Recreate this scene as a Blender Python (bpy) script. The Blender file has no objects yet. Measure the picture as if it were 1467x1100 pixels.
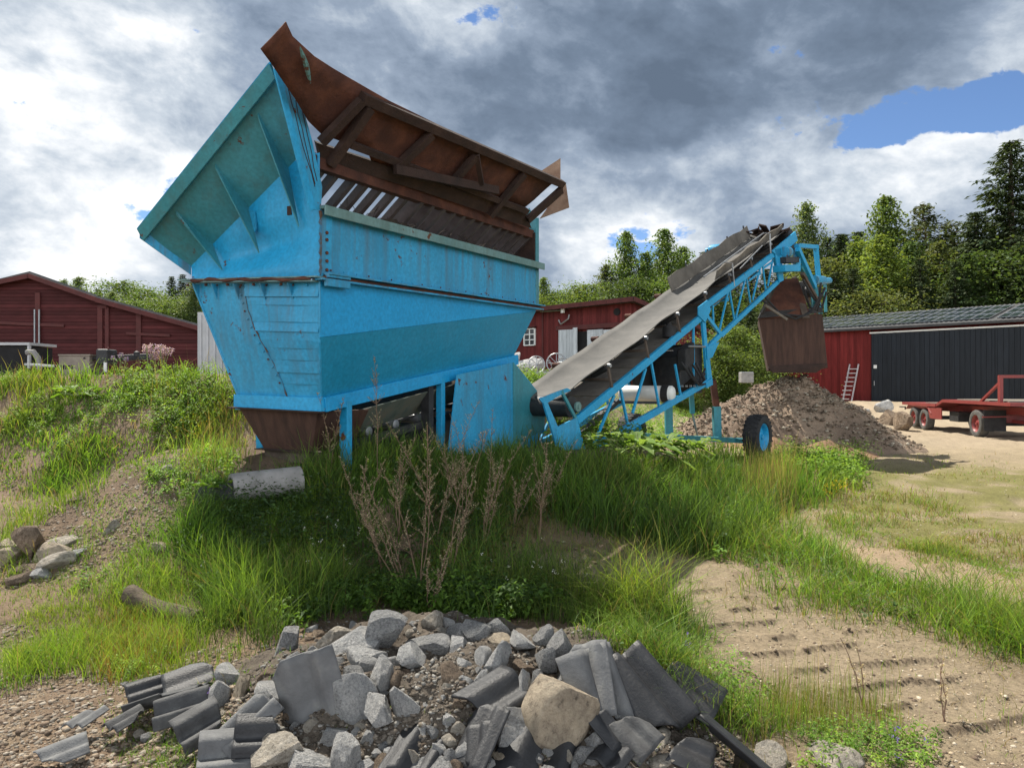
import bpy, bmesh, math, random
import numpy as np
from mathutils import Vector, Matrix, Euler
random.seed(11); RNG = np.random.default_rng(7)
scene = bpy.context.scene
COL = scene.collection
F = 1017.0; CX, CY = 733.5, 550.0; EYE = 1.7
R = math.radians

# ------------------------------------------------------------------ numpy noise and terrain
def _hash(i, j, s):
    i = i.astype(np.int64).astype(np.uint64); j = j.astype(np.int64).astype(np.uint64)
    n = i*np.uint64(374761393) + j*np.uint64(668265263) + np.uint64(s*1274126177 + 12345)
    n = (n ^ (n >> np.uint64(13))) * np.uint64(1274126177)
    n = n ^ (n >> np.uint64(16))
    return (n & np.uint64(0xffff)).astype(np.float64)/65535.0
def vnoise(x, y, s=0):
    with np.errstate(over='ignore'):
        xi = np.floor(x); yi = np.floor(y); fx = x-xi; fy = y-yi
        fx = fx*fx*(3-2*fx); fy = fy*fy*(3-2*fy)
        a = _hash(xi, yi, s); b = _hash(xi+1, yi, s); c = _hash(xi, yi+1, s); d = _hash(xi+1, yi+1, s)
    return (a*(1-fx)+b*fx)*(1-fy)+(c*(1-fx)+d*fx)*fy
def fbm(x, y, s=0, o=4):
    t = 0; a = .5
    for k in range(o):
        t = t+a*vnoise(x*2**k+17.3*k, y*2**k-9.1*k, s+k); a *= .5
    return t/(1-.5**o)
def ss(a, b, x):
    t = np.clip((x-a)/(b-a), 0, 1); return t*t*(3-2*t)
def seg_d(X, Y, a, b):
    ax, ay = a; bx, by = b; dx, dy = bx-ax, by-ay
    t = np.clip(((X-ax)*dx+(Y-ay)*dy)/(dx*dx+dy*dy), 0, 1)
    return np.hypot(X-ax-t*dx, Y-ay-t*dy)
BX = [-400, -60, -8, -5, -3.4, -2.3, -1, .5, 3, 6, 12, 22, 60, 400]
BY = [9.5, 9.5, 9.4, 9.0, 8.7, 9.9, 12.2, 15, 20, 27, 40, 66, 110, 400]
def H_base(X, Y):
    X = np.asarray(X, float); Y = np.asarray(Y, float)
    z = -.06*ss(11, 20, Y) + .6*ss(24, 50, Y)
    z = z + .25*ss(9.5, 13, Y)*(1-ss(4.6, 8, X))*(1-ss(24, 40, Y))
    d = seg_d(X, Y, (-3.1, 7.9), (1.2, 11.3))
    z = z + .84*(1-ss(.35, 2.7, d))*(1-.25*ss(8.5, 11, Y))
    z = z + .14*ss(-1.5, -4, X)*ss(3.5, 6.5, Y)
    yf = np.interp(X, BX, BY)
    wd = 3.0+ss(-2, 6, X)*8
    hb = 1.78-.28*ss(-2, 8, X)+.22*ss(-4.6, -3.2, X)*(1-ss(-2, 1, X))-1.1*ss(10, 22, X)
    b = hb*ss(0, 1, (Y-yf+.5*(fbm(X*.8, Y*.8, 5)-.5))/wd)
    z = np.where(Y > 5, np.maximum(z, z*.15+b), z)
    # rubble heap in the foreground
    q = np.hypot((X+.28)/1.75, (Y-3.75)/1.15)
    z = z + .34*(1-ss(.25, 1.0, q))
    return z
TRK_A, TRK_B = (.55, 6.7), (3.3, 2.7)
TRK2_A, TRK2_B = (2.9, 8.0), (5.2, 4.6)
def H_fine(X, Y):
    r = np.hypot(X, Y)
    n = (fbm(X*.5, Y*.5, 1)-.5)*.22*ss(3, 9, r) + (fbm(X*2.1, Y*2.1, 2)-.5)*.09 + (fbm(X*9, Y*9, 3)-.5)*.028
    n = n+(fbm(X*31, Y*31, 4, 2)-.5)*.012*(1-ss(9, 14, r))
    qr = np.hypot((X+.28)/1.75, (Y-3.75)/1.15); n = n+(1-ss(.7, 1.05, qr))*((fbm(X*5, Y*5, 14)-.5)*.13+(fbm(X*16, Y*16, 15)-.5)*.05)
    dt = seg_d(X, Y, TRK_A, TRK_B); on = 1-ss(.45, .95, dt)
    n = n*(1-.82*on)
    dx, dy = TRK_B[0]-TRK_A[0], TRK_B[1]-TRK_A[1]; L = math.hypot(dx, dy); dx /= L; dy /= L
    al = (X-TRK_A[0])*dx+(Y-TRK_A[1])*dy; ac = -(X-TRK_A[0])*dy+(Y-TRK_A[1])*dx
    p = ((Y-.16*X+.16*fbm(X*2.2, Y*2.2, 8))/.27) % 1.0
    lug = ss(.0, .07, p)*(1-ss(.10, .55, p))*(1-ss(.50, .66, np.abs(ac)))*ss(.40, .52, fbm(X*4, Y*4, 9))
    n = n+on*(lug*.026-.022)
    far = np.abs(X)+np.abs(Y)
    return n + .8*(fbm(X*.01, Y*.01, 6)-.5)*ss(60, 160, far)
def H(X, Y): return H_base(X, Y)+H_fine(np.asarray(X, float), np.asarray(Y, float))
def h1(x, y): return float(H(np.array([x]), np.array([y]))[0])
_YS = np.concatenate([np.arange(1.8, 14, .02), np.arange(14, 80, .15)])
def ground_at(px, py):
    X = (px-CX)/F*_YS; Z = EYE-(py-CY)/F*_YS
    hit = np.nonzero(Z <= H_base(X, _YS))[0]
    k = hit[0] if len(hit) else len(_YS)-1
    return float(X[k]), float(_YS[k])
def at(px, py, Y): return Vector(((px-CX)/F*Y, Y, EYE-(py-CY)/F*Y))

# ------------------------------------------------------------------ materials
def new_mat(name):
    m = bpy.data.materials.new(name); m.use_nodes = True
    nt = m.node_tree; return m, nt, nt.nodes['Principled BSDF']
def lnk(nt, a, b): nt.links.new(a, b)
def ramp(nt, fac, stops):
    n = nt.nodes.new('ShaderNodeValToRGB'); e = n.color_ramp.elements
    while len(e) < len(stops): e.new(.5)
    for el, (p, c) in zip(e, stops):
        el.position = p; el.color = (*c, 1) if len(c) == 3 else c
    lnk(nt, fac, n.inputs[0]); return n.outputs[0]
def noise(nt, scale, detail=5, rough=.55, stretch=None, vec=None, dist=0):
    n = nt.nodes.new('ShaderNodeTexNoise'); n.inputs['Scale'].default_value = scale
    n.inputs['Detail'].default_value = detail; n.inputs['Roughness'].default_value = rough
    n.inputs['Distortion'].default_value = dist
    if vec is None: vec = nt.nodes.new('ShaderNodeNewGeometry').outputs['Position']
    if stretch:
        mp = nt.nodes.new('ShaderNodeMapping'); mp.inputs['Scale'].default_value = stretch
        lnk(nt, vec, mp.inputs[0]); vec = mp.outputs[0]
    lnk(nt, vec, n.inputs['Vector']); return n.outputs['Fac']
def mixc(nt, fac, a, b, mode='MIX'):
    n = nt.nodes.new('ShaderNodeMix'); n.data_type = 'RGBA'; n.blend_type = mode
    for s, v in ((0, fac), (6, a), (7, b)):
        if isinstance(v, (int, float)): n.inputs[s].default_value = v
        elif isinstance(v, tuple): n.inputs[s].default_value = (*v, 1)
        else: lnk(nt, v, n.inputs[s])
    return n.outputs[2]
def bump(nt, p, h, strength=.3, dist=.02):
    b = nt.nodes.new('ShaderNodeBump'); b.inputs['Strength'].default_value = strength
    b.inputs['Distance'].default_value = dist; lnk(nt, h, b.inputs['Height']); lnk(nt, b.outputs[0], p.inputs['Normal'])
def mat_n(name, stops, scale=4, rough=.7, bstr=.3, bscale=None, stretch=None, metal=0, detail=6, dist=.02, obj=False, spec=.4):
    m, nt, p = new_mat(name)
    vec = nt.nodes.new('ShaderNodeTexCoord').outputs['Object'] if obj else None
    f = noise(nt, scale, detail, .6, stretch, vec)
    lnk(nt, ramp(nt, f, stops), p.inputs['Base Color'])
    p.inputs['Roughness'].default_value = rough; p.inputs['Metallic'].default_value = metal
    p.inputs['Specular IOR Level'].default_value = spec
    if bstr: bump(nt, p, noise(nt, bscale or scale*4, 6, .65, stretch, vec), bstr, dist)
    return m
def paint(name, c1, c2, weather=.3, rust=(.07, .026, .012), chips=.3, rough=.42, run=None):
    m, nt, p = new_mat(name)
    a = noise(nt, 1.3, 4); base = ramp(nt, a, [(.3, c1), (.72, c2)])
    base = mixc(nt, ramp(nt, noise(nt, .55, 5, .6, None, None, .6), [(.42, (0, 0, 0)), (.68, (.38*min(1, .25+weather),)*3)]), base, tuple(.55*v+.45*g for v, g in zip(c2, (.10, .34, .50))) if c1[2] > c1[0] else c2)
    fine = ramp(nt, noise(nt, 26, 4), [(.3, (.80,)*3), (.7, (1.08,)*3)])
    base = mixc(nt, 1.0, base, fine, 'MULTIPLY')
    st = noise(nt, 1.0, 5, .62, (6.5, 6.5, .45))
    g = tuple(x*.55+y*.3 for x, y in zip(c1, (.12, .12, .07)))
    sf = ramp(nt, st, [(.60-.20*weather, (0, 0, 0)), (.80-.17*weather, (min(1, weather*1.1),)*3)])
    base = mixc(nt, sf, base, g)
    if run:
        sp = nt.nodes.new('ShaderNodeSeparateXYZ'); lnk(nt, nt.nodes.new('ShaderNodeNewGeometry').outputs['Position'], sp.inputs[0])
        mr = nt.nodes.new('ShaderNodeMapRange'); mr.inputs[1].default_value = run[0]; mr.inputs[2].default_value = run[1]; lnk(nt, sp.outputs[2], mr.inputs[0])
        rs = ramp(nt, noise(nt, 1.0, 6, .62, (8, 8, .22)), [(.48, (0, 0, 0)), (.64, (.62,)*3)]); base = mixc(nt, mixc(nt, 1.0, rs, mr.outputs[0], 'MULTIPLY'), base, mixc(nt, noise(nt, 9), (.075, .06, .035), (.13, .12, .075)))
    ch = noise(nt, 5.5, 9, .72); ch2 = noise(nt, .9, 3)
    mm = nt.nodes.new('ShaderNodeMath'); mm.operation = 'MULTIPLY_ADD'; mm.inputs[1].default_value = .35
    lnk(nt, ch2, mm.inputs[0]); lnk(nt, ch, mm.inputs[2])
    t = .915-.2*chips
    sc_ = ramp(nt, noise(nt, 1.0, 8, .75, (14, 14, 9)), [(.62, (0, 0, 0)), (.72, (.22*min(1, .3+weather),)*3)]); base = mixc(nt, sc_, base, (.11, .36, .47))
    cf = ramp(nt, mm.outputs[0], [(t-.015, (0, 0, 0)), (t+.015, (1, 1, 1))])
    base = mixc(nt, cf, base, mixc(nt, noise(nt, 40), rust, tuple(v*1.9 for v in rust)))
    lnk(nt, base, p.inputs['Base Color'])
    rr = mixc(nt, cf, (rough,)*3, (.85,)*3); lnk(nt, rr, p.inputs['Roughness'])
    p.inputs['Specular IOR Level'].default_value = .35
    bump(nt, p, noise(nt, 1.7, 5, .5), .35, .08)
    return m
M = {}
M['blue'] = paint('blue_paint', (.012, .28, .52), (.02, .345, .64), .3, chips=.35)
M['blue_old'] = paint('weathered_blue_paint', (.02, .275, .49), (.034, .345, .60), .6, chips=.45, run=(1.6, 3.1))
M['blue_front'] = paint('streaked_blue_paint', (.02, .275, .49), (.034, .345, .60), .65, chips=.5, run=(2.5, 3.9))
M['blue_clean'] = paint('fresh_blue_paint', (.008, .285, .57), (.012, .32, .64), .08, chips=.06)
M['blue_shaded'] = paint('shaded_blue_paint', (.012, .235, .40), (.016, .265, .45), .15, chips=.12)  # blue darkened to carry the shade of the downward-facing sloped plate
M['teal'] = paint('faded_teal_paint', (.03, .20, .24), (.05, .27, .32), .6, chips=.35)
M['palerail'] = paint('pale_green_rail', (.10, .20, .19), (.17, .28, .27), .6, chips=.45)
M['rust'] = mat_n('rust', [(.25, (.030, .011, .008)), (.48, (.068, .024, .015)), (.66, (.115, .042, .024)), (.8, (.055, .03, .022))], 3.2, .85, .5, 30)
M['rust_dark'] = mat_n('dark_rust', [(.25, (.016, .009, .007)), (.55, (.038, .020, .015)), (.8, (.065, .036, .026))], 4, .85, .5, 30)
M['rust_streak'] = mat_n('streaked_rust', [(.3, (.028, .013, .009)), (.5, (.052, .024, .016)), (.75, (.08, .04, .027))], 2.2, .8, .3, 20, (5, 5, .6))
M['bar'] = mat_n('worn_bar_steel', [(.3, (.05, .036, .034)), (.6, (.085, .066, .064)), (.8, (.06, .035, .028))], 6, .65, .3, 40)
M['black'] = mat_n('black_rubber', [(.3, (.012, .012, .013)), (.7, (.03, .03, .032))], 9, .75, .3, 60)
M['iron'] = mat_n('black_iron', [(.3, (.012, .013, .014)), (.6, (.03, .03, .032)), (.8, (.055, .04, .03))], 9, .55, .3, 40)
M['steel'] = mat_n('grey_steel', [(.3, (.22, .23, .24)), (.7, (.36, .37, .38))], 5, .4, .15, 30, metal=.6)
M['belt'] = mat_n('dusty_belt', [(.25, (.055, .054, .052)), (.5, (.09, .087, .082)), (.75, (.135, .128, .117))], 2.2, .8, .3, 30)
M['deck'] = mat_n('deck_boards', [(.25, (.075, .066, .055)), (.55, (.135, .12, .10)), (.8, (.19, .17, .14))], 3, .85, .4, 25)
M['wood'] = mat_n('grey_wood', [(.3, (.10, .085, .07)), (.6, (.19, .165, .135)), (.8, (.26, .23, .19))], 3, .85, .5, 12, (1, 8, 8), obj=True)
M['darkwood'] = mat_n('dark_wood', [(.3, (.05, .035, .026)), (.6, (.10, .075, .058))], 5, .85, .5, 20)
M['white'] = mat_n('white_plastic', [(.3, (.62, .62, .58)), (.7, (.75, .75, .72))], 6, .45, .1, 30)
M['whitepaint'] = mat_n('white_paint', [(.3, (.62, .63, .62)), (.7, (.76, .77, .76))], 2, .6, .1, 30)
M['concrete'] = mat_n('concrete', [(.3, (.17, .165, .155)), (.6, (.26, .25, .24)), (.8, (.33, .32, .305))], 6, .9, .4, 40)
M['glass'] = mat_n('dark_glass', [(.3, (.015, .018, .022)), (.7, (.035, .04, .046))], 1.5, .12, 0, spec=.6)
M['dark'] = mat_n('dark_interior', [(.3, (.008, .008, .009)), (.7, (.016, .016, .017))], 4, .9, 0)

# ------------------------------------------------------------------ mesh builder
class MB:
    def __init__(s): s.v = []; s.f = []
    def add(s, vs, fs):
        o = len(s.v); s.v += [Vector(x) for x in vs]; s.f += [tuple(i+o for i in f) for f in fs]; return s
    def hexa(s, a, b, c, d, e, f, g, h):   # bottom a b c d, top e f g h
        return s.add([a, b, c, d, e, f, g, h], [(0, 3, 2, 1), (4, 5, 6, 7), (0, 1, 5, 4), (1, 2, 6, 5), (2, 3, 7, 6), (3, 0, 4, 7)])
    def box(s, c, ax, ay, az):   # centre + half axes
        c, ax, ay, az = map(Vector, (c, ax, ay, az))
        return s.hexa(c-ax-ay-az, c+ax-ay-az, c+ax+ay-az, c-ax+ay-az, c-ax-ay+az, c+ax-ay+az, c+ax+ay+az, c-ax+ay+az)
    def beam(s, p, q, w, h, up=(0, 0, 1)):
        p, q, up = Vector(p), Vector(q), Vector(up); d = (q-p).normalized()
        x = d.cross(up)
        if x.length < 1e-4: x = d.cross(Vector((1, 0, 0)))
        x.normalize(); y = x.cross(d).normalized()
        return s.box((p+q)/2, (q-p)/2, x*(w/2), y*(h/2))
    def plate(s, pts, th):      # polygon with thickness along its normal
        pts = [Vector(p) for p in pts]; n = Vector((0, 0, 0)); m = len(pts)
        for i in range(m): n += (pts[i]-pts[0]).cross(pts[(i+1) % m]-pts[0])
        n.normalize(); a = [p+n*(th/2) for p in pts]; b = [p-n*(th/2) for p in pts]
        return s.add(a+b, [tuple(range(m)), tuple(range(2*m-1, m-1, -1))]+[(i, i+m, (i+1) % m+m, (i+1) % m) for i in range(m)])
    def tube(s, pts, r, n=8, cap=True):
        pts = [Vector(p) for p in pts]; m = len(pts); rs = r if isinstance(r, (list, tuple)) else [r]*m
        vs = []; prev = None
        for i, p in enumerate(pts):
            d = (pts[min(i+1, m-1)]-pts[max(i-1, 0)]).normalized()
            if prev is None:
                x = d.cross(Vector((0, 0, 1)))
                if x.length < .05: x = d.cross(Vector((1, 0, 0)))
            else: x = prev-d*prev.dot(d)
            x.normalize(); prev = x; y = d.cross(x)
            vs += [p+(x*math.cos(2*math.pi*k/n)+y*math.sin(2*math.pi*k/n))*rs[i] for k in range(n)]
        fs = [(i*n+k, i*n+(k+1) % n, (i+1)*n+(k+1) % n, (i+1)*n+k) for i in range(m-1) for k in range(n)]
        if cap: fs += [tuple(range(n-1, -1, -1)), tuple(range((m-1)*n, m*n))]
        return s.add(vs, fs)
    def lathe(s, c, axis, prof, n=32):     # prof: (distance along axis, radius)
        c, a = Vector(c), Vector(axis).normalized(); x = a.cross(Vector((0, 0, 1)))
        if x.length < .05: x = a.cross(Vector((1, 0, 0)))
        x.normalize(); y = a.cross(x); m = len(prof); vs = []
        for k in range(n):
            t = 2*math.pi*k/n; e = x*math.cos(t)+y*math.sin(t)
            vs += [c+a*u+e*r for u, r in prof]
        fs = [(k*m+i, k*m+i+1, ((k+1) % n)*m+i+1, ((k+1) % n)*m+i) for k in range(n) for i in range(m-1)]
        return s.add(vs, fs)
    def build(s, name, mat, parent=None, smooth=False, bev=0, solid=False):
        org = parent['org'] if parent is not None and 'org' in parent else (0, 0, 0)
        org = Vector(org); me = bpy.data.meshes.new(name)
        me.from_pydata([tuple(v-org) for v in s.v], [], s.f); me.update()
        bm = bmesh.new(); bm.from_mesh(me); bmesh.ops.recalc_face_normals(bm, faces=bm.faces[:]); bm.to_mesh(me); bm.free()
        me.materials.append(M[mat] if isinstance(mat, str) else mat)
        if smooth:
            for p in me.polygons: p.use_smooth = True
            try: me.set_sharp_from_angle(angle=R(40))
            except Exception: pass
        o = bpy.data.objects.new(name, me); COL.objects.link(o)
        if parent is not None: o.parent = parent; o['org'] = tuple(org)
        if bev:
            b = o.modifiers.new('bevel', 'BEVEL'); b.width = bev; b.segments = 2; b.limit_method = 'ANGLE'; b.angle_limit = R(35)
        return o
def tag(o, label, cat=None, group=None, kind=None):
    if label: o['label'] = label
    if cat: o['category'] = cat
    if group: o['group'] = group
    if kind: o['kind'] = kind
    return o
def thing(name, loc, label, cat, group=None):
    o = bpy.data.objects.new(name, None); o.empty_display_size = .2; COL.objects.link(o)
    o.location = loc; o['org'] = tuple(loc); return tag(o, label, cat, group)
def copy_tree(o, parent=None):
    c = o.copy(); COL.objects.link(c)
    if parent is not None: c.parent = parent
    for ch in list(o.children): copy_tree(ch, c)
    return c
def np_mesh(name, V, faces_list, mat, col=None, smooth=False):
    """V (n,3); faces_list: list of (m,k) index arrays"""
    me = bpy.data.meshes.new(name); me.vertices.add(len(V)); me.vertices.foreach_set('co', np.ascontiguousarray(V, np.float32).ravel())
    loops = np.concatenate([f.ravel() for f in faces_list]).astype(np.int32)
    tot = np.concatenate([np.full(len(f), f.shape[1], np.int32) for f in faces_list])
    st = np.concatenate([[0], np.cumsum(tot)[:-1]]).astype(np.int32)
    me.loops.add(len(loops)); me.loops.foreach_set('vertex_index', loops)
    me.polygons.add(len(tot)); me.polygons.foreach_set('loop_start', st)
    me.update(calc_edges=True)
    if smooth: me.polygons.foreach_set('use_smooth', np.ones(len(tot), bool))
    if col is not None:
        a = me.color_attributes.new('col', 'FLOAT_COLOR', 'POINT')
        c = np.ones((len(V), 4), np.float32); c[:, :3] = col; a.data.foreach_set('color', c.ravel())
    me.materials.append(M[mat] if isinstance(mat, str) else mat)
    me.validate()
    return me
def mesh_obj(name, me, parent=None):
    o = bpy.data.objects.new(name, me); COL.objects.link(o)
    if parent is not None: o.parent = parent
    return o
# ------------------------------------------------------------------ camera, sun, sky
cd = bpy.data.cameras.new('camera'); cam = bpy.data.objects.new('camera', cd); COL.objects.link(cam)
cam.location = (0, 0, EYE); cam.rotation_euler = (R(90), 0, 0)
cd.sensor_width = 36; cd.lens = 36*F/1467; cd.clip_end = 3000; cd.clip_start = .05
scene.camera = cam
SUN_AZ, SUN_EL = R(-38), R(56.5)
sd = Vector((math.sin(SUN_AZ)*math.cos(SUN_EL), math.cos(SUN_AZ)*math.cos(SUN_EL), math.sin(SUN_EL)))
ld = bpy.data.lights.new('sun', 'SUN'); ld.energy = 5.0; ld.angle = R(.55); ld.color = (1, .94, .84)
lo = bpy.data.objects.new('sun', ld); COL.objects.link(lo); lo.rotation_euler = (-sd).to_track_quat('-Z', 'Y').to_euler()
lo.location = (-30, 30, 50)
vs = scene.view_settings; scene.display_settings.display_device = 'sRGB'
vs.view_transform = 'Standard'; vs.look = 'None'; vs.exposure = .86; vs.gamma = 1; vs.use_curve_mapping = False

W = bpy.data.worlds.new('World'); scene.world = W; W.use_nodes = True
nt = W.node_tree; nt.nodes.clear()
class E:      # little expression wrapper round math nodes
    def __init__(s, o): s.o = o
    @staticmethod
    def m(op, *a):
        n = nt.nodes.new('ShaderNodeMath'); n.operation = op
        for i, x in enumerate(a):
            if isinstance(x, E): nt.links.new(x.o, n.inputs[i])
            else: n.inputs[i].default_value = x
        return E(n.outputs[0])
    def __add__(s, b): return E.m('ADD', s, b)
    __radd__ = __add__
    def __sub__(s, b): return E.m('SUBTRACT', s, b)
    def __rsub__(s, b): return E.m('SUBTRACT', b, s)
    def __mul__(s, b): return E.m('MULTIPLY', s, b)
    __rmul__ = __mul__
    def __truediv__(s, b): return E.m('DIVIDE', s, b)
    def sst(s, a, b):
        n = nt.nodes.new('ShaderNodeMapRange'); n.interpolation_type = 'SMOOTHSTEP'
        n.inputs[1].default_value = a; n.inputs[2].default_value = b; nt.links.new(s.o, n.inputs[0]); return E(n.outputs[0])
tc = nt.nodes.new('ShaderNodeTexCoord'); sx = nt.nodes.new('ShaderNodeSeparateXYZ'); nt.links.new(tc.outputs['Generated'], sx.inputs[0])
dx, dy, dz = (E(sx.outputs[i]) for i in range(3))
den = E.m('MAXIMUM', dz, .0)+.22
cx_ = nt.nodes.new('ShaderNodeCombineXYZ')
for i, e in enumerate((dx*1.6, dy*1.6, dz*2.6+dx*.25)): nt.links.new(e.o, cx_.inputs[i])
def cn(scale, detail, rough, dist=0, off=0):
    mp = nt.nodes.new('ShaderNodeMapping'); mp.inputs['Location'].default_value = (off, off*.7, off*.3); nt.links.new(cx_.outputs[0], mp.inputs[0])
    n = nt.nodes.new('ShaderNodeTexNoise'); n.inputs['Scale'].default_value = scale; n.inputs['Detail'].default_value = detail
    n.inputs['Roughness'].default_value = rough; n.inputs['Distortion'].default_value = dist
    nt.links.new(mp.outputs[0], n.inputs['Vector']); return E(n.outputs['Fac'])
n1 = cn(2.0, 10, .56, .25, 3.1); n2 = cn(5.2, 9, .58, .3, 8.7); n3 = cn(1.0, 5, .5, 0, 1.3)
def blob(px, py, sig, asp=1.0):
    d = Vector(((px-CX)/F, 1, (CY-py)/F)).normalized()
    # elliptical: angle measured with a squeezed vertical axis
    ex = dx-d.x; ey = dy-d.y; ez = (dz-d.z)*asp
    q = (ex*ex+ey*ey+ez*ez)*(1/(sig/F)**2)
    return E.m('EXPONENT', q*-1.0)
# brightness of the cloud deck
n5 = cn(12, 8, .62, .2, 5.5); B = .46+(n1-.5)*1.6+(n2-.5)*1.25+(n5-.5)*.65
for px, py, sg, asp, w in [(110, 190, 200, 1, .46), (60, 50, 120, 1, .2), (235, 70, 70, 1, .2), (560, 15, 120, 1.6, .22), (860, 290, 210, 2.0, .28), (1250, 262, 150, 1.6, .42),
        (1450, 70, 90, 1, .35), (180, 360, 210, 2, .22), (700, 20, 80, 2, .12), (1050, 230, 60, 2, .25), (1340, 215, 80, 1.5, .3),
        (950, 120, 250, 1.7, -.30), (1190, 70, 210, 1.7, -.26), (430, 150, 190, .8, -.12), (320, 40, 120, 1, -.1), (1150, 330, 110, 2, -.18), (700, 120, 110, 1, -.1)]:
    B = B+blob(px, py, sg, asp)*w
back = (dy*-1.0).sst(-.1, .5)
B = B+back*.42
# holes of blue sky
n4 = cn(13, 7, .6, .2, 2.2); Hh = (n1-.5)*1.2+(n2-.5)*1.0+(n4-.5)*.85+(n3-.5)*.2
for px, py, sg, asp, w in [(1335, 170, 105, 2.3, .58), (1240, 205, 55, 2, .40), (1455, 150, 60, 1.6, .42), (95, 205, 75, .8, .2), (1190, 310, 55, 1, .3), (1300, 330, 60, 1.2, .22), (740, 20, 90, 1.5, .14), (60, 40, 60, 1, .05), (1255, 265, 110, 1.8, -.5), (1350, 235, 80, 2, -.3)]:
    Hh = Hh+blob(px, py, sg, asp)*w
hole = Hh.sst(.265, .37)
cr = nt.nodes.new('ShaderNodeValToRGB'); el = cr.color_ramp.elements
stops = [(.0, (.105, .142, .20)), (.25, (.15, .198, .272)), (.5, (.26, .32, .41)), (.74, (.50, .555, .62)), (1.0, (.88, .89, .90))]
while len(el) < len(stops): el.new(.5)
for e_, (p, c) in zip(el, stops): e_.position = p; e_.color = (*c, 1)
B = B*.80+.12; nt.links.new(B.o, cr.inputs[0])
sky = nt.nodes.new('ShaderNodeTexSky'); sky.sky_type = 'NISHITA'; sky.sun_disc = False
sky.sun_elevation = SUN_EL; sky.sun_rotation = SUN_AZ; sky.altitude = 200; sky.air_density = .75; sky.dust_density = .0; sky.ozone_density = 5.0
b1 = nt.nodes.new('ShaderNodeBackground'); b1.inputs[1].default_value = .085; nt.links.new(sky.outputs[0], b1.inputs[0])
b2 = nt.nodes.new('ShaderNodeBackground'); nt.links.new(((back*1.6+1.0)*(1.0-dz.sst(.46, .72)*.86)*.71).o, b2.inputs[1]); nt.links.new(cr.outputs[0], b2.inputs[0])
mx = nt.nodes.new('ShaderNodeMixShader'); nt.links.new(hole.o, mx.inputs[0]); nt.links.new(b2.outputs[0], mx.inputs[1]); nt.links.new(b1.outputs[0], mx.inputs[2])
wo = nt.nodes.new('ShaderNodeOutputWorld'); nt.links.new(mx.outputs[0], wo.inputs[0])
W.cycles.sampling_method = 'AUTOMATIC'
scene.cycles.use_denoising = True; scene.cycles.sample_clamp_indirect = 2.5; scene.cycles.blur_glossy = 1.0
scene.cycles.max_bounces = 6; scene.cycles.diffuse_bounces = 4; scene.cycles.transmission_bounces = 4

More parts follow.
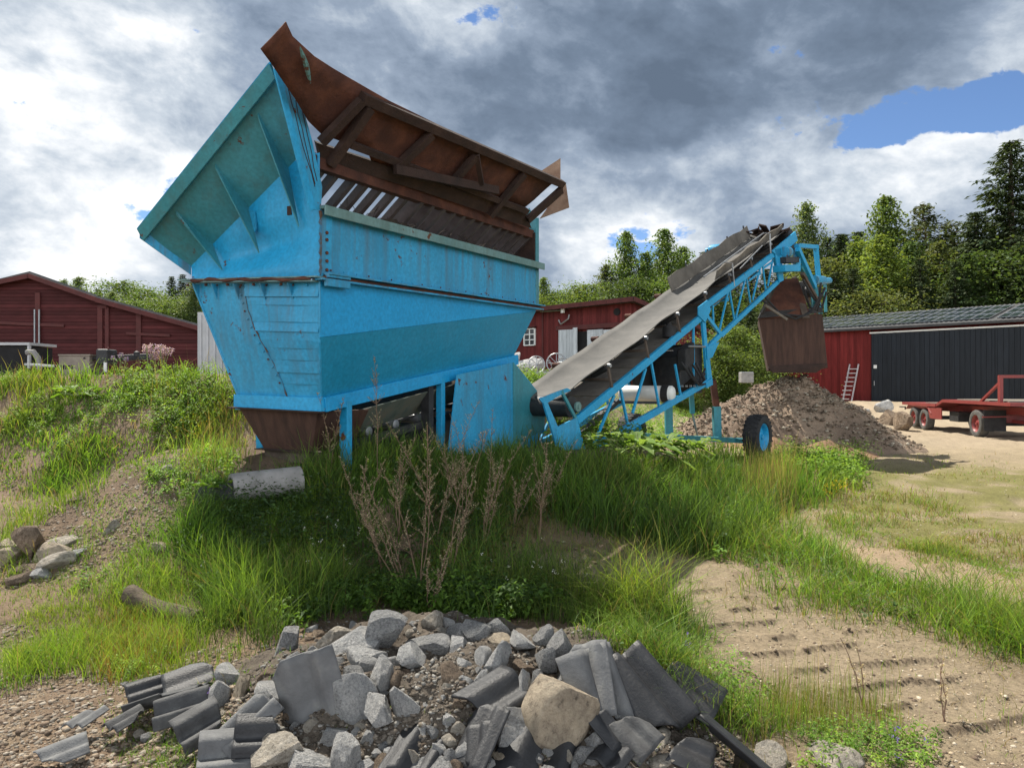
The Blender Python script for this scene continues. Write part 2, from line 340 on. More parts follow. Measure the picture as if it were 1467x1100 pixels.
# ------------------------------------------------------------------ ground sheet
def poly_in(px, py, poly):
    ins = np.zeros(px.shape, bool); n = len(poly)
    for i in range(n):
        x1, y1 = poly[i]; x2, y2 = poly[(i+1) % n]
        c = ((y1 > py) != (y2 > py))
        ins ^= c & (px < (x2-x1)*(py-y1)/((y2-y1) if y2 != y1 else 1e-9)+x1)
    return ins
def ground_sheet():
    rr = [.4]
    while rr[-1] < 1200:
        r = rr[-1]; rr.append(r*(1.02 if r < 2 else 1.0062 if r < 11 else 1.012 if r < 30 else 1.04))
    rr = np.array(rr)
    an = np.concatenate([np.arange(-46, 46, .19), np.arange(46, 314, 3.0)]); an = np.radians(an)
    RR, AN = np.meshgrid(rr, an, indexing='ij'); X = RR*np.sin(AN); Y = RR*np.cos(AN)
    Z = H(X, Y); nr, na = X.shape
    # colours: the soil's own tones, with shade painted into the tread lines
    dark = np.array([.105, .075, .052]); soil = np.array([.20, .145, .10]); tan = np.array([.24, .19, .128]); yard = np.array([.265, .214, .14]); moss = np.array([.15, .145, .045]); grit = np.array([.15, .125, .10])
    n = fbm(X*1.7, Y*1.7, 21); n2 = fbm(X*.35, Y*.35, 22); n3 = fbm(X*8, Y*8, 23)
    def mixn(a, b, f): return a+(b-a)*f[..., None]
    C = np.zeros(X.shape+(3,))+soil
    C = mixn(C, dark, ss(.4, .65, n)*.7)
    rightside = ss(-.2, 1.3, X-(.55+.0*Y))
    C = mixn(C, tan, rightside*ss(.25, .5, n*.6+.4*n3))
    C = mixn(C, yard, ss(7.5, 10, Y)*ss(2.5, 4.5, X))
    C = mixn(C, moss, ss(.36, .54, n*.7+n2*.3)*.85*ss(2, 4, X)*ss(6, 8, Y)*(1-ss(13, 16, Y)))
    dt = seg_d(X, Y, TRK_A, TRK_B); C = mixn(C, np.array([.255, .203, .138]), (1-ss(.4, .8, dt)))
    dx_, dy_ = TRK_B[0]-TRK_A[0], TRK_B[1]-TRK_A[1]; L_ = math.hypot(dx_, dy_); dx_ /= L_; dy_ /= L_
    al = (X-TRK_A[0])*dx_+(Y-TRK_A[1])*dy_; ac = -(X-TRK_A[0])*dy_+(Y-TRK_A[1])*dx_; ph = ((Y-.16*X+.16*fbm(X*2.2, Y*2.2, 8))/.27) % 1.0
    crack = (1-ss(.03, .09, np.abs(ph-.03-.05*fbm(X*14, Y*14, 12))))*(1-ss(.46, .62, np.abs(ac)))*ss(.44, .54, fbm(X*4, Y*4, 9)); C = mixn(C, np.array([.07, .05, .036]), crack*.8)  # dark soil plus painted shade along the small steps of the tread
    dt2 = seg_d(X, Y, TRK2_A, TRK2_B); C = mixn(C, np.array([.30, .225, .15]), (1-ss(.25, .5, dt2)))
    leftsand = (1-ss(-2.4, -1.8, X))*(1-ss(4.2, 5.0, Y))
    C = mixn(C, np.array([.24, .185, .128]), leftsand*ss(.35, .6, n3*.5+n*.5))
    q = np.hypot((X+.28)/1.75, (Y-3.75)/1.15); C = mixn(C, grit*.8, (1-ss(.75, 1.0, q)))
    C = mixn(C, np.array([.32, .26, .185]), ss(16, 22, Y)*ss(5, 8, X))
    C = mixn(C, np.array([.26, .19, .135]), ss(.45, .6, fbm(X*.8, Y*.8, 31))*.5*ss(-3.5, -5, X))
    C = mixn(C, np.array([.07, .10, .03]), ss(30, 45, np.hypot(X, Y))*(1-ss(6, 9, X)*(1-ss(46, 56, Y))))
    C = C*(.8+.4*n3)[..., None]
    i = np.arange(nr-1)[:, None]*na; j = np.arange(na)[None, :]; j2 = (j+1) % na
    Q = np.stack([i+j, i+j2, i+na+j2, i+na+j], -1).reshape(-1, 4)[:, ::-1]
    V = np.stack([X, Y, Z], -1).reshape(-1, 3); C = C.reshape(-1, 3)
    # close the small hole under the camera
    V = np.vstack([V, [[0, 0, h1(0, 0)]]]); C = np.vstack([C, C[:1]])
    T = np.stack([np.full(na, len(V)-1), np.arange(na), (np.arange(na)+1) % na], -1)[:, ::-1]
    m, nt, p = new_mat('soil'); a = nt.nodes.new('ShaderNodeAttribute'); a.attribute_name = 'col'
    c = mixc(nt, 1.0, a.outputs['Color'], ramp(nt, noise(nt, 35, 6, .7), [(.25, (.55,)*3), (.5, (1,)*3), (.78, (1.45,)*3)]), 'MULTIPLY')
    lnk(nt, c, p.inputs['Base Color']); p.inputs['Roughness'].default_value = .95; p.inputs['Specular IOR Level'].default_value = .15
    bump(nt, p, noise(nt, 45, 8, .75), .8, .03)
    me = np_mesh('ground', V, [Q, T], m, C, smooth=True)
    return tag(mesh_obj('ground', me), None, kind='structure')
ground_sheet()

# clods, pebbles and crumbs lying on bare soil: too many to count
def crumbs(name, n, sampler, size, cols, mat):
    base = bmesh.new(); bmesh.ops.create_icosphere(base, subdivisions=1, radius=1)
    bv = np.array([v.co[:] for v in base.verts]); bf = np.array([[v.index for v in f.verts] for f in base.faces]); base.free()
    X, Y, sc = sampler(n); n = len(X); Z = H(X, Y)
    s = size[0]*(size[1]/size[0])**(RNG.random(n)**2.2)*sc
    jit = 1+.9*(RNG.random((n, len(bv), 1))-.5)
    sq = np.stack([.8+.6*RNG.random(n), .8+.6*RNG.random(n), .45+.4*RNG.random(n)], -1)
    P = bv[None]*jit*sq[:, None, :]
    t = RNG.random(n)*6.28; c, si = np.cos(t), np.sin(t)
    P = np.stack([P[..., 0]*c[:, None]-P[..., 1]*si[:, None], P[..., 0]*si[:, None]+P[..., 1]*c[:, None], P[..., 2]], -1)
    P = P*s[:, None, None]+np.stack([X, Y, Z+s*.12], -1)[:, None, :]
    Fc = (bf[None]+(np.arange(n)*len(bv))[:, None, None]).reshape(-1, 3)
    cols = np.array(cols); C = cols[RNG.integers(0, len(cols), n)]*(.7+.6*RNG.random((n, 1)))
    me = np_mesh(name, P.reshape(-1, 3), [Fc], mat, np.repeat(C, len(bv), 0))
    return tag(mesh_obj(name, me), None, kind='stuff')
def mat_attr(name, rough=.9, sc=60, bs=.5, transl=0.0):
    m, nt, p = new_mat(name); a = nt.nodes.new('ShaderNodeAttribute'); a.attribute_name = 'col'
    c = mixc(nt, 1.0, a.outputs['Color'], ramp(nt, noise(nt, sc, 5, .7), [(.3, (.7,)*3), (.7, (1.25,)*3)]), 'MULTIPLY')
    lnk(nt, c, p.inputs['Base Color']); p.inputs['Roughness'].default_value = rough; p.inputs['Specular IOR Level'].default_value = .25
    if bs: bump(nt, p, noise(nt, sc*2, 5, .7), bs, .01)
    if transl:
        t = nt.nodes.new('ShaderNodeBsdfTranslucent'); lnk(nt, mixc(nt, 1.0, a.outputs['Color'], (1.25, 1.2, .55), 'MULTIPLY'), t.inputs[0])
        mxs = nt.nodes.new('ShaderNodeMixShader'); mxs.inputs[0].default_value = transl
        lnk(nt, p.outputs[0], mxs.inputs[1]); lnk(nt, t.outputs[0], mxs.inputs[2]); lnk(nt, mxs.outputs[0], nt.nodes['Material Output'].inputs[0])
    return m
M['crumb'] = mat_attr('pebbles')
M['leaf'] = mat_attr('leaves', .6, 30, 0, .45)
M['blade'] = mat_attr('grass_blades', .55, 20, 0, .45)
M['needle'] = mat_attr('needles', .7, 20, 0, .25)
def samp_px(polys, soft=0):
    """random ground points whose picture position falls into one of the polygons (roughly even in the picture)"""
    def f(n):
        pts = []
        for poly in polys:
            a = np.array(poly); x0, y0 = a.min(0); x1, y1 = a.max(0)
            px = RNG.uniform(x0, x1, n*3); py = RNG.uniform(y0, y1, n*3); k = poly_in(px, py, poly); pts.append(np.stack([px[k], py[k]], -1)[:n])
        p = np.vstack(pts); p = p+RNG.normal(0, 1, p.shape)*np.array([soft, soft*.5]); X, Y = ray_ground(p[:, 0], p[:, 1])
        return X, Y, np.ones(len(X))
    return f
def ray_ground(px, py):
    Yg = np.concatenate([np.arange(2.2, 14, .06), np.arange(14, 60, .4)])
    k1 = (px-CX)/F; k2 = (py-CY)/F
    Zt = np.zeros((len(px), len(Yg)), bool)
    for a in range(0, len(px), 4000):
        s = slice(a, a+4000); XX = k1[s, None]*Yg[None]; Zt[s] = (EYE-k2[s, None]*Yg[None]) <= H_base(XX, np.broadcast_to(Yg, XX.shape))
    idx = np.where(Zt.any(1), Zt.argmax(1), len(Yg)-1); Y = Yg[idx]+RNG.uniform(-.05, .05, len(px))*np.where(Yg[idx] > 14, 6, 1)
    return k1*Y, Y
crumbs('gravel_crumbs', 9000, samp_px([[(0, 690), (330, 600), (350, 690), (190, 800), (0, 850)], [(0, 900), (330, 930), (400, 1120), (0, 1120)]]), (.003, .017), [(.24, .19, .14), (.17, .125, .09), (.3, .26, .21)], 'crumb')
crumbs('track_crumbs', 2600, samp_px([[(860, 760), (1467, 960), (1467, 1120), (1000, 1100), (950, 900), (740, 800)], [(1120, 640), (1467, 600), (1467, 850), (1200, 780)]]), (.003, .012), [(.36, .28, .19), (.15, .11, .08), (.42, .36, .28)], 'crumb')
crumbs('rubble_grit', 13000, samp_px([[(420, 870), (560, 860), (700, 890), (840, 910), (1000, 1000), (1060, 1110), (260, 1110), (320, 960)]]), (.003, .015), [(.13, .11, .088), (.10, .083, .066), (.16, .14, .115), (.08, .064, .05), (.22, .21, .19)], 'crumb')

def clod_samp(n):
    X = RNG.uniform(-.3, 4.6, n*8); Y = RNG.uniform(2.6, 7.2, n*8); dx_, dy_ = TRK_B[0]-TRK_A[0], TRK_B[1]-TRK_A[1]; L_ = math.hypot(dx_, dy_); ac = -(X-TRK_A[0])*dy_/L_+(Y-TRK_A[1])*dx_/L_
    ph = ((Y-.16*X+.16*fbm(X*2.2, Y*2.2, 8))/.27) % 1.0; k = (np.abs(ph-.03) < .045) & (np.abs(ac) < .62) & (fbm(X*4, Y*4, 9) > .47) & (seg_d(X, Y, TRK_A, TRK_B) < .7); X, Y = X[k][:n], Y[k][:n]; return X, Y, np.ones(len(X))
crumbs('track_clods', 1500, clod_samp, (.005, .02), [(.10, .075, .052), (.07, .05, .035), (.16, .12, .085)], 'crumb')
M['weld'] = mat_n('rusty_weld', [(.40, (.03, .17, .30)), (.5, (.07, .06, .05)), (.62, (.10, .045, .025))], 6, .8, .3, 30)
# ------------------------------------------------------------------ feed hopper
SU, CU = .4894, .8721
def hp(u, w, z): return Vector((-1.896+SU*u-CU*w, 7.0+CU*u+SU*w, z))
def hray(px, py, w=None, u=None, slope=None):
    """point of the hopper seen at a photo position, on the plane w = const, u = const or a slope w = a + b z"""
    k = (px-CX)/F; q = (CY-py)/F
    if w is not None:
        u = (k*(7+SU*w)+1.896+CU*w)/(SU-k*CU); Y = 7+CU*u+SU*w; return hp(u, w, EYE+q*Y)
    if u is not None:
        w = (-1.896+SU*u-k*(7+CU*u))/(CU+k*SU); Y = 7+CU*u+SU*w; return hp(u, w, EYE+q*Y)
    a, b = slope; lo, hi = 3.0, 16.0     # march along the ray
    for _ in range(60):
        Y = (lo+hi)/2; x = k*Y; z = EYE+q*Y; X = x+1.896; y = Y-7; w_ = -X*CU+y*SU
        if w_ < a+b*z: lo = Y
        else: hi = Y
    return Vector((k*Y, Y, EYE+q*Y))
HOP = thing('feed_hopper', hp(2.3, .95, h1(*hp(2.3, .95, 0).xy)), 'large blue steel feed hopper with rusty tilted grizzly on top, standing on the overgrown mound', 'hopper')
W1 = 1.93
# upper front panel, rails, flange
def dent_panel(p00, p10, p11, p01, nu, nv, amp, seed, th=.012):
    rnd = random.Random(seed); b = MB(); c = [[None]*(nv+1) for _ in range(nu+1)]
    n = (p10-p00).cross(p01-p00).normalized()
    for i in range(nu+1):
        for j in range(nv+1):
            s, t = i/nu, j/nv; p = p00*(1-s)*(1-t)+p10*s*(1-t)+p11*s*t+p01*(1-s)*t
            e = 0 if i in (0, nu) or j in (0, nv) else amp*(float(fbm(np.array([s*4+seed]), np.array([t*3]), seed)[0])-.5)*2
            c[i][j] = p+n*e
    vs = [c[i][j] for i in range(nu+1) for j in range(nv+1)]; b.add(vs, [(i*(nv+1)+j, (i+1)*(nv+1)+j, (i+1)*(nv+1)+j+1, i*(nv+1)+j+1) for i in range(nu) for j in range(nv)])
    return b
dent_panel(hp(0, 0, 2.75), hp(4.64, 0, 2.885), hp(4.64, 0, 3.53), hp(0, 0, 3.40), 24, 8, .018, 3).build('upper_front_panel', 'blue_front', HOP, smooth=True)
b = MB(); b.beam(hp(-.02, -.045, 3.435), hp(4.76, -.045, 3.565), .10, .035); b.beam(hp(-.02, -.085, 3.39), hp(4.76, -.085, 3.52), .02, .075); b.build('top_rail', 'palerail', HOP, bev=.006)
b = MB(); b.beam(hp(-.06, -.045, 2.725), hp(4.72, -.045, 2.862), .10, .018); b.beam(hp(.02, -.055, 2.785), hp(4.74, -.055, 2.92), .12, .016)
b.build('waist_flange', 'blue_old', HOP)
b = MB(); b.beam(hp(.02, -.035, 2.752), hp(4.7, -.035, 2.888), .07, .030); b.build('flange_gasket', 'rust', HOP)
# vertical corner iron with bolts
b = MB(); b.plate([hp(-.005, -.016, 2.76), hp(.16, -.016, 2.765), hp(.15, -.016, 3.42), hp(-.005, -.016, 3.42)], .012); b.build('corner_iron', 'blue_old', HOP)
for z in (2.83, 2.92, 3.0, 3.13, 3.2): MB().lathe(hp(.07, -.022, z), hp(0, -1, 0)-hp(0, 0, 0), [(0, 0), (0, .018), (.014, .018), (.016, .0)], 6).build('bolt', 'rust', HOP)
b = MB(); b.beam(hp(.02, -.075, 2.77), hp(.34, -.075, 2.78), .05, .045); b.beam(hp(.0, -.075, 2.69), hp(.34, -.075, 2.70), .04, .06); b.build('clamp_bracket', 'blue_old', HOP, bev=.006)
pts = [hp(-.012, -.024+.006*math.sin(i*2.3), 2.77+i*.037) for i in range(18)]; b = MB(); b.tube(pts, [.006+.013*abs(math.sin(i*1.9)) for i in range(18)], 5); b.build('corner_rust', 'weld', HOP)
# lower body: skirt, sloped sides, end wall, back
z0 = 2.715
b = MB(); b.plate([hp(0, 0, z0), hp(4.62, 0, 2.853), hp(4.62, 0, 2.83), hp(0, 0, 2.16)], .012); b.build('front_skirt', 'blue_clean', HOP)
b = MB(); b.plate([hp(.0, 0, 2.158), hp(4.62, 0, 2.828), hp(4.37, .25, 2.14), hp(.25, .22, 1.56)], .01); b.build('sloped_front_plate', 'blue_shaded', HOP)
b = MB(); b.plate([hp(0, W1, 2.86), hp(4.62, W1, 2.95), hp(4.37, W1-.25, 2.14), hp(.25, 1.47, 1.56)], .012); b.build('back_plate', 'blue', HOP)
b = MB(); b.plate([hp(4.62, 0, 2.853), hp(4.62, W1, 2.95), hp(4.37, W1-.25, 2.14), hp(4.37, .25, 2.14)], .012); b.build('far_end_plate', 'blue', HOP)
# end plate, two halves with a ragged welded seam and overlapping strips on the right half
def elerp(s, t):    # s 0 front .. 1 back, t 0 top .. 1 bottom
    if t < .46: a = hp(0, 0, z0+(2.16-z0)*t/.46)
    else: a = hp(0, 0, 2.16).lerp(hp(.25, .22, 1.54), (t-.46)/.54)
    c = hp(0, W1, 2.845).lerp(hp(.25, 1.47, 1.56), t); return a.lerp(c, s)
def grid(f, nu, nv):
    b = MB(); b.add([f(i/nu, j/nv) for i in range(nu+1) for j in range(nv+1)], [(i*(nv+1)+j, (i+1)*(nv+1)+j, (i+1)*(nv+1)+j+1, i*(nv+1)+j+1) for i in range(nu) for j in range(nv)]); return b
en = hp(-1, 0, 0)-hp(0, 0, 0)
def seam(t): return .56-.13*t+.05*math.sin(t*5)
grid(lambda s, t: elerp(seam(t)+(1-seam(t))*s, t)+en*(.012*math.sin(s*3.1)*math.sin(t*3.1)), 12, 14).build('end_plate', 'blue_old', HOP, smooth=True)
n = 9; tt_ = [0, .13, .2, .34, .42, .56, .66, .77, .87, 1]
for i in range(n):
    t0, t1 = tt_[i], tt_[i+1]
    f = lambda s, t: elerp(seam(t0+(t1-t0)*t)*s, t0+(t1-t0)*t)+en*(.004+(.010+.010*(i % 3 == 0))*t+.005*math.sin(7*s+i)*math.sin(3*t+i))
    b = grid(f, 10, 2)
    q = [f(k/10, 1) for k in range(11)]
    b.add(q+[p-en*.02 for p in q], [(k, k+1, k+12, k+11) for k in range(10)])
    b.build('lining_strip', 'blue_old', HOP)
b = MB(); pts = [elerp(seam(t/20)-.004*math.sin(t*2.3), t/20)+en*.014 for t in range(21)]; b.tube(pts, [.004+.009*max(0, math.sin(i*1.7))*(i > 7) for i in range(21)], 5); b.build('weld_seam', 'weld', HOP)
b = MB(); q = [elerp(1, t/6) for t in range(7)]; b.tube([p+en*.004 for p in q], .012, 6); b.build('corner_weld', 'blue_old', HOP); b = MB(); q = [elerp(0, t/8) for t in range(9)]; b.tube([p+en*.004 for p in q], .012, 6); b.build('corner_weld', 'blue_old', HOP)
for i in range(13):
    t = .05+i*.068; p = elerp(seam(t)+.035, t)+en*.012; MB().lathe(p, en, [(0, 0), (0, .011), (.007, .009), (.010, 0)], 8).build('rivet', 'rust' if i % 3 == 0 else 'blue_old', HOP)
for i in range(9):
    p = elerp(.08+.1*i, .035)+en*.02; MB().lathe(p, en, [(0, 0), (0, .012), (.010, .010), (.012, 0)], 6).build('bolt', 'rust' if i % 2 else 'blue_old', HOP)
for i in range(24):
    p = hp(.12+i*.19, -.03, 2.83+.028*(.12+i*.19)); MB().lathe(p, hp(0, -1, 0)-hp(0, 0, 0), [(0, 0), (0, .011), (.008, .009), (.010, 0)], 6).build('bolt', 'rust' if (i*7) % 5 < 2 else 'blue_old', HOP)
b = MB(); b.beam(hp(-.05, -.06, 2.742), hp(-.05, W1+.12, 2.86), .11, .014); b.beam(hp(-.05, .0, 2.705), hp(-.05, W1+.05, 2.835), .1, .014); b.build('end_flange', 'palerail', HOP)
pts = [hp(-.105-.012*math.sin(i*2.1), .02+i*.093, 2.722+.0061*i+.01*math.sin(i*1.3)) for i in range(20)]; b = MB(); b.tube(pts, [.010+.012*abs(math.sin(i*1.1)) for i in range(20)], 5); b.build('rust_edge', 'rust', HOP)
for w in (.35, .75, 1.15, 1.5, 1.8):
    MB().plate([hp(-.09, w, 2.69+.062*w), hp(-.004, w, 2.69+.062*w), hp(.004, w+.02, 2.53+.06*w)], .012).build('flange_gusset', 'blue_old', HOP)
    MB().lathe(hp(-.06, w+.12, 2.70+.062*w), (0, 0, -1), [(0, 0), (0, .016), (.025, .016), (.025, 0)], 6).build('bolt', 'rust', HOP)
# upper end wall with a dent, flare, ribs and rim
TOPB, TOPF = hp(0, W1+.02, 3.02), hp(0, .15, 4.06)
OB, OF = hp(-.5, 2.115, 3.38), hp(-.5, .126, 4.70)
def endwall(s, t):
    a = hp(0, 0, 2.76).lerp(hp(0, W1, 2.88), s); top = TOPF.lerp(TOPB, s) if s > .08 else hp(0, .0, 3.98).lerp(TOPF.lerp(TOPB, .08), s/.08)
    p = a.lerp(top, t); d = math.sin(math.pi*t)**.5* math.exp(-((s-.42)/.33)**2)*math.exp(-((p.z-3.12-.22*(.5-s))/.17)**2)
    return p-en*(.105*d)+en*.03*math.exp(-((s-.4)/.3)**2)*math.exp(-((p.z-2.86)/.09)**2)
grid(endwall, 28, 26).build('end_wall', 'blue', HOP, smooth=True)
def flare(s, t):
    p = TOPF.lerp(TOPB, s).lerp(OF.lerp(OB, s), t); return p+Vector((0, 0, -.02*math.sin(math.pi*t)))
grid(flare, 16, 8).build('flared_lip', 'teal', HOP, smooth=True)
for s in (.16, .48, .80):
    f = TOPF.lerp(TOPB, s); o = OF.lerp(OB, s); e = f.lerp(hp(0, f_w := .0, 2.6), 0)
    down = hp(.0, 1.78*s-.02, f.z-(.62, .50, .30)[int(s*3)])
    MB().plate([f, o.lerp(f, .25), o.lerp(f, .25)+Vector((0, 0, -.05)), down+en*.02], .012).build('lip_gusset', 'teal', HOP)
d = (OB-OF).normalized(); nrm = (OF-TOPF).cross(d).normalized()
if nrm.z < 0: nrm = -nrm
b = MB(); b.plate([OF+nrm*.05, OB+nrm*.05, OB-nrm*.06, OF-nrm*.06], .016); b.build('lip_rim', 'blue', HOP)
inn = (TOPF-OF).normalized()
b = MB(); b.plate([OF-nrm*.06, OB-nrm*.06, OB-nrm*.075+inn*.13, OF-nrm*.075+inn*.13], .012); b.plate([OF-nrm*.07+inn*.13, OB-nrm*.07+inn*.13, OB-nrm*.0+inn*.135, OF+nrm*.0+inn*.135], .012); b.build('rim_channel', 'teal', HOP)
# triangular cheek at the back end of the flare and the tapering strip at its front
b = MB(); b.plate([OB, TOPB, TOPB+Vector((0, 0, -.10)), OB+Vector((0, 0, -.12))], .012); b.build('lip_cheek', 'blue_old', HOP)
fr = [hray(*p, w=-.012) for p in ((393, 96), (404, 97), (415, 107), (432, 150), (446, 200), (461, 268), (459, 300), (447, 302))]
b = MB(); b.plate(fr, .014); b.build('front_cheek', 'blue_old', HOP)
fr2 = [hray(*p, w=-.03) for p in ((392, 99), (399, 99), (452, 300), (444, 302))]
b = MB(); b.plate(fr2, .02); b.build('cheek_stiffener', 'blue', HOP)
rnd = random.Random(4)
for k in range(3):     # cracks with rust, thin weld beads along the cheek
    x0 = 414+k*9; pts = [hray(x0+i*(5.2-k*.3)+rnd.uniform(-1.5, 1.5), 128+k*16+i*20, w=-.021) for i in range(8-k)]
    MB().tube(pts, .005, 4).build('crack', 'rust_dark', HOP)
# small bolted plate on the end wall
q = [hp(-.012, 1.02, 3.55), hp(-.012, .90, 3.50), hp(-.012, .88, 3.32), hp(-.012, .95, 3.24), hp(-.012, 1.0, 3.34)]
b = MB(); b.plate(q, .014); b.build('bolted_plate', 'blue_old', HOP)
# back wall and far end wall
b = MB(); b.plate([hp(0, W1, 2.88), hp(4.64, W1, 2.97), hp(4.64, W1, 3.05), hp(0, W1, 2.96)], .012); b.build('back_wall', 'blue', HOP)
b = MB(); b.plate([hp(4.64, 0, 2.885), hp(4.64, W1, 2.97), hp(4.64, W1, 3.0), hp(4.64, .12, 4.45), hp(4.64, 0, 4.25)], .014); b.build('far_end_wall', 'teal', HOP)
b = MB(); b.beam(hp(4.66, -.01, 2.9), hp(4.66, -.01, 4.28), .05, .05, up=(1, 0, 0)); b.build('far_corner_post', 'teal', HOP)
# chassis channel, legs
b = MB(); b.beam(hp(.25, .2, 1.485), hp(4.42, .23, 2.075), .08, .15); b.beam(hp(.25, 1.5, 1.485), hp(4.42, W1-.23, 2.075), .08, .15); b.build('side_beam', 'blue_clean', HOP, bev=.006)
b = MB(); b.beam(hp(.23, .18, 1.485), hp(.23, 1.49, 1.51), .07, .15); b.build('end_beam', 'blue', HOP, bev=.006)
for u, w, ww in ((.60, .21, .11), (2.38, .22, .09), (.60, 1.5, .11), (2.38, 1.5, .09), (4.3, 1.6, .09)):
    p = hp(u, w, 0); g = h1(p.x, p.y); b = MB(); b.beam((p.x, p.y, g-.15), (p.x, p.y, 1.44+.14*u), ww, .08, up=hp(1, 0, 0)-hp(0, 0, 0)); b.build('leg', 'blue', HOP, bev=.005)
b = MB(); b.plate([hp(.7, 1.42, .7), hp(4.4, 1.42, .7), hp(4.4, 1.42, 1.95), hp(.7, 1.42, 1.42)], .012); b.build('feeder_shade_sheet', 'iron', HOP)  # dark sheet added so the space under the feeder reads as shade
p = hp(2.2, .3, 0); b = MB(); b.beam((p.x, p.y, .7), (p.x, p.y, 1.72), .12, .10, up=hp(1, 0, 0)-hp(0, 0, 0)); b.build('inner_post', 'iron', HOP)
# feeder trough below, rollers, belt
b = MB(); b.plate([hp(.55, .26, 1.36), hp(4.3, .26, 1.93), hp(4.2, .55, 1.60), hp(.6, .50, 1.08)], .012); b.build('trough_side', mat_n('stained_trough_paint', [(.3, (.06, .085, .075)), (.5, (.10, .12, .10)), (.68, (.14, .125, .095)), (.8, (.07, .05, .035))], 2.4, .75, .3, 25, (2, 2, 1)), HOP)
b = MB(); b.plate([hp(.55, 1.45, 1.36), hp(4.3, 1.45, 1.93), hp(4.2, 1.25, 1.60), hp(.6, 1.25, 1.08)], .012); b.plate([hp(.55, .5, 1.06), hp(4.3, .5, 1.58), hp(4.3, 1.3, 1.58), hp(.55, 1.3, 1.06)], .02); b.build('feeder_belt', 'black', HOP)
for i in range(7):
    u = .75+i*.5; b = MB(); b.lathe(hp(u, .44, 1.0+.115*u), hp(0, 1, 0)-hp(0, 0, 0), [(0, 0), (0, .045), (.004, .06), (.88, .06), (.884, .045), (.884, 0)], 16); b.build('carry_roller', 'steel', HOP, smooth=True)
b = MB(); b.beam(hp(.5, .36, .98), hp(4.3, .36, 1.45), .04, .09); b.build('roller_frame', 'iron', HOP)
# discharge guard plate at the far end
gp = [hray(*p, w=.06) for p in ((654, 537), (736, 519), (782, 576), (779, 600), (768, 650), (640, 662))]
b = MB(); b.plate(gp, .014); b.build('side_guard', 'blue_old', HOP)
gp = [hray(*p, w=.048) for p in ((735, 519), (782, 576), (779, 615), (735, 640))]
b = MB(); b.plate(gp, .008); b.build('guard_flap', 'teal', HOP)
gp2 = [hp(5.05, .06, 1.45), hp(5.05, 1.5, 1.45), hp(5.05, 1.5, .9), hp(5.05, .06, .9)]
b = MB(); b.plate(gp2, .014); b.build('rear_guard', 'blue', HOP)
# rusty discharge boot at the near end, standing on a timber
def ring(pts): return pts
top = [hp(.22, .24, 1.415), hp(.22, 1.42, 1.44), hp(1.0, 1.42, 1.44), hp(1.0, .24, 1.415)]; bot = [hp(.34, .44, .99), hp(.34, 1.16, .99), hp(.95, 1.16, .99), hp(.95, .44, .99)]
b = MB()
for i in range(4): b.plate([top[i], top[(i+1) % 4], bot[(i+1) % 4], bot[i]], .012)
b.build('discharge_boot', 'rust_streak', HOP)
b = MB(); b.beam(hp(.19, .16, 1.412), hp(.19, 1.52, 1.44), .1, .014); b.beam(hp(.3, .40, .985), hp(.3, 1.22, .985), .1, .012); b.build('boot_flange', 'rust_dark', HOP)
b = MB(); b.beam(hp(.4, .44, .915), hp(.4, 1.12, .915), .2, .12); b.build('timber_block', 'darkwood', HOP, bev=.01)
# tipping grizzly
def gsl(z): return .085-.828*(z-3.93)
SL = (.085+.828*3.93, -.828)
tl = .028
BU0, BU1 = .04, 4.66
b = MB(); b.beam(hp(BU0-.06, .085, 3.90), hp(BU1, .085, 3.90+tl*4.6), .10, .13); b.beam(hp(BU0, .16, 3.99), hp(BU1, .16, 3.99+tl*4.6), .09, .05); b.build('grizzly_front_beam', 'rust', HOP, bev=.006)
nb = 20
for i in range(nb):
    u = .14+i*(4.4/(nb-1)); dz = tl*u; rr_ = random.Random(i).uniform(-.02, .02)
    b = MB(); p = hp(u+rr_, .10, 3.90+dz); q = hp(u+rr_*.5, 1.75, 2.62+dz*.6)
    ax = hp(1, 0, 0)-hp(0, 0, 0); b.beam(p, q, .075, .08 if i < 7 else .17, up=(q-p).cross(ax).normalized()+ax*.12); b.build('grizzly_bar', 'bar', HOP)
b = MB(); b.beam(hp(BU0, 1.75, 2.66), hp(BU1, 1.75, 2.74), .1, .12); b.build('grizzly_back_beam', 'rust', HOP)
b = MB(); b.beam(hp(.0, .42, 3.46), hp(4.6, .42, 3.59), .06, .09); b.build('support_bar', 'rust_dark', HOP)
# extension plate above the grizzly
b = MB(); b.plate([hray(x, y, slope=SL)-Vector((0, 0, .0)) for x, y in ((452, 203), (600, 252), (752, 303), (760, 326), (600, 272), (458, 228))], .05); b.build('grizzly_top_channel', 'rust_dark', HOP)
A0, A1 = hray(515, 137, slope=SL), hray(803, 262, slope=SL)
pn = (hp(0, .61, .505)-hp(0, 0, 0)).normalized()     # upward normal of the slope
if pn.z < 0: pn = -pn
poly = [(375, 72), (415, 36), (424, 56), (452, 82), (480, 100), (500, 112), (560, 146), (640, 185), (720, 222), (803, 257), (752, 297), (706, 281), (694, 296), (600, 262), (535, 238), (526, 216), (497, 206), (462, 194), (444, 176), (430, 150), (400, 104)]
base = [hray(x, y, slope=SL) for x, y in poly]
def wav(p, x, y): return p+pn*(.02+.05*math.sin(x*.05)*max(0, min(1, (505-x)/80))) + Vector((0, 0, 0))
pts = [wav(p, *xy) for p, xy in zip(base, poly)]
bmx = bmesh.new(); vv = [bmx.verts.new(p) for p in pts]; fc = bmx.faces.new(vv); bmesh.ops.triangulate(bmx, faces=[fc]); bmesh.ops.subdivide_edges(bmx, edges=bmx.edges[:], cuts=3, use_grid_fill=True)
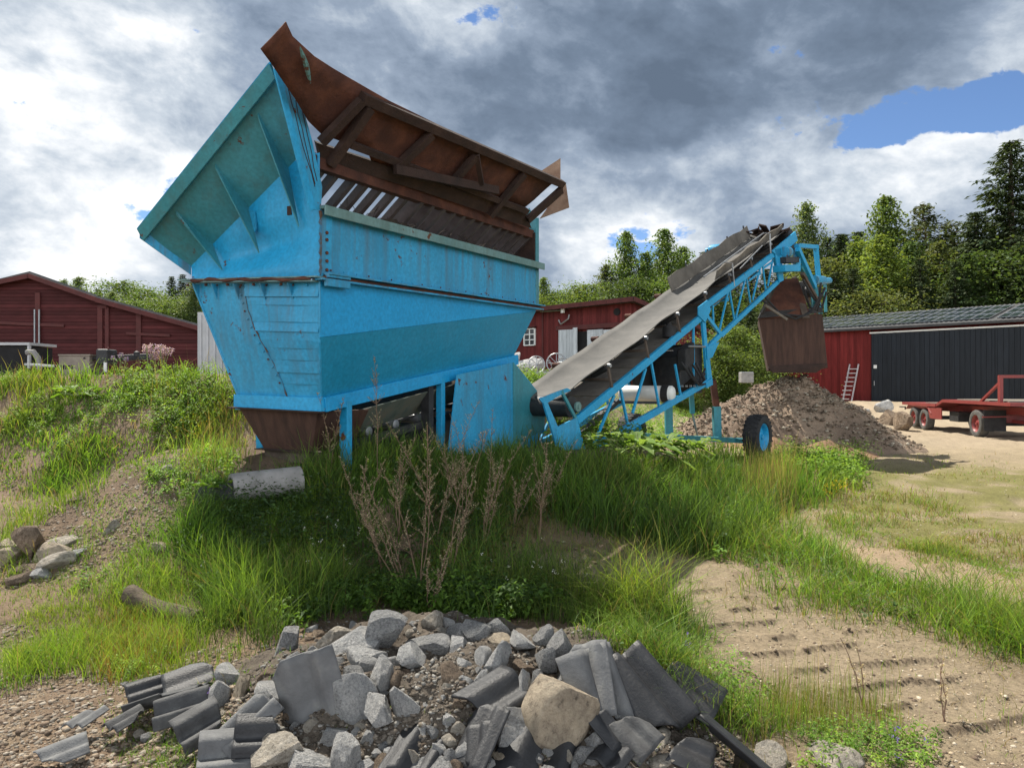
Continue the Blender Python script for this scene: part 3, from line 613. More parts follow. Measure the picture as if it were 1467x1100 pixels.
for v in bmx.verts:
    k = float(fbm(np.array([v.co.x*1.6+5]), np.array([v.co.y*1.6]), 3)[0])-.5; v.co += pn*k*.10
b = MB(); b.v = [v.co.copy()-Vector(HOP['org'])*0 for v in bmx.verts]; bmx.verts.index_update(); b.f = [tuple(v.index for v in f.verts) for f in bmx.faces]; bmx.free()
ep = b.build('extension_plate', 'rust', HOP, smooth=True); so = ep.modifiers.new('thickness', 'SOLIDIFY'); so.thickness = .012
pts = [hray(x, y, slope=SL)+pn*-.02 for x, y in ((428, 66), (432, 78), (437, 92), (440, 106), (443, 118))]
b = MB(); b.tube(pts, [.006, .02, .026, .02, .006], 5); b.build('paint_remnant', mat_n('flaked_paint', [(.42, (.09, .035, .02)), (.52, (.10, .22, .22)), (.8, (.12, .26, .27))], 22, .8, 0), HOP)
b = MB(); b.beam(A0-pn*.04, A1-pn*.04, .10, .10, up=pn); b.build('extension_top_angle', 'rust_dark', HOP, bev=.005)
b = MB(); q0 = hray(497, 203, slope=SL); q1 = hray(752, 300, slope=SL); b.beam(q0-pn*.05, q1-pn*.05, .07, .07, up=pn); b.build('extension_lower_angle', 'rust_dark', HOP)
for (a, c, w_) in (((512, 140), (455, 200), .085), ((524, 150), (468, 232), .10), ((613, 188), (560, 240), .10), ((676, 220), (640, 262), .09), ((746, 245), (698, 306), .10), ((800, 268), (752, 312), .12)):
    p, q = hray(*a, slope=SL)-pn*.07, hray(*c, slope=SL)-pn*.06; b = MB(); b.beam(p, q, w_, .07, up=pn); b.build('extension_rib', 'rust_dark', HOP)
b = MB(); p, q = hray(566, 243, slope=(SL[0]-.16, SL[1])), hray(713, 273, slope=(SL[0]-.2, SL[1])); b.beam(p, q, .05, .10, up=(0, 0, 1)); b.build('loose_timber', 'rust_dark', HOP)
b = MB(); p, q = hray(683, 222, slope=(SL[0]-.1, SL[1])), hray(690, 264, slope=(SL[0]-.2, SL[1])); b.beam(p, q, .06, .05); b.build('short_strut', 'rust_dark', HOP)
tip = [hray(803, 227, u=4.75), hray(774, 246, u=4.62), hray(803, 266, u=4.75)]
b = MB(); b.plate([hp(4.7, -.48, 4.78), hp(4.72, -.02, 4.28), hp(4.74, -.52, 4.40)], .012); b.plate(tip, .012); b.build('bent_corner_plate', mat_n('sunlit_rust', [(.3, (.16, .09, .06)), (.7, (.30, .20, .14))], 5, .8, .3, 25), HOP)  # lighter rust tone stands for sunlight falling on this corner
b = MB(); b.plate([hp(4.6, .0, 3.62), hp(4.6, .0, 4.05), hp(4.6, .9, 3.2), hp(4.6, .9, 2.9)], .02); b.build('inner_end_liner', 'rust_dark', HOP)
# debris caught on the bars
b = MB(); rnd = random.Random(8)
for i in range(46):
    u = rnd.uniform(.3, 3.6); c = hp(u, rnd.uniform(.2, .45), 3.47+tl*u+rnd.uniform(-.03, .05)); r = rnd.uniform(.03, .09)
    b.box(c, Vector((r, rnd.uniform(-.02, .02), 0)), Vector((0, r*.8, rnd.uniform(-.03, .03))), Vector((0, 0, r*.6)))
for i in range(110):
    u = rnd.uniform(.2, 4.2); c = hp(u, rnd.uniform(.05, .4), 3.47+tl*u); d = Vector((rnd.uniform(-.15, .15), rnd.uniform(-.15, .15), rnd.uniform(.0, .16))); b.tube([c, c+d*.5+Vector((0, 0, .03)), c+d], .004, 3, False)
b.build('caught_debris', mat_n('peaty_debris', [(.3, (.02, .015, .012)), (.7, (.06, .045, .032))], 9, .95, .4, 50), HOP)
# ------------------------------------------------------------------ belt conveyor
SC, CC = .643, .766
def cp(s, r, z): return Vector((.964+SC*s+CC*r, 10.6+CC*s-SC*r, z))
def zc(s): return 1.18+.425*s
def cray(px, py, r=0.0):
    k = (px-CX)/F; s = (k*(10.6-SC*r)-.964-CC*r)/(SC-k*CC); Y = 10.6+CC*s-SC*r; return cp(s, r, EYE+(CY-py)/F*Y)
CAX = (cp(1, 0, .425)-cp(0, 0, 0)).normalized(); CR = cp(0, 1, 0)-cp(0, 0, 0); CN = CR.cross(CAX).normalized()
if CN.z < 0: CN = -CN
CON = thing('belt_conveyor', cp(4.9, -.5, .2), 'long inclined belt conveyor on a two wheeled axle, blue lattice frame and dusty belt', 'conveyor')
WB = -1.05
# belt with a shallow trough, worn edges
def belt_pt(s, t, o=0):
    r = -.08-.90*t; dip = -.13*(1-(2*t-1)**2)**.8 if 0 <= t <= 1 else 0
    return cp(s, r, 1.64+.425*s+dip+.012*math.sin(s*5.1+t*3)+o+.02*(1-t)*math.sin(s*2.7))
b = MB(); ns, ntt = 60, 10; S = [-.15+i*(9.75/ns) for i in range(ns+1)]
b.add([belt_pt(s, j/ntt) for s in S for j in range(ntt+1)], [(i*(ntt+1)+j, (i+1)*(ntt+1)+j, (i+1)*(ntt+1)+j+1, i*(ntt+1)+j+1) for i in range(ns) for j in range(ntt)])
# wrap over the head drum and return
b.add([cp(9.6+.30*math.sin(a*.22), -.08-.9*j, 5.60-.26*(1-math.cos(a*.22))-.02) for a in range(0, 15) for j in (0, 1)], [(2*i, 2*i+1, 2*i+3, 2*i+2) for i in range(14)])
bo = b.build('belt', 'belt', CON, smooth=True); so = bo.modifiers.new('thickness', 'SOLIDIFY'); so.thickness = .014
# lower deck of cross boards between the chords
rnd = random.Random(5); s = .15
while s < 9.2:
    l = rnd.uniform(.42, .6); b = MB(); p = cp(s, -.5, zc(s)+.03+rnd.uniform(-.008, .008)); q = cp(s+l-.03, -.5, zc(s+l-.03)+.03); b.beam(p, q, .93, .022, up=CN); b.build('deck_board', 'deck', CON); s += l
# chords
def beam_px(pts, r, w, h, name, mat='blue', thing_=CON):
    b = MB()
    for a, c in zip(pts[:-1], pts[1:]): b.beam(cray(*a, r), cray(*c, r), w, h)
    return b.build(name, mat, thing_, bev=.004)
def mirror(pts3, off): return [p+CR*off for p in pts3]
def both(pts, w, h, name, mat='blue', r0=0.0):
    q = [cray(*p, r0) for p in pts]
    for off in (0, WB):
        b = MB(); qq = mirror(q, off)
        for a, c in zip(qq[:-1], qq[1:]): b.beam(a, c, w, h)
        b.build(name, mat, CON, bev=.004)
both([(826, 602), (1007, 452)], .06, .13, 'upper_chord')
both([(1007, 441), (1106, 366), (1139, 338)], .06, .13, 'upper_chord')
both([(852, 640), (1017, 545)], .06, .12, 'lower_chord')
both([(1017, 545), (1012, 500), (1033, 478)], .06, .10, 'knee_post')
both([(1033, 480), (1115, 403)], .06, .10, 'lower_chord')
both([(1109, 366), (1117, 402)], .06, .12, 'end_post')
both([(1006, 447), (1014, 545)], .05, .14, 'knee_post')
both([(1010, 450), (1033, 480)], .05, .08, 'knee_brace')
lac = [((850, 638), (868, 607)), ((886, 590), (897, 633)), ((897, 633), (898, 580)), ((914, 590), (927, 543)), ((932, 540), (943, 585)), ((963, 520), (975, 565)), ((868, 575), (886, 630))]
lac = [((850, 638), (880, 566)), ((889, 558), (900, 612)), ((906, 592), (925, 528)), ((933, 520), (944, 582)), ((967, 522), (975, 566))]
for a, c in lac: both([a, c], .035, .045, 'lacing_bar')
lac2 = [((1021, 437), (1022, 462)), ((1031, 472), (1043, 418)), ((1045, 416), (1052, 458)), ((1054, 456), (1068, 397)), ((1069, 396), (1075, 434)), ((1078, 430), (1090, 380)), ((1092, 377), (1097, 415)), ((1100, 410), (1107, 372)), ((1073, 402), (1088, 390)), ((1094, 384), (1107, 375))]
for a, c in lac2: both([a, c], .03, .045, 'lacing_bar')
q = [cray(*p, .04) for p in ((1000, 440), (1013, 430), (1018, 444), (1010, 462), (1000, 452))]
for off in (0, WB-.08): MB().plate(mirror(q, off), .02).build('gusset_plate', 'blue', CON)
q = [cray(*p, .04) for p in ((1012, 497), (1030, 490), (1020, 512), (1013, 515))]
MB().plate(q, .016).build('gusset_plate', 'blue', CON)
q = [cray(*p, .04) for p in ((1011, 548), (1020, 541), (1021, 551), (1012, 556))]
MB().plate(q, .016).build('gusset_plate', 'blue', CON)
for s in (1.2, 3.2, 5.6, 7.4, 8.9): b = MB(); b.beam(cp(s, -.03, zc(s)-.08), cp(s, WB+.03, zc(s)-.08), .06, .08); b.build('cross_tie', 'blue', CON)
# tail plates
q = [cray(*p, .03) for p in ((796, 612), (826, 598), (832, 622), (838, 643), (804, 645), (795, 628))]
for off in (0, WB-.06): MB().plate(mirror(q, off), .02).build('tail_plate', 'blue_old', CON)
q = [cray(*p, .02) for p in ((775, 569), (784, 578), (806, 630), (797, 640)) ]
b = MB(); b.plate(q, .03); b.build('tail_strut', 'blue_old', CON)
q = [cray(*p, .02) for p in ((772, 571), (800, 560), (812, 556), (818, 559), (800, 567), (779, 580))]
b = MB(); b.plate(q, .02); b.build('tail_lip', 'blue_old', CON)
b = MB(); b.beam(cray(804, 560, .02), cray(826, 602, .02), .03, .05); b.build('tail_brace', 'teal', CON)
b = MB(); b.lathe(cp(-.02, -.08, 1.36), -CR, [(0, 0), (0, .16), (.9, .16), (.9, 0)], 20); b.build('tail_drum', 'iron', CON, smooth=True)
b = MB(); b.lathe(cp(-.02, .05, 1.36), CR, [(-.03, 0), (-.03, .075), (0, .075), (.004, .03), (.02, .03), (.02, 0)], 16); b.build('bearing', 'palerail', CON, smooth=True)
# idler sets: three rollers and a bracket each
s = .95
while s < 9.2:
    z = 1.64+.425*s
    for (r0, r1, dz0, dz1) in ((-.06, -.34, -.03, -.15), (-.36, -.70, -.16, -.16), (-.72, -1.0, -.15, -.03)):
        p, q = cp(s, r0, z+dz0-.05), cp(s, r1, z+dz1-.05); b = MB(); b.tube([p, p+(q-p)*.01, q-(q-p)*.01, q], [.03, .052, .052, .03], 12); b.build('idler_roller', 'iron', CON, smooth=True)
    b = MB(); b.beam(cp(s, .02, zc(s)+.06), cp(s, -.06, z-.03), .05, .03); b.beam(cp(s, WB-.02, zc(s)+.06), cp(s, -1.0, z-.03), .05, .03); b.beam(cp(s, -.02, z-.27), cp(s, WB+.02, z-.27), .05, .04)
    b.build('idler_bracket', 'darkwood', CON); b = MB(); b.lathe(cp(s, -.05, z-.05), CR, [(0, 0), (0, .035), (.05, .035), (.05, 0)], 10); b.build('roller_cap', 'steel', CON, smooth=True)
    b = MB(); b.lathe(cp(s, -1.0, z-.03), -CR, [(0, 0), (0, .05), (.14, .05), (.14, 0)], 10); b.build('roller_cap', 'rust', CON, smooth=True); s += 1.18
# rubber skirt boards along the upper half
for (sa, sb, r, h, nm) in ((4.75, 9.0, -.88, .30, 'skirt_board'), (5.3, 9.2, -.20, .20, 'skirt_board')):
    b = MB(); k = 10; lo_ = [cp(sa+(sb-sa)*i/k, r, 1.64+.425*(sa+(sb-sa)*i/k)-.03) for i in range(k+1)]
    hi_ = [p+Vector((0, 0, h+.03*math.sin(i*1.9)))+CR*(-.10 if r < -.5 else .05) for i, p in enumerate(lo_)]
    b.add(lo_+hi_, [(i, i+1, i+k+2, i+k+1) for i in range(k)]); o = b.build(nm, 'deck', CON); so = o.modifiers.new('thickness', 'SOLIDIFY'); so.thickness = .025
for s in (5.6, 6.7, 7.8, 8.8): b = MB(); b.beam(cp(s, -.94, zc(s)+.3), cp(s, -1.0, zc(s)+.78), .03, .03); b.build('skirt_clamp', 'iron', CON)
b = MB(); b.tube([cray(*p, .03) for p in ((1052, 410), (1049, 377), (1036, 376))], .016, 6); b.build('hand_rail', 'steel', CON, smooth=True)
b = MB(); b.tube([cray(*p, .03) for p in ((1104, 363), (1103, 335), (1094, 334), (1008, 397))], .016, 6); b.build('hand_rail', 'steel', CON, smooth=True)
b = MB(); b.tube([cray(*p, .03) for p in ((1060, 385), (1092, 352), (1010, 412))][:2], .012, 6); b.build('side_rail', 'steel', CON)
# head: drum, frame, hopper hood, torn rubber
b = MB(); b.lathe(cp(9.55, -.06, 5.42), -CR, [(0, 0), (0, .2), (.94, .2), (.94, 0)], 24); b.build('head_drum', 'iron', CON, smooth=True)
for r in (.05, WB-.05):
    q = [cray(*p, 0)+CR*r for p in ((1102, 360), (1136, 332), (1139, 345), (1112, 369))]
    MB().plate(q, .03).build('head_plate', 'blue', CON)
    q = [cray(*p, 0)+CR*r for p in ((1106, 358), (1115, 356), (1119, 402), (1113, 405))]
    MB().plate(q, .03).build('head_plate', 'blue', CON)
hb = .12
b = MB(); b.beam(cray(1116, 385, hb), cray(1136, 385, hb), .30, .16); b.build('motor_bracket', 'blue', CON, bev=.008)
b = MB(); b.lathe(cray(1124, 361, hb), (cray(1138, 361, hb)-cray(1124, 361, hb)), [(0, 0), (0, .13), (.24, .13), (.26, .10), (.26, 0)], 16); b.build('gear_motor', 'blue_old', CON, smooth=True)
b = MB(); b.beam(cray(1118, 373, hb-.05), cray(1137, 373, hb-.05), .28, .14); b.build('gearbox', 'iron', CON, bev=.01)
b = MB(); b.beam(cray(1141.5, 356, hb), cray(1141.5, 389, hb), .14, .14, up=(1, 0, 0)); b.build('head_post', 'blue', CON, bev=.006)
b = MB(); b.beam(cray(1141, 352, hb), cray(1170, 354, hb), .12, .10); b.beam(cray(1168.5, 352, hb), cray(1172.5, 398, hb), .12, .10, up=(1, 0, 0)); b.build('roll_frame', 'blue', CON, bev=.005)
b = MB(); b.beam(cray(1143, 357, hb+.1), cray(1167, 411, hb+.1), .10, .13); b.build('head_arm', 'blue', CON, bev=.005)
b = MB(); b.beam(cray(1147, 382, hb+.03), cray(1166, 412, hb+.03), .10, .12); b.build('head_arm', 'teal', CON, bev=.005)
b = MB(); b.tube([cray(1166, 401, hb), cray(1179, 402, hb)], .125, 12); b.tube([cray(1179, 402, hb), cray(1188, 402, hb)], .085, 12); b.build('hydraulic_motor', 'blue_old', CON, smooth=True)
b = MB(); b.beam(cray(1164.5, 405, hb), cray(1166, 442, hb), .12, .10, up=(1, 0, 0)); b.build('side_frame', 'teal', CON); b = MB(); b.beam(cray(1182, 408, hb), cray(1183, 447, hb), .06, .06, up=(1, 0, 0)); b.build('side_frame', 'teal', CON)
b = MB(); b.beam(cray(1149, 392, hb+.15), cray(1176, 440, hb+.15), .09, .08); b.build('frame_strut', 'darkwood', CON)
b = MB(); b.beam(cray(1148, 413, -.2), cray(1160, 424, -.2), .5, .4); b.lathe(cray(1155, 418, .05), CR, [(0, 0), (0, .16), (.12, .16), (.12, 0)], 16); b.build('drive_housing', 'iron', CON, bev=.02)
b = MB(); rnd = random.Random(3)
for i in range(22):
    c = cp(9.3+rnd.uniform(-.4, .4), rnd.uniform(-1.0, -.05), 5.50+rnd.uniform(-.14, .16)); d = Vector((rnd.uniform(-.17, .17), rnd.uniform(-.15, .15), rnd.uniform(-.04, .08)))
    b.beam(c-d, c+d, rnd.uniform(.08, .22), .03, up=Vector((rnd.uniform(-.5, .5), rnd.uniform(-.5, .5), 1)))
b.build('torn_rubber', 'rust_dark', CON)
b = MB(); b.lathe(cp(7.9, -1.15, 4.98), -CR, [(0, 0), (0, .13), (.06, .16), (.3, .16), (.36, .10), (.42, .10), (.42, 0)], 16); b.build('drum_motor', 'blue_old', CON, smooth=True); b = MB(); b.lathe(cp(7.62, -1.2, 4.9), -CAX, [(0, 0), (0, .12), (.2, .12), (.2, 0)], 14); b.build('motor_cap', 'black', CON, smooth=True)
# rusty hood below the head: sloped upper sheet and hanging box
def hood(px, py, Y): return at(px, py, Y)
Yh = 18.2
dw = Vector((.30, .95, 0)).normalized()
f = [hood(1087, 457, Yh), hood(1178, 449, Yh+.25), hood(1186, 527, Yh+.25), hood(1101, 531, Yh)]
b = MB(); b.hexa(f[3], f[2], f[2]+dw*1.2, f[3]+dw*1.2, f[0], f[1], f[1]+dw*1.2, f[0]+dw*1.2); b.build('discharge_hood', 'rust_streak', CON, bev=.01)
lp = [hood(1101, 528, Yh-.03), hood(1107, 534, Yh-.03), hood(1168, 534, Yh+.2), hood(1184, 524, Yh+.22)]
b = MB(); b.plate(lp+[hood(1184, 520, Yh+.22), hood(1101, 524, Yh-.03)], .05); b.build('hood_lip', 'rust_dark', CON)
us = [hood(1086, 458, Yh+.02), hood(1160, 450, Yh+.02), hood(1143, 399, Yh+.5), hood(1117, 400, Yh+.5), hood(1098, 424, Yh+.3)]
b = MB(); b.plate(us, .02); b.build('hood_back_sheet', 'rust', CON)
b = MB(); b.plate([hood(1150, 456, Yh-.05), hood(1160, 456, Yh-.05), hood(1140, 396, Yh+.6), hood(1134, 398, Yh+.6)], .04); b.build('hood_side', 'darkwood', CON)
b = MB(); b.plate([hood(1086, 456, Yh-.04), hood(1178, 448, Yh+.2), hood(1178, 440, Yh+.2), hood(1090, 447, Yh-.04)], .04); b.build('hood_flange', 'black', CON)
b = MB(); b.beam(cp(9.0, -.1, 4.5), hood(1090, 452, Yh), .07, .07); b.build('hood_hanger', 'iron', CON); b = MB(); b.beam(cray(1168, 412, hb), hood(1176, 450, Yh+.25), .08, .08); b.build('hood_hanger', 'teal', CON)
b = MB(); b.beam(hood(1096, 437, 17.1), hood(1128, 458, 17.0), .09, .05); b.build('loose_stick', 'wood', CON)
for k, pts in enumerate((((1090, 428), (1110, 446), (1140, 457), (1162, 448), (1176, 422)), ((1095, 425), (1118, 450), (1150, 453), (1170, 440), (1182, 412)), ((1150, 400), (1166, 428), (1178, 440), (1184, 418)), ((1150, 410), (1160, 440), (1172, 446), (1176, 405)))):
    MB().tube([hood(x, y, 17.3+.08*k) for x, y in pts], .028, 6).build('hose', 'black', CON, smooth=True)
# power pack
b = MB(); 
b.box(cp(3.75, -.35, 2.02), CAX*.28, CR*.28, Vector((0, 0, .30))); b.build('engine_block', 'iron', CON, bev=.02)
b = MB(); b.box(cp(3.62, -.02, 2.22), CAX*.20, CR*.10, Vector((0, 0, .20))); b.build('air_box', 'black', CON, bev=.03)
b = MB(); b.box(cp(4.35, -.45, 2.0), cp(.16, 0, 0)-cp(0, 0, 0), CR*.35, Vector((0, 0, .48))); b.build('radiator_shroud', 'iron', CON, bev=.02)
b = MB(); b.lathe(cp(3.15, -.12, 2.56), Vector((0, 0, 1)), [(0, 0), (0, .12), (.2, .12), (.22, .05), (.26, .05), (.26, 0)], 14); b.build('air_filter', 'black', CON, smooth=True)
b = MB(); b.tube([cp(3.5, .1, 2.4), cp(4.2, .1, 2.42)], .018, 6); b.build('engine_rail', 'steel', CON)
for r, x in ((.0, 3.9), (-.1, 4.1), (-.15, 4.2)): b = MB(); b.tube([cp(x, r, 2.9), cp(x, r, 1.8)], .025, 6); b.build('engine_pipe', 'blue', CON)
for k in range(4): b = MB(); b.lathe(cp(3.35+.17*k, .02, 1.66), CR, [(0, 0), (0, .02), (.04, .02), (.04, 0)], 8); b.build('valve', 'steel', CON)
for k in range(4): rnd = random.Random(k); b = MB(); b.tube([cp(3.3+.2*k, .05, 2.1), cp(3.5+.2*k, .14, 1.75+.1*rnd.random()), cp(3.9, .12, 1.68), cp(4.3, .05, 1.7+.1*k)], .02, 6); b.build('hose', 'black', CON, smooth=True)
b = MB(); b.box(cp(3.6, -.75, 2.05), CAX*.7, CR*.03, Vector((0, 0, .42))); b.build('engine_cover', 'dark', CON)
# white fuel tank slung below
tk = [(0, 0), (0, .05), (.02, .12), (.05, .145), (1.03, .145), (1.06, .12), (1.08, .05), (1.08, 0)]
p, q = at(888, 563, 13.5), at(968, 564, 12.9); b = MB(); b.lathe(p, q-p, tk, 24); tank = b.build('fuel_tank', 'white', CON, smooth=True)
b = MB(); d = (q-p).normalized(); b.lathe(p+d*.86, d, [(0, .15), (0, .158), (.13, .158), (.13, .15)], 24); b.build('tank_strap', 'black', CON)
b = MB(); b.lathe(p+d*.4+Vector((0, 0, .14)), (0, 0, 1), [(0, 0), (0, .04), (.04, .04), (.04, 0)], 10); b.build('tank_cap', 'black', CON)
b = MB(); b.beam(at(832, 622, 11.6), at(884, 574, 13), .10, .08); b.beam(at(884, 576, 13), at(945, 577, 13), .05, .05); b.build('tow_bar', 'iron', CON)
# axle, legs, wheels
b = MB(); b.beam(cp(4.93, .62, .58), cp(4.93, -1.75, .58), .20, .09); b.beam(cp(4.7, .5, .6), cp(4.7, -1.5, .6), .04, .1); b.build('axle_beam', 'teal', CON, bev=.008)
for r in (.02, -1.05):
    b = MB(); b.beam(cp(4.90, r, 1.25), cp(4.93, r, .6), .15, .15, up=(1, 0, 0)); b.build('leg', 'teal', CON, bev=.006)
    b = MB(); b.beam(cp(4.72, r, 1.78), cp(4.90, r, 1.2), .115, .115, up=(1, 0, 0)); b.build('leg_tube', 'rust', CON)
b = MB(); b.beam(cray(990, 560, -.6), cray(992, 592, -.6), .09, .09, up=(1, 0, 0)); b.build('jack_tube', 'teal', CON); b = MB(); b.tube([cray(992, 592, -.6), cray(1000, 628, -.6)], .025, 8); b.build('jack_rod', 'steel', CON)
def wheel(c, ax, rad, wid, parent, rimmat='blue', lugs=True, name='wheel'):
    ax = ax.normalized(); b = MB(); h = wid/2; ri = rad*.60
    b.lathe(c, ax, [(-h*.75, ri), (-h*.95, ri*1.08), (-h, rad*.82), (-h*.9, rad*.95), (-h*.6, rad*.99), (0, rad), (h*.6, rad*.99), (h*.9, rad*.95), (h, rad*.82), (h*.95, ri*1.08), (h*.75, ri), (-h*.75, ri)], 48)
    if lugs:
        x = ax.cross(Vector((0, 0, 1))).normalized(); y = ax.cross(x)
        for k in range(26):
            for sg in (-1, 1):
                t = 2*math.pi*(k+.5*(sg > 0))/26; t2 = t+.13; e0 = x*math.cos(t)+y*math.sin(t); e1 = x*math.cos(t2)+y*math.sin(t2)
                b.beam(c+e0*(rad*.995)+ax*sg*h*.08, c+e1*(rad*.955)+ax*sg*h*.97, rad*.075, rad*.06, up=e0)
    w_ = b.build(name, 'black', parent, smooth=False)
    b = MB(); b.lathe(c, ax, [(-h*.74, ri*1.0), (-h*.6, ri*.92), (h*.2, ri*.86), (h*.25, ri*.45), (h*.45, ri*.40), (h*.5, ri*.2), (h*.75, ri*.18), (h*.78, 0)], 32); b.lathe(c, ax, [(h*.2, ri*.86), (h*.7, ri*.94), (h*.82, ri*1.02), (h*.78, ri*1.04)], 32)
    r_ = b.build('rim', rimmat, w_, smooth=True)
    return w_
zr = .435
wheel(cp(4.93, .85, h1(*cp(4.93, .85, 0).xy)+zr-.02), CR, .43, .30, CON); wheel(cp(4.93, -1.95, h1(*cp(4.93, -1.95, 0).xy)+zr-.02), -CR, .43, .30, CON)
# ------------------------------------------------------------------ buildings
def boards(name, c, horizontal, pitch, bstr=.6, var=.25, rough=.8):
    """painted boarding: board edges as bump, each board a little different"""
    m, nt, p = new_mat(name); g = nt.nodes.new('ShaderNodeTexCoord').outputs['UV']
    sp = nt.nodes.new('ShaderNodeSeparateXYZ'); lnk(nt, g, sp.inputs[0]); x = sp.outputs[1 if horizontal else 0]
    def mth(op, a, b): n = nt.nodes.new('ShaderNodeMath'); n.operation = op; (lnk(nt, a, n.inputs[0]) if not isinstance(a, float) else None); n.inputs[1].default_value = b; return n.outputs[0]
    q = mth('DIVIDE', x, pitch); fr = mth('FRACT', q, 0); fl = mth('FLOOR', q, 0)
    wn = nt.nodes.new('ShaderNodeTexWhiteNoise'); wn.noise_dimensions = '1D'; lnk(nt, fl, wn.inputs['W'])
    base = ramp(nt, wn.outputs['Value'], [(0, tuple(v*(1-var) for v in c)), (1, tuple(v*(1+var) for v in c))])
    base = mixc(nt, 1.0, base, ramp(nt, noise(nt, 1.5, 6, .65, (1, 1, 3) if horizontal else (4, 4, .5)), [(.3, (.72,)*3), (.7, (1.2,)*3)]), 'MULTIPLY')
    e = ramp(nt, fr, [(0, (0, 0, 0)), (.10, (1, 1, 1)), (.90, (1, 1, 1)), (1, (0, 0, 0))])
    lnk(nt, base, p.inputs['Base Color']); p.inputs['Roughness'].default_value = rough; p.inputs['Specular IOR Level'].default_value = .2
    bump(nt, p, e, bstr, .03); return m
M['redboard'] = boards('red_boarding', (.115, .022, .021), False, .15)
M['redold'] = boards('old_red_siding', (.07, .0175, .018), True, .16, .8, .3)
M['redmetal'] = boards('red_sheet_cladding', (.15, .020, .019), False, .22)
M['blackmetal'] = boards('black_ribbed_cladding', (.014, .018, .024), False, .28, .8, .12, .5)
M['greymetal'] = boards('pale_ribbed_doors', (.46, .49, .52), False, .18, .6, .06, .5)
M['redtrim'] = mat_n('red_trim', [(.3, (.06, .015, .014)), (.7, (.10, .022, .02))], 3, .75, .2, 30)
M['roofdark'] = mat_n('dark_roofing', [(.3, (.03, .03, .032)), (.7, (.06, .058, .058))], 1.5, .6, .2, 20)
M['eternit'] = mat_n('grey_fibre_cement', [(.3, (.07, .07, .072)), (.7, (.12, .12, .118))], 1.2, .85, .3, 20)
def quad_wall(name, pts, mat, parent, th=.12, out=None):
    """flat wall panel with UVs in metres; pts: outline in the wall plane, first edge along the bottom"""
    pts = [Vector(p) for p in pts]; ex = (pts[1]-pts[0]); ex.z = 0; ex.normalize()
    b = MB().plate(pts, th); o = b.build(name, mat, parent); me = o.data; uv = me.uv_layers.new(name='uv'); org = Vector(parent['org']); p0 = pts[0]
    for l in me.loops:
        v = me.vertices[l.vertex_index].co+org-p0; uv.data[l.index].uv = (v.dot(ex)+50, v.z+50)
    return o
def onwall(pa, pb, px, py, off=0.0):
    """point on the vertical plane through ground points pa, pb seen at a photo position; off = metres towards the camera"""
    k = (px-CX)/F; ax, ay = pa; bx, by = pb; dx_, dy_ = bx-ax, by-ay; t = (k*ay-ax)/(dx_-k*dy_); X, Y = ax+t*dx_, ay+t*dy_
    n = Vector((dy_, -dx_, 0)).normalized()
    if n.y > 0: n = -n
    return Vector((X, Y, EYE+(CY-py)/F*Y))+n*off
def wrect(pa, pb, x0, y0, x1, y1, off):   # rectangle on a wall from two corners; returns bl br tr tl
    a = onwall(pa, pb, x0, y1, off); c = onwall(pa, pb, x1, y0, off); zb = a.z; zt = c.z
    return [Vector((a.x, a.y, zb)), Vector((c.x, c.y, zb)), Vector((c.x, c.y, zt)), Vector((a.x, a.y, zt))]
# --- barn with black sliding doors
BA, BB = (21.9, 50.0), (21.9+.68*30, 50-.733*30)
bd = Vector((.68, -.733, 0)); bn = Vector((-.733, -.68, 0)); bo_ = -bn
A = Vector((*BA, 0))
BARN = thing('machine_barn', A+Vector((8, 0, .4)), 'long barn with black ribbed sliding doors, red wall and solar panels on its roof', 'barn')
def bp(t, d, z): return A+bd*t+bo_*d+Vector((0, 0, z))
EV = 5.35
quad_wall('wall', [bp(-4, 0, -.5), bp(3.25, 0, -.5), bp(3.25, 0, EV), bp(-4, 0, EV)], 'redmetal', BARN)
quad_wall('wall', [bp(3.25, .25, -.5), bp(26, .25, -.5), bp(26, .25, EV), bp(3.25, .25, EV)], 'redmetal', BARN)
quad_wall('gable_wall', [bp(-4, 16, -.5), bp(-4, 0.06, -.5), bp(-4, 0.06, EV), bp(-4, 8, EV+2.2), bp(-4, 16, EV)], 'redmetal', BARN)
quad_wall('back_wall', [bp(26, 16, -.5), bp(-4, 16, -.5), bp(-4, 16, EV), bp(26, 16, EV)], 'redmetal', BARN)
for i, (t0, t1) in enumerate(((3.3, 10.3), (10.32, 17.6), (17.62, 25.5))):
    d_ = quad_wall('sliding_door', [bp(t0, -.10, .35), bp(t1, -.10, .35), bp(t1, -.10, EV-.30), bp(t0, -.10, EV-.30)], 'blackmetal', BARN, .08)
    if i == 0:
        MB().box(bp(3.55, -.16, 2.85), bd*.10, bn*.015, Vector((0, 0, .11))).build('notice', 'whitepaint', d_); MB().tube([bp(3.5, -.2, 1.9), bp(3.5, -.2, 1.6)], .03, 6).build('door_handle', 'steel', d_)
b = MB(); b.beam(bp(3.2, -.17, EV-.24), bp(26, -.17, EV-.24), .06, .10); b.build('door_rail', 'whitepaint', BARN)
b = MB(); b.beam(bp(-4.3, -.5, EV+.02), bp(26, -.5, EV+.02), .14, .14); b.build('gutter', 'roofdark', BARN)
b = MB(); b.tube([bp(-.3, -.35, EV-.25), bp(-.3, -.15, EV-.6)], .16, 8); b.build('outdoor_lamp', 'whitepaint', BARN)
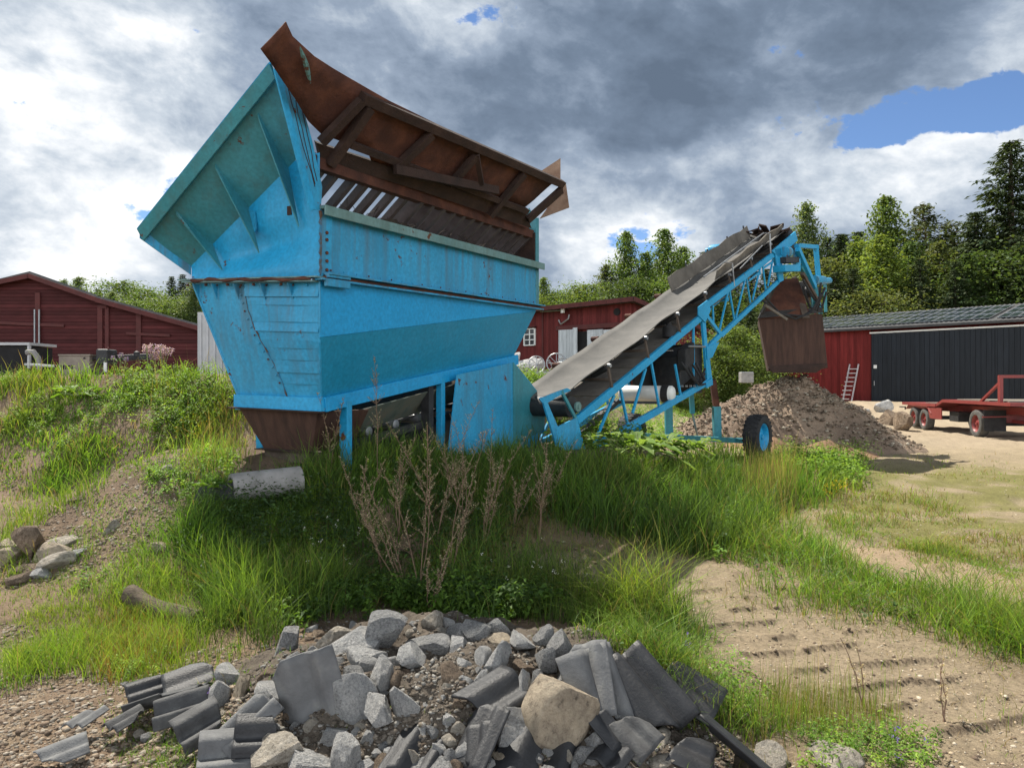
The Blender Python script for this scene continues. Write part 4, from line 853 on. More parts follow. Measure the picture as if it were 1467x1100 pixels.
# corrugated roof, front slope
def rp(t, d, o=0): return bp(t, d, EV+.08+d*.21+o)
b = MB(); n = 440
row0 = [rp(-4.4+30.6*i/n, -.55, .035*math.sin(i*math.pi/2)) for i in range(n+1)]; row1 = [rp(-4.4+30.6*i/n, 8, .035*math.sin(i*math.pi/2)) for i in range(n+1)]
b.add(row0+row1, [(i, i+1, n+2+i, n+1+i) for i in range(n)]); rf = b.build('roof', 'eternit', BARN, smooth=True); so = rf.modifiers.new('thickness', 'SOLIDIFY'); so.thickness = .04
b = MB(); b.plate([bp(-4.4, 8, EV+.09+8*.21), bp(26.2, 8, EV+.09+8*.21), bp(26.2, 16.6, EV-.2), bp(-4.4, 16.6, EV-.2)], .06); b.build('roof_back', 'roofdark', BARN)
m, nt_, p_ = new_mat('solar_cells'); tcx = nt_.nodes.new('ShaderNodeNewGeometry').outputs['Position']
lnk(nt_, ramp(nt_, noise(nt_, .6, 3), [(.3, (.012, .02, .03)), (.7, (.03, .042, .055))]), p_.inputs['Base Color']); p_.inputs['Roughness'].default_value = .14; p_.inputs['Specular IOR Level'].default_value = .5; M['solar'] = m
k = 0
for i in range(28):
    t = -3.9+i*1.06+(.35 if i > 12 else 0)
    for j in range(3):
        d0 = .75+j*2.0; b = MB(); b.plate([rp(t, d0, .12), rp(t+1.0, d0, .12), rp(t+1.0, d0+1.93, .12), rp(t, d0+1.93, .12)], .035); o = b.build('solar_panel', 'solar', BARN); k += 1
        b = MB()
        for (q0, q1) in ((rp(t, d0, .145), rp(t+1.0, d0, .145)), (rp(t, d0+1.93, .145), rp(t+1, d0+1.93, .145)), (rp(t, d0, .145), rp(t, d0+1.93, .145)), (rp(t+1, d0, .145), rp(t+1, d0+1.93, .145)), (rp(t+.5, d0, .14), rp(t+.5, d0+1.93, .14))): b.beam(q0, q1, .03, .02)
        b.build('panel_frame', 'steel', o)
# --- ladder
la, lb = onwall(BA, BB, 1214, 562, .9), onwall(BA, BB, 1218, 522, .12)
ld_ = thing('ladder', Vector((la.x, la.y, h1(la.x, la.y))), 'short aluminium ladder leaning on the red wall of the barn', 'ladder')
M['alu'] = mat_n('aluminium', [(.3, (.55, .53, .55)), (.7, (.68, .66, .68))], 5, .35, 0, metal=.3)
for off in (0, .58):
    b = MB(); b.beam(la+bd*off+Vector((0, 0, -.9)), lb+bd*(off+.02), .05, .09); b.build('rail', 'alu', ld_)
for i in range(8): q = la.lerp(lb, (i-1.5)/6.6); b = MB(); b.beam(q, q+bd*.59, .05, .05); b.build('rung', 'alu', ld_)
# --- red shed with white windows and pale folding doors
SA, SB_ = (6.41, 38.0), (6.41-.774*24, 38+.633*24)
sd_ = Vector((-.774, .633, 0)); sA = Vector((*SA, 0)); sn = Vector((-.633, -.774, 0)); sb = -sn
SHED = thing('red_shed', sA+sd_*6+Vector((0, 0, 1.2)), 'low red shed with white framed windows and half open pale folding doors', 'shed')
def spt(t, d, z): return sA+sd_*t+sb*d+Vector((0, 0, z))
quad_wall('wall', [spt(20, 0, .5), spt(0, 0, .5), spt(0, 0, 6.1), spt(20, 0, 5.8)], 'redboard', SHED)
quad_wall('gable_wall', [spt(-.06, .06, .5), spt(-.06, 9, .5), spt(-.06, 9, 4.9), spt(-.06, .06, 6.05)], 'redboard', SHED)
quad_wall('back_wall', [spt(0, 9, .5), spt(20, 9, .5), spt(20, 9, 4.9), spt(0, 9, 4.9)], 'redboard', SHED)
b = MB(); b.plate([spt(20.3, -.7, 5.85), spt(-.5, -.7, 6.2), spt(-.5, 9.3, 4.95), spt(20.3, 9.3, 4.7)], .16); b.build('roof', 'roofdark', SHED)
b = MB(); b.beam(spt(20.3, -.74, 5.80), spt(-.5, -.74, 6.14), .05, .24); b.beam(spt(-.54, -.7, 6.15), spt(-.54, 9.3, 4.9), .05, .24); b.build('eaves_board', 'redtrim', SHED)
for (x0, y0, x1, y1) in ((753, 471, 768, 495), (733, 472, 743, 496)):
    r_ = wrect(SA, SB_, x0, y0, x1, y1, .07); o = MB().plate(r_, .05).build('window', 'glass', SHED); fr_ = MB(); f = [p+sn*.05 for p in r_]
    for i in range(4): fr_.beam(f[i], f[(i+1) % 4], .06, .12, up=sn)
    for t in (1/3, 2/3): fr_.beam(f[0].lerp(f[3], t), f[1].lerp(f[2], t), .05, .05, up=sn)
    fr_.beam(f[0].lerp(f[1], .5), f[3].lerp(f[2], .5), .05, .05, up=sn); fr_.build('frame', 'whitepaint', o)
r_ = wrect(SA, SB_, 753, 471, 768, 495, .07); b = MB(); b.beam(r_[3]+Vector((-.2, 0, .12))+sn*.15, r_[2]+Vector((.15, 0, .12))+sn*.15, .35, .05); b.build('window_hood', 'redtrim', SHED)
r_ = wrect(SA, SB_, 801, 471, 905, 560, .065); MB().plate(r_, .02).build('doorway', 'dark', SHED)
for (x0, x1, o_) in ((804, 828, .25), (828, 834, .5), (845, 867, .25), (868, 886, .25), (887, 903, .25)):
    r_ = wrect(SA, SB_, x0, 472 if o_ < .4 else 470, x1, 560, o_); quad_wall('door_leaf', r_, 'greymetal', SHED, .05)
b = MB(); r_ = wrect(SA, SB_, 800, 466, 906, 471, .12); b.beam(r_[0], r_[1], .3, .25); b.build('door_rail', 'redtrim', SHED)
b = MB(); b.beam(onwall(SA, SB_, 779, 447, .09), onwall(SA, SB_, 779, 545, .09), .08, .1, up=sn); b.build('corner_strip', 'redtrim', SHED)
b = MB(); b.tube([onwall(SA, SB_, *p, .35) for p in ((779, 447), (811, 445.5))], .035, 6); b.tube([onwall(SA, SB_, *p, .25) for p in ((804, 459), (807, 465), (818, 457), (819, 451))], .045, 6); b.build('lamp_bracket', 'steel', SHED)
b = MB(); b.lathe(onwall(SA, SB_, 812, 446, .4), (0, 0, 1), [(-.12, 0), (-.12, .12), (.1, .12), (.1, 0)], 8); b.build('lamp', 'whitepaint', SHED)
b = MB(); b.tube([onwall(SA, SB_, 885, 447, .12), onwall(SA, SB_, 885, 447, -.02)], .2, 12); b.build('vent_hole', 'dark', SHED)
b = MB(); gq = [spt(-.12, 1.6, 4.55), spt(-.12, 2.9, 4.45), spt(-.12, 2.9, 5.2), spt(-.12, 1.6, 5.35)]; b.plate(gq, .05); o = b.build('window', 'glass', SHED); b = MB(); [b.beam(gq[i]+Vector((.05, -.02, 0)), gq[(i+1) % 4]+Vector((.05, -.02, 0)), .1, .1) for i in range(4)]; b.build('frame', 'whitepaint', o)
# --- old red barn on the left, gable towards us
LY = 32.0
def lp_(px, py, dY=0): return at(px, py, LY+dY)
LB = thing('old_barn', Vector((-19, LY+.3, 1.8)), 'weathered dark red barn with horizontal boards and a wide low gable', 'barn')
za = lp_(50, 395).z
g = [Vector((-36, LY, 1.2)), Vector((-12.0, LY, 1.2)), Vector((-12.0, LY, lp_(335, 482).z)), lp_(145, 430), lp_(50, 396), Vector((-36, LY, lp_(50, 396).z-3.6))]
quad_wall('gable_wall', g, 'redold', LB, .2)
ov = -.35; BV = Vector((-12, 16, 0))
def roofpl(p, q, nm):
    b = MB(); u_ = Vector((0, 0, .09)); b.hexa(p+Vector((0, ov, -.07)), q+Vector((0, ov, -.07)), q+BV+Vector((0, 0, -.07)), p+BV+Vector((0, 0, -.07)), p+Vector((0, ov, .13)), q+Vector((0, ov, .13)), q+BV+Vector((0, 0, .13)), p+BV+Vector((0, 0, .13))); b.build(nm, 'eternit', LB)
roofpl(lp_(50, 394.5), lp_(145, 428), 'roof'); roofpl(lp_(145, 429), lp_(345, 484.5), 'roof'); roofpl(Vector((-37, LY, lp_(50, 396).z-3.75)), lp_(50, 394.5), 'roof')
b = MB(); b.beam(lp_(-60, 420)+Vector((0, -.45, 0)), lp_(50, 397)+Vector((0, -.45, -.02)), .05, .2); b.beam(lp_(50, 397)+Vector((0, -.45, 0)), lp_(145, 430.5)+Vector((0, -.45, 0)), .05, .2); b.beam(lp_(145, 431)+Vector((0, -.45, 0)), lp_(345, 486.5)+Vector((0, -.45, 0)), .05, .2); b.build('barge_board', 'redtrim', LB)
for (x0, y0, x1, y1, w_, mt) in ((57, 420, 57, 530, .22, 'redtrim'), (146, 438, 146, 530, .22, 'redtrim'), (156, 440, 156, 530, .16, 'redtrim'), (201, 447, 201, 530, .22, 'redtrim')):
    b = MB(); b.beam(lp_(x0, y0)+Vector((0, -.14, 0)), lp_(x1, y1)+Vector((0, -.14, 0)), w_, .06, up=(0, 1, 0)); b.build('corner_batten', mt, LB)
for x in (54, 60.5): b = MB(); b.beam(lp_(x, 444)+Vector((0, -.2, 0)), lp_(x, 530)+Vector((0, -.2, 0)), .05, .05, up=(0, 1, 0)); b.build('door_bar', 'steel', LB)
b = MB(); b.beam(lp_(-40, 461)+Vector((0, -.16, 0)), lp_(95, 467)+Vector((0, -.16, 0)), .06, .13); b.build('sill_board', 'redtrim', LB); b = MB(); b.beam(lp_(184, 478)+Vector((0, -.16, 0)), lp_(246, 481)+Vector((0, -.16, 0)), .06, .12); b.build('sill_board', 'redtrim', LB)
b = MB(); b.beam(lp_(146, 440)+Vector((0, -.17, 0)), lp_(156, 440.5)+Vector((0, -.17, 0)), .06, .14); b.build('door_head', 'redtrim', LB)
quad_wall('back_wall', [Vector((-24, LY+15.8, 1)), Vector((-48, LY+15.8, 1)), Vector((-48, LY+15.8, 2.8)), Vector((-33.5, LY+15.8, 6.2)), Vector((-24, LY+15.8, 3.5))], 'redold', LB)
quad_wall('side_wall', [Vector((-12.1, LY+.2, 1)), Vector((-24, LY+15.7, 1)), Vector((-24, LY+15.7, 3.5)), Vector((-12.1, LY+.2, 3.5))], 'redold', LB)
# --- grey ribbed container wall glimpsed behind the hopper
c = at(290, 510, 17); b = thing('steel_container', Vector((c.x+.6, 17.6, h1(c.x+.6, 17.6))), 'pale grey ribbed steel container standing behind the left edge of the hopper', 'container')
M['palepanel'] = mat_n('pale_galvanised', [(.3, (.34, .35, .36)), (.7, (.46, .47, .48))], 2, .5, .1, 20)
x0 = at(283, 0, 17).x; m_ = MB(); m_.hexa((x0, 17, 1.4), (x0+2.0, 17, 1.4), (x0+2.0, 18.4, 1.4), (x0, 18.4, 1.4), (x0, 17, 3.42), (x0+2, 17, 3.42), (x0+2, 18.4, 3.42), (x0, 18.4, 3.42)); bx_ = m_.build('body', 'palepanel', b)
for i in range(12): MB().beam((x0+.08+i*.165, 16.985, 1.45), (x0+.08+i*.165, 16.985, 3.35), .05, .03, up=(0, 1, 0)).build('rib', 'palepanel', bx_)
# ------------------------------------------------------------------ things on the bank, left
def bank(px, Y): X = (px-CX)/F*Y; return Vector((X, Y, h1(X, Y)))
def boxy(b, px0, px1, py0, py1, Y, d):
    a, c = at(px0, py1, Y), at(px1, py0, Y); k = (Y+d)/Y; return b.hexa(a, (c.x, Y, a.z), (c.x, Y+d, a.z), (a.x, Y+d, a.z), (a.x, Y, c.z), (c.x, Y, c.z), (c.x, Y+d, c.z), (a.x, Y+d, c.z))
t = thing('steel_cabinet', bank(18, 15.4), 'low dark steel box with pale rim on the grassy bank, farthest left', 'box'); boxy(MB(), -20, 40, 496, 540, 15, .8).build('body', 'dark', t); b = MB(); boxy(b, -22, 42, 490.5, 494.5, 14.95, .9); b.build('lid', 'palepanel', t)
b = MB(); boxy(b, 39, 42, 494, 528, 14.97, .06); b.build('edge_strip', 'palepanel', t)
b = MB(); b.tube([at(38, 505, 14.7), at(48, 504, 14.7), at(54, 512, 14.7), at(57, 524, 14.7), at(56, 530, 14.7)], .055, 8); tag(b.build('drain_hose', 'concrete', None, smooth=True), 'short grey bent hose beside the dark steel box', 'hose')
M['ply'] = mat_n('sun_bleached_board', [(.3, (.20, .17, .14)), (.6, (.28, .24, .20)), (.8, (.33, .29, .25))], 3, .85, .3, 20)
t = thing('plywood_crate', bank(106, 15.4), 'beige plywood crate on the bank in front of the old red barn', 'crate'); boxy(MB(), 84, 128, 509, 540, 15, .7).build('body', 'ply', t, bev=.01); b = MB(); boxy(b, 83, 129, 507.5, 509.5, 14.97, .76); b.build('lid', 'ply', t); MB().lathe(at(121, 513, 14.99), (0, -1, 0), [(0, 0), (0, .02), (.012, .02), (.012, 0)], 8).build('knot_hole', 'dark', t)
t = thing('slatted_tray', bank(75, 14.6), 'flat grey slatted tray lying left of the plywood crate', 'tray'); b = MB(); b.beam(at(42, 522, 14.3), at(84, 525, 14.3), .3, .04); b.build('rim', 'palepanel', t)
for i in range(9): x = 70+i*4; b = MB(); b.beam(at(x, 526, 14.2), at(x+1.6, 526.2, 14.2), .03, .09); b.build('slat', 'black', t)
t = thing('old_engine', bank(153, 15.5), 'dark discarded engine with a red cap on the bank', 'engine'); b = MB(); b.box(at(153, 512, 15.2), (.13, 0, 0), (0, .2, 0), (0, 0, .17)); b.build('block', 'iron', t, bev=.04); b = MB(); b.lathe(at(153, 506, 15.2), (0, 0, 1), [(-.1, .15), (.0, .14), (.06, .08), (.06, 0)], 12); b.build('housing', 'iron', t, smooth=True); b = MB(); b.lathe(at(155, 501, 15.1), (0, 0, 1), [(-.06, .02), (.04, .02), (.06, 0)], 8); b.build('cap', 'redtrim', t)
b = MB(); b.lathe(at(151, 526, 15), (0, 0, 1), [(-.1, .0), (-.1, .035), (.1, .035), (.1, 0)], 8); b.build('filter', 'whitepaint', t)
b = MB(); b.lathe(at(140, 524, 15.1), (0, 1, 0), [(0, .2), (.0, .16), (.06, .16), (.06, .2), (0, .2)], 18); b.build('flywheel', 'iron', t)
t = thing('steel_beam_stack', bank(190, 15.6), 'dark tarred beam lying on the bank behind the pink phlox', 'beam'); b = MB(); b.beam(at(158, 514, 15.6), at(214, 511, 15.6), .25, .13); b.build('beam', 'iron', t, bev=.02); b = MB(); b.lathe(at(196, 508, 15.5), (0, 0, 1), [(-.05, .0), (-.05, .06), (.06, .06), (.08, 0)], 12); b.build('bolt_head', 'iron', t)
# ------------------------------------------------------------------ clutter by the shed, seen past the hopper
def rock_mesh(seed, sub=3, cuts=9, rough=.06, flat=1.0):
    rnd = random.Random(seed); bm = bmesh.new(); bmesh.ops.create_icosphere(bm, subdivisions=sub, radius=1)
    pl = []
    for _ in range(cuts):
        n = Vector((rnd.gauss(0, 1), rnd.gauss(0, 1), rnd.gauss(0, 1)*flat)).normalized(); pl.append((n, rnd.uniform(.36, .70)))
    off = np.array([rnd.uniform(0, 50), rnd.uniform(0, 50)])
    from mathutils import noise as mn
    for v in bm.verts:
        p = v.co.copy()
        for n, d in pl:
            k = p.dot(n)
            if k > d: p -= n*(k-d)*.93
        q = p*1.7+Vector((off[0], off[1], seed)); p += p.normalized()*(mn.fractal(q, 1, 2, 4)*rough); p += p.normalized()*(mn.fractal(q*4.5, .9, 2, 4)*rough*.42); v.co = p
    me = bpy.data.meshes.new('rock'); bm.to_mesh(me); bm.free()
    for p in me.polygons: p.use_smooth = True
    try: me.set_sharp_from_angle(angle=R(24))
    except Exception: pass
    return me
def granite(name, a, b_, c_, sc=9):
    m, nt, p = new_mat(name); tcx = nt.nodes.new('ShaderNodeTexCoord').outputs['Object']
    spk = ramp(nt, noise(nt, sc*1.3, 7, .85, None, tcx), [(.34, tuple(v*.3 for v in a)), (.45, a), (.56, b_), (.68, c_)])
    big = ramp(nt, noise(nt, 1.6, 4, .6, None, tcx), [(.3, (.72,)*3), (.7, (1.18, 1.15, 1.1))]); lnk(nt, mixc(nt, 1.0, spk, big, 'MULTIPLY'), p.inputs['Base Color'])
    p.inputs['Roughness'].default_value = .88; p.inputs['Specular IOR Level'].default_value = .25; bump(nt, p, noise(nt, sc*.55, 10, .75, None, tcx), .9, .12); return m
M['granite'] = granite('grey_granite', (.42, .425, .43), (.58, .585, .585), (.73, .73, .72))
M['granite_d'] = granite('dark_granite', (.27, .275, .28), (.42, .425, .43), (.58, .58, .57))
M['beige'] = granite('beige_fieldstone', (.44, .37, .285), (.50, .43, .33), (.56, .49, .39), 2.5)
M['brownstone'] = granite('brown_fieldstone', (.20, .15, .11), (.27, .21, .155), (.34, .28, .22), 5)
M['palestone'] = granite('pale_fieldstone', (.42, .38, .32), (.52, .48, .42), (.6, .57, .5), 4)
ROCK = {}
def rock(name, c, dims, seed, mat, label=None, cat='stone', group=None, rot=None, cuts=9, rough=.06):
    rough *= .8
    key = (seed, mat, cuts)
    if key not in ROCK:
        me = rock_mesh(seed, 5 if max(dims) > .16 else 4 if max(dims) > .08 else 3, cuts, rough); me.materials.append(M[mat]); ROCK[key] = me
    o = bpy.data.objects.new(name, ROCK[key]); COL.objects.link(o); o.location = c; o.scale = tuple(d/1.5 for d in dims)
    rnd = random.Random(int(c[0]*1000)+seed); o.rotation_euler = rot or (rnd.uniform(-.3, .3), rnd.uniform(-.3, .3), rnd.uniform(0, 6.28)); return tag(o, label, cat, group)
Yk = 30
for (x, y, w, h, sd, lb) in ((752, 528, 44, 28, 3, 'largest pale grey rock right of the hopper, before the red shed'), (776, 538, 26, 26, 5, 'dark grey rock below the hay rake wheels'), (740, 512, 14, 14, 7, 'small pale rock touching the edge of the hopper, before the shed'), (790, 538, 24, 16, 9, 'flat grey rock half hidden behind the conveyor belt'), (764, 520, 26, 12, 12, 'long flat pale rock behind the largest grey rock')):
    p = at(x, y, Yk); rock('boulder', p, (w/F*Yk, w/F*Yk*.8, h/F*Yk*1.05), sd, 'granite' if sd != 5 else 'granite_d', lb, 'rock', 'rocks before the red shed')
t = thing('hay_rake', at(786, 528, 29), 'old hay rake with spoked wheels standing before the red shed', 'farm tool')
for (x, y, r, sl) in ((769, 522, .34, .3), (797, 520, .40, -.2)):
    c = at(x, y, 29); a = Vector((sl, -1, .15)).normalized(); b = MB(); xx = a.cross(Vector((0, 0, 1))).normalized(); yy = a.cross(xx); b.tube([c+(xx*math.cos(k*.3307)+yy*math.sin(k*.3307))*r for k in range(20)], .028, 6); w_ = b.build('rake_wheel', 'steel', t, smooth=True)
    for k in range(8): e = xx*math.cos(k*.785)+yy*math.sin(k*.785); MB().tube([c, c+e*r], .014, 5).build('spoke', 'steel', w_)
b = MB(); b.beam(at(762, 535, 29), at(808, 532, 29), .08, .08); b.beam(at(786, 516, 29.2), at(802, 540, 28.9), .06, .06); b.build('frame', 'steel', t)
t = thing('sack_pallet', at(818, 530, 31), 'white wrapped sacks on a pallet behind the wire panel', 'pallet'); b = MB(); boxy(b, 798, 846, 518, 532, 31, 1.2); b.build('sacks', 'whitepaint', t, bev=.08); b = MB(); boxy(b, 798, 846, 532, 537, 31, 1.2); b.build('pallet', 'wood', t)
t = thing('wire_panel', at(820, 538, 30), 'grey wire panel standing before the white wrapped sacks', 'fence panel')
for i in range(9): b = MB(); b.tube([at(800+i*5.5, 513, 30), at(800+i*5.5, 538, 30)], .014, 5); b.build('upright', 'steel', t)
b = MB(); b.tube([at(799, 514, 30), at(846, 514, 30)], .02, 5); b.build('top_wire', 'steel', t); b = MB(); b.tube([at(799, 537, 30), at(846, 537, 30)], .02, 5); b.build('bottom_wire', 'steel', t)
p = at(1069, 541, 30); t = thing('concrete_block', Vector((p.x, 30, h1(p.x, 30))), 'square grey concrete block in the shrubs behind the gravel heap', 'block'); MB().box(p, (.26, 0, 0), (0, .2, 0), (0, 0, .22)).build('block', 'concrete', t, bev=.02); MB().box(p+Vector((0, 0, .23)), (.24, 0, 0), (0, .18, 0), (0, 0, .012)).build('cap', 'palepanel', t)
# ------------------------------------------------------------------ red flatbed trailer
TA, TB = Vector((15.7, 28.5, 0)), Vector((14.4, 21.0, 0)); tdv = (TB-TA).normalized(); twv = Vector((-tdv.y, tdv.x, 0))
if twv.x < 0: twv = -twv
def tp(l, w, z): return TA+tdv*l+twv*w+Vector((0, 0, z))
M['tred'] = paint('trailer_red', (.20, .035, .035), (.25, .05, .045), .4, rust=(.10, .05, .035), chips=.4)
TR = thing('flatbed_trailer', tp(3.5, 1.2, 0), 'red two axle flatbed farm trailer parked in front of the black barn doors', 'trailer')
b = MB(); b.box(tp(1.55, 1.2, .93), tdv*1.6, twv*1.22, Vector((0, 0, .05))); b.hexa(tp(3.1, 0, .88), tp(3.1, 2.42, .88), tp(3.7, 2.42, 1.06), tp(3.7, 0, 1.06), tp(3.1, 0, .98), tp(3.1, 2.42, .98), tp(3.7, 2.42, 1.16), tp(3.7, 0, 1.16)); b.box(tp(6.0, 1.2, 1.11), tdv*2.3, twv*1.22, Vector((0, 0, .05))); b.build('bed', 'tred', TR)
b = MB(); b.box(tp(2.4, 1.2, 1.0), tdv*.7, twv*1.0, Vector((0, 0, .012))); b.box(tp(6.2, 1.2, 1.18), tdv*1.7, twv*1.05, Vector((0, 0, .018))); b.build('deck_planks', 'wood', TR)
b = MB(); b.beam(tp(.2, .7, .78), tp(8.2, .7, .9), .12, .22); b.beam(tp(.2, 1.7, .78), tp(8.2, 1.7, .9), .12, .22); b.build('chassis', 'tred', TR)
b = MB(); b.beam(tp(7.6, .05, 1.1), tp(7.6, .05, 1.95), .1, .1, up=(0, 1, 0)); b.beam(tp(7.6, 2.38, 1.1), tp(7.6, 2.38, 1.95), .1, .1, up=(0, 1, 0)); b.beam(tp(7.6, .0, 1.92), tp(7.6, 2.43, 1.92), .08, .09); b.beam(tp(7.6, .05, 1.75), tp(6.4, .05, 1.15), .07, .07); b.beam(tp(7.6, 2.38, 1.75), tp(6.4, 2.38, 1.15), .07, .07); b.build('headboard', 'tred', TR)
def wz(l, w, r): p = tp(l, w, 0); return Vector((p.x, p.y, h1(p.x, p.y)+r-.01))
M['greytyre'] = mat_n('dusty_tyre', [(.3, (.05, .048, .045)), (.7, (.12, .115, .105))], 6, .85, .4, 40)
def twheel(l, w, r): 
    o = wheel(wz(l, w, r), -twv if w < 1.2 else twv, r, .28, TR, 'tred', False); o.data.materials[0] = M['greytyre']
for l in (.95, 1.95):
    for w in (.16, 2.26): twheel(l, w, .40)
for w in (.16, 2.26): twheel(6.05, w, .44)
for l_ in (.95, 1.95, 6.05): b = MB(); b.beam(tp(l_, .2, .43), tp(l_, 2.2, .43), .1, .1); b.build('axle', 'iron', TR)
b = MB(); b.plate([tp(.35, -.02, .72), tp(.6, -.02, .88), tp(2.35, -.02, .88), tp(2.75, -.02, .62), tp(2.75, .3, .62), tp(2.35, .3, .9), tp(.6, .3, .9), tp(.35, .3, .74)], .02); b.plate([tp(2.4, .02, .85), tp(3.6, .02, .85), tp(3.6, .02, .45), tp(2.6, .02, .45)], .03); b.build('mudguard', 'tred', TR)
b = MB(); b.plate([tp(6.7, .0, .9), tp(6.7, .62, .9), tp(6.7, .62, .25), tp(6.7, .0, .25)], .02); b.build('mud_flap', 'black', TR); b = MB(); b.beam(tp(6.72, -.05, .68), tp(6.72, .7, .70), .05, .04); b.build('flap_rail', 'tred', TR)
b = MB(); b.box(tp(6.0, 1.2, .62), tdv*.55, twv*.5, Vector((0, 0, .12))); b.beam(tp(6.5, .9, .55), tp(8.0, 1.2, .5), .1, .1); b.beam(tp(6.5, 1.5, .55), tp(8.0, 1.2, .5), .1, .1); b.build('turntable', 'tred', TR)
b = MB(); b.tube([tp(-.05, .1, .68), tp(-.05, .1, .78), tp(-.35, .0, .78)], .03, 6); b.build('tow_hook', 'iron', TR)
b = MB(); b.box(tp(4.1, .5, .58), tdv*.35, twv*.3, Vector((0, 0, .17))); b.build('tool_box', 'iron', TR, bev=.02)
# ------------------------------------------------------------------ gravel heap and loose stones
def heap_mesh(name, c, rx0, rx1, ry0, ry1, hgt, mat, seed, cols, cl=.16, pw=1.0, floor=.03):
    na, nr = 120, 46; an = np.linspace(0, 2*np.pi, na, endpoint=False); rr = np.linspace(0, 1.08, nr)
    RR, AN = np.meshgrid(rr, an, indexing='ij'); cx, sy = np.cos(AN), np.sin(AN)
    X = c[0]+RR*cx*np.where(cx > 0, rx1, rx0); Y = c[1]+RR*sy*np.where(sy > 0, ry1, ry0)
    Z = H(X, Y)+(hgt*np.clip(1-RR, -.05, 1)**pw)*(1-.0*RR)+(1-np.clip(RR, 0, 1)**4)*((fbm(X*.9, Y*.9, seed)-.5)*.55+(fbm(X*3.2, Y*3.2, seed+1)-.5)*cl*2.8+(fbm(X*9, Y*9, seed+2)-.5)*cl*.8)*min(1, hgt)
    Z = np.where(RR > 1, H(X, Y)-.05, Z)
    cols = np.array(cols); f = ss(.35, .65, fbm(X*1.2+3, Y*1.2, seed+5))[..., None]; C = (cols[0]*(1-f)+cols[1]*f)*(.75+.5*fbm(X*7, Y*7, seed+6))[..., None]
    i = np.arange(nr-1)[:, None]*na; j = np.arange(na)[None]; j2 = (j+1) % na; Q = np.stack([i+j, i+na+j, i+na+j2, i+j2], -1).reshape(-1, 4)
    me = np_mesh(name, np.stack([X, Y, Z], -1).reshape(-1, 3), [Q], mat, C.reshape(-1, 3), smooth=True); return mesh_obj(name, me), (X, Y, Z)
M['heapsoil'] = mat_attr('heap_soil', .95, 22, .9)
hc = (7.25, 18.9)
ho, (HX, HY, HZ) = heap_mesh('gravel_heap', hc, 3.0, 3.7, 1.9, 4.2, 1.92, 'heapsoil', 40, [(.24, .178, .128), (.165, .12, .088)], pw=.95)
tag(ho, 'wide grey brown gravel heap under the rusty discharge hood of the conveyor', 'gravel heap')
def heap_samp(n):
    i = (RNG.random(n)**.8*40).astype(int); j = RNG.integers(0, HX.shape[1], n); k = (np.sin(j/HX.shape[1]*6.283) < .55); i, j = i[k], j[k]
    return HX[i, j]+RNG.normal(0, .05, len(i)), HY[i, j]+RNG.normal(0, .05, len(i)), HZ[i, j]
def crumbs_on(name, n, size, cols, samp):
    global H; X, Y, Z = samp(n); keep = H; zz = Z
    H = lambda x, y: zz
    o = crumbs(name, n, lambda n_: (X, Y, np.ones(len(X))), size, cols, 'crumb'); H = keep; return o
crumbs_on('heap_gravel', 9000, (.012, .055), [(.26, .205, .15), (.18, .135, .098), (.32, .28, .22), (.13, .098, .07)], heap_samp)
for c, r, hh, lb in (((6.15, 17.1), 1.05, .42, 'low red brown sand heap between the wheel and the gravel heap'), ((7.45, 16.75), 1.15, .44, 'small brown sand heap at the foot of the gravel heap, farther from the wheel')):
    o, _ = heap_mesh('sand_heap', c, r, r, r*.8, r, hh, 'heapsoil', 60+int(c[0]), [(.24, .145, .085), (.20, .12, .075)], .05); tag(o, lb, 'sand heap', 'sand heaps')
def stone_px(x, y, w, h, seed, mat, label=None, name='stone', group=None, rot=None, cuts=9, rough=.05, cat='stone', sink=.12, dm=.8):
    X, Y = ground_at(x, y+h*.42); wy = w/F*Y; hy = h/F*Y; p = at(x, y, Y+wy*.25)
    return rock(name, p-Vector((0, 0, hy*sink*.3)), (wy*1.12, wy*dm*1.1, hy*1.12), seed, mat, label, cat, group, rot, cuts, rough)
for (x, y, w, h, sd, mt, lb) in ((1294, 606, 30, 24, 2, 'brownstone', 'large brown boulder at the right foot of the gravel heap by the trailer'), (1266, 583, 18, 17, 4, 'granite', 'upright grey rock high on the right end of the gravel heap'), (1274, 600, 34, 22, 6, 'brownstone', 'dark brown boulder half buried left of the largest one at the heap foot'),
        (1240, 590, 24, 14, 8, 'granite_d', 'dark flat rock on the right slope of the gravel heap'), (1212, 590, 30, 18, 10, 'granite_d', 'mossy dark rock halfway down the gravel heap'), (1250, 614, 22, 14, 11, 'brownstone', 'small brown rock below the dark flat rock at the heap foot'), (1062, 590, 34, 22, 13, 'brownstone', 'earth covered boulder on the left flank of the gravel heap')):
    stone_px(x, y, w, h, sd, mt, lb, 'boulder', 'boulders on the gravel heap', cat='boulder')
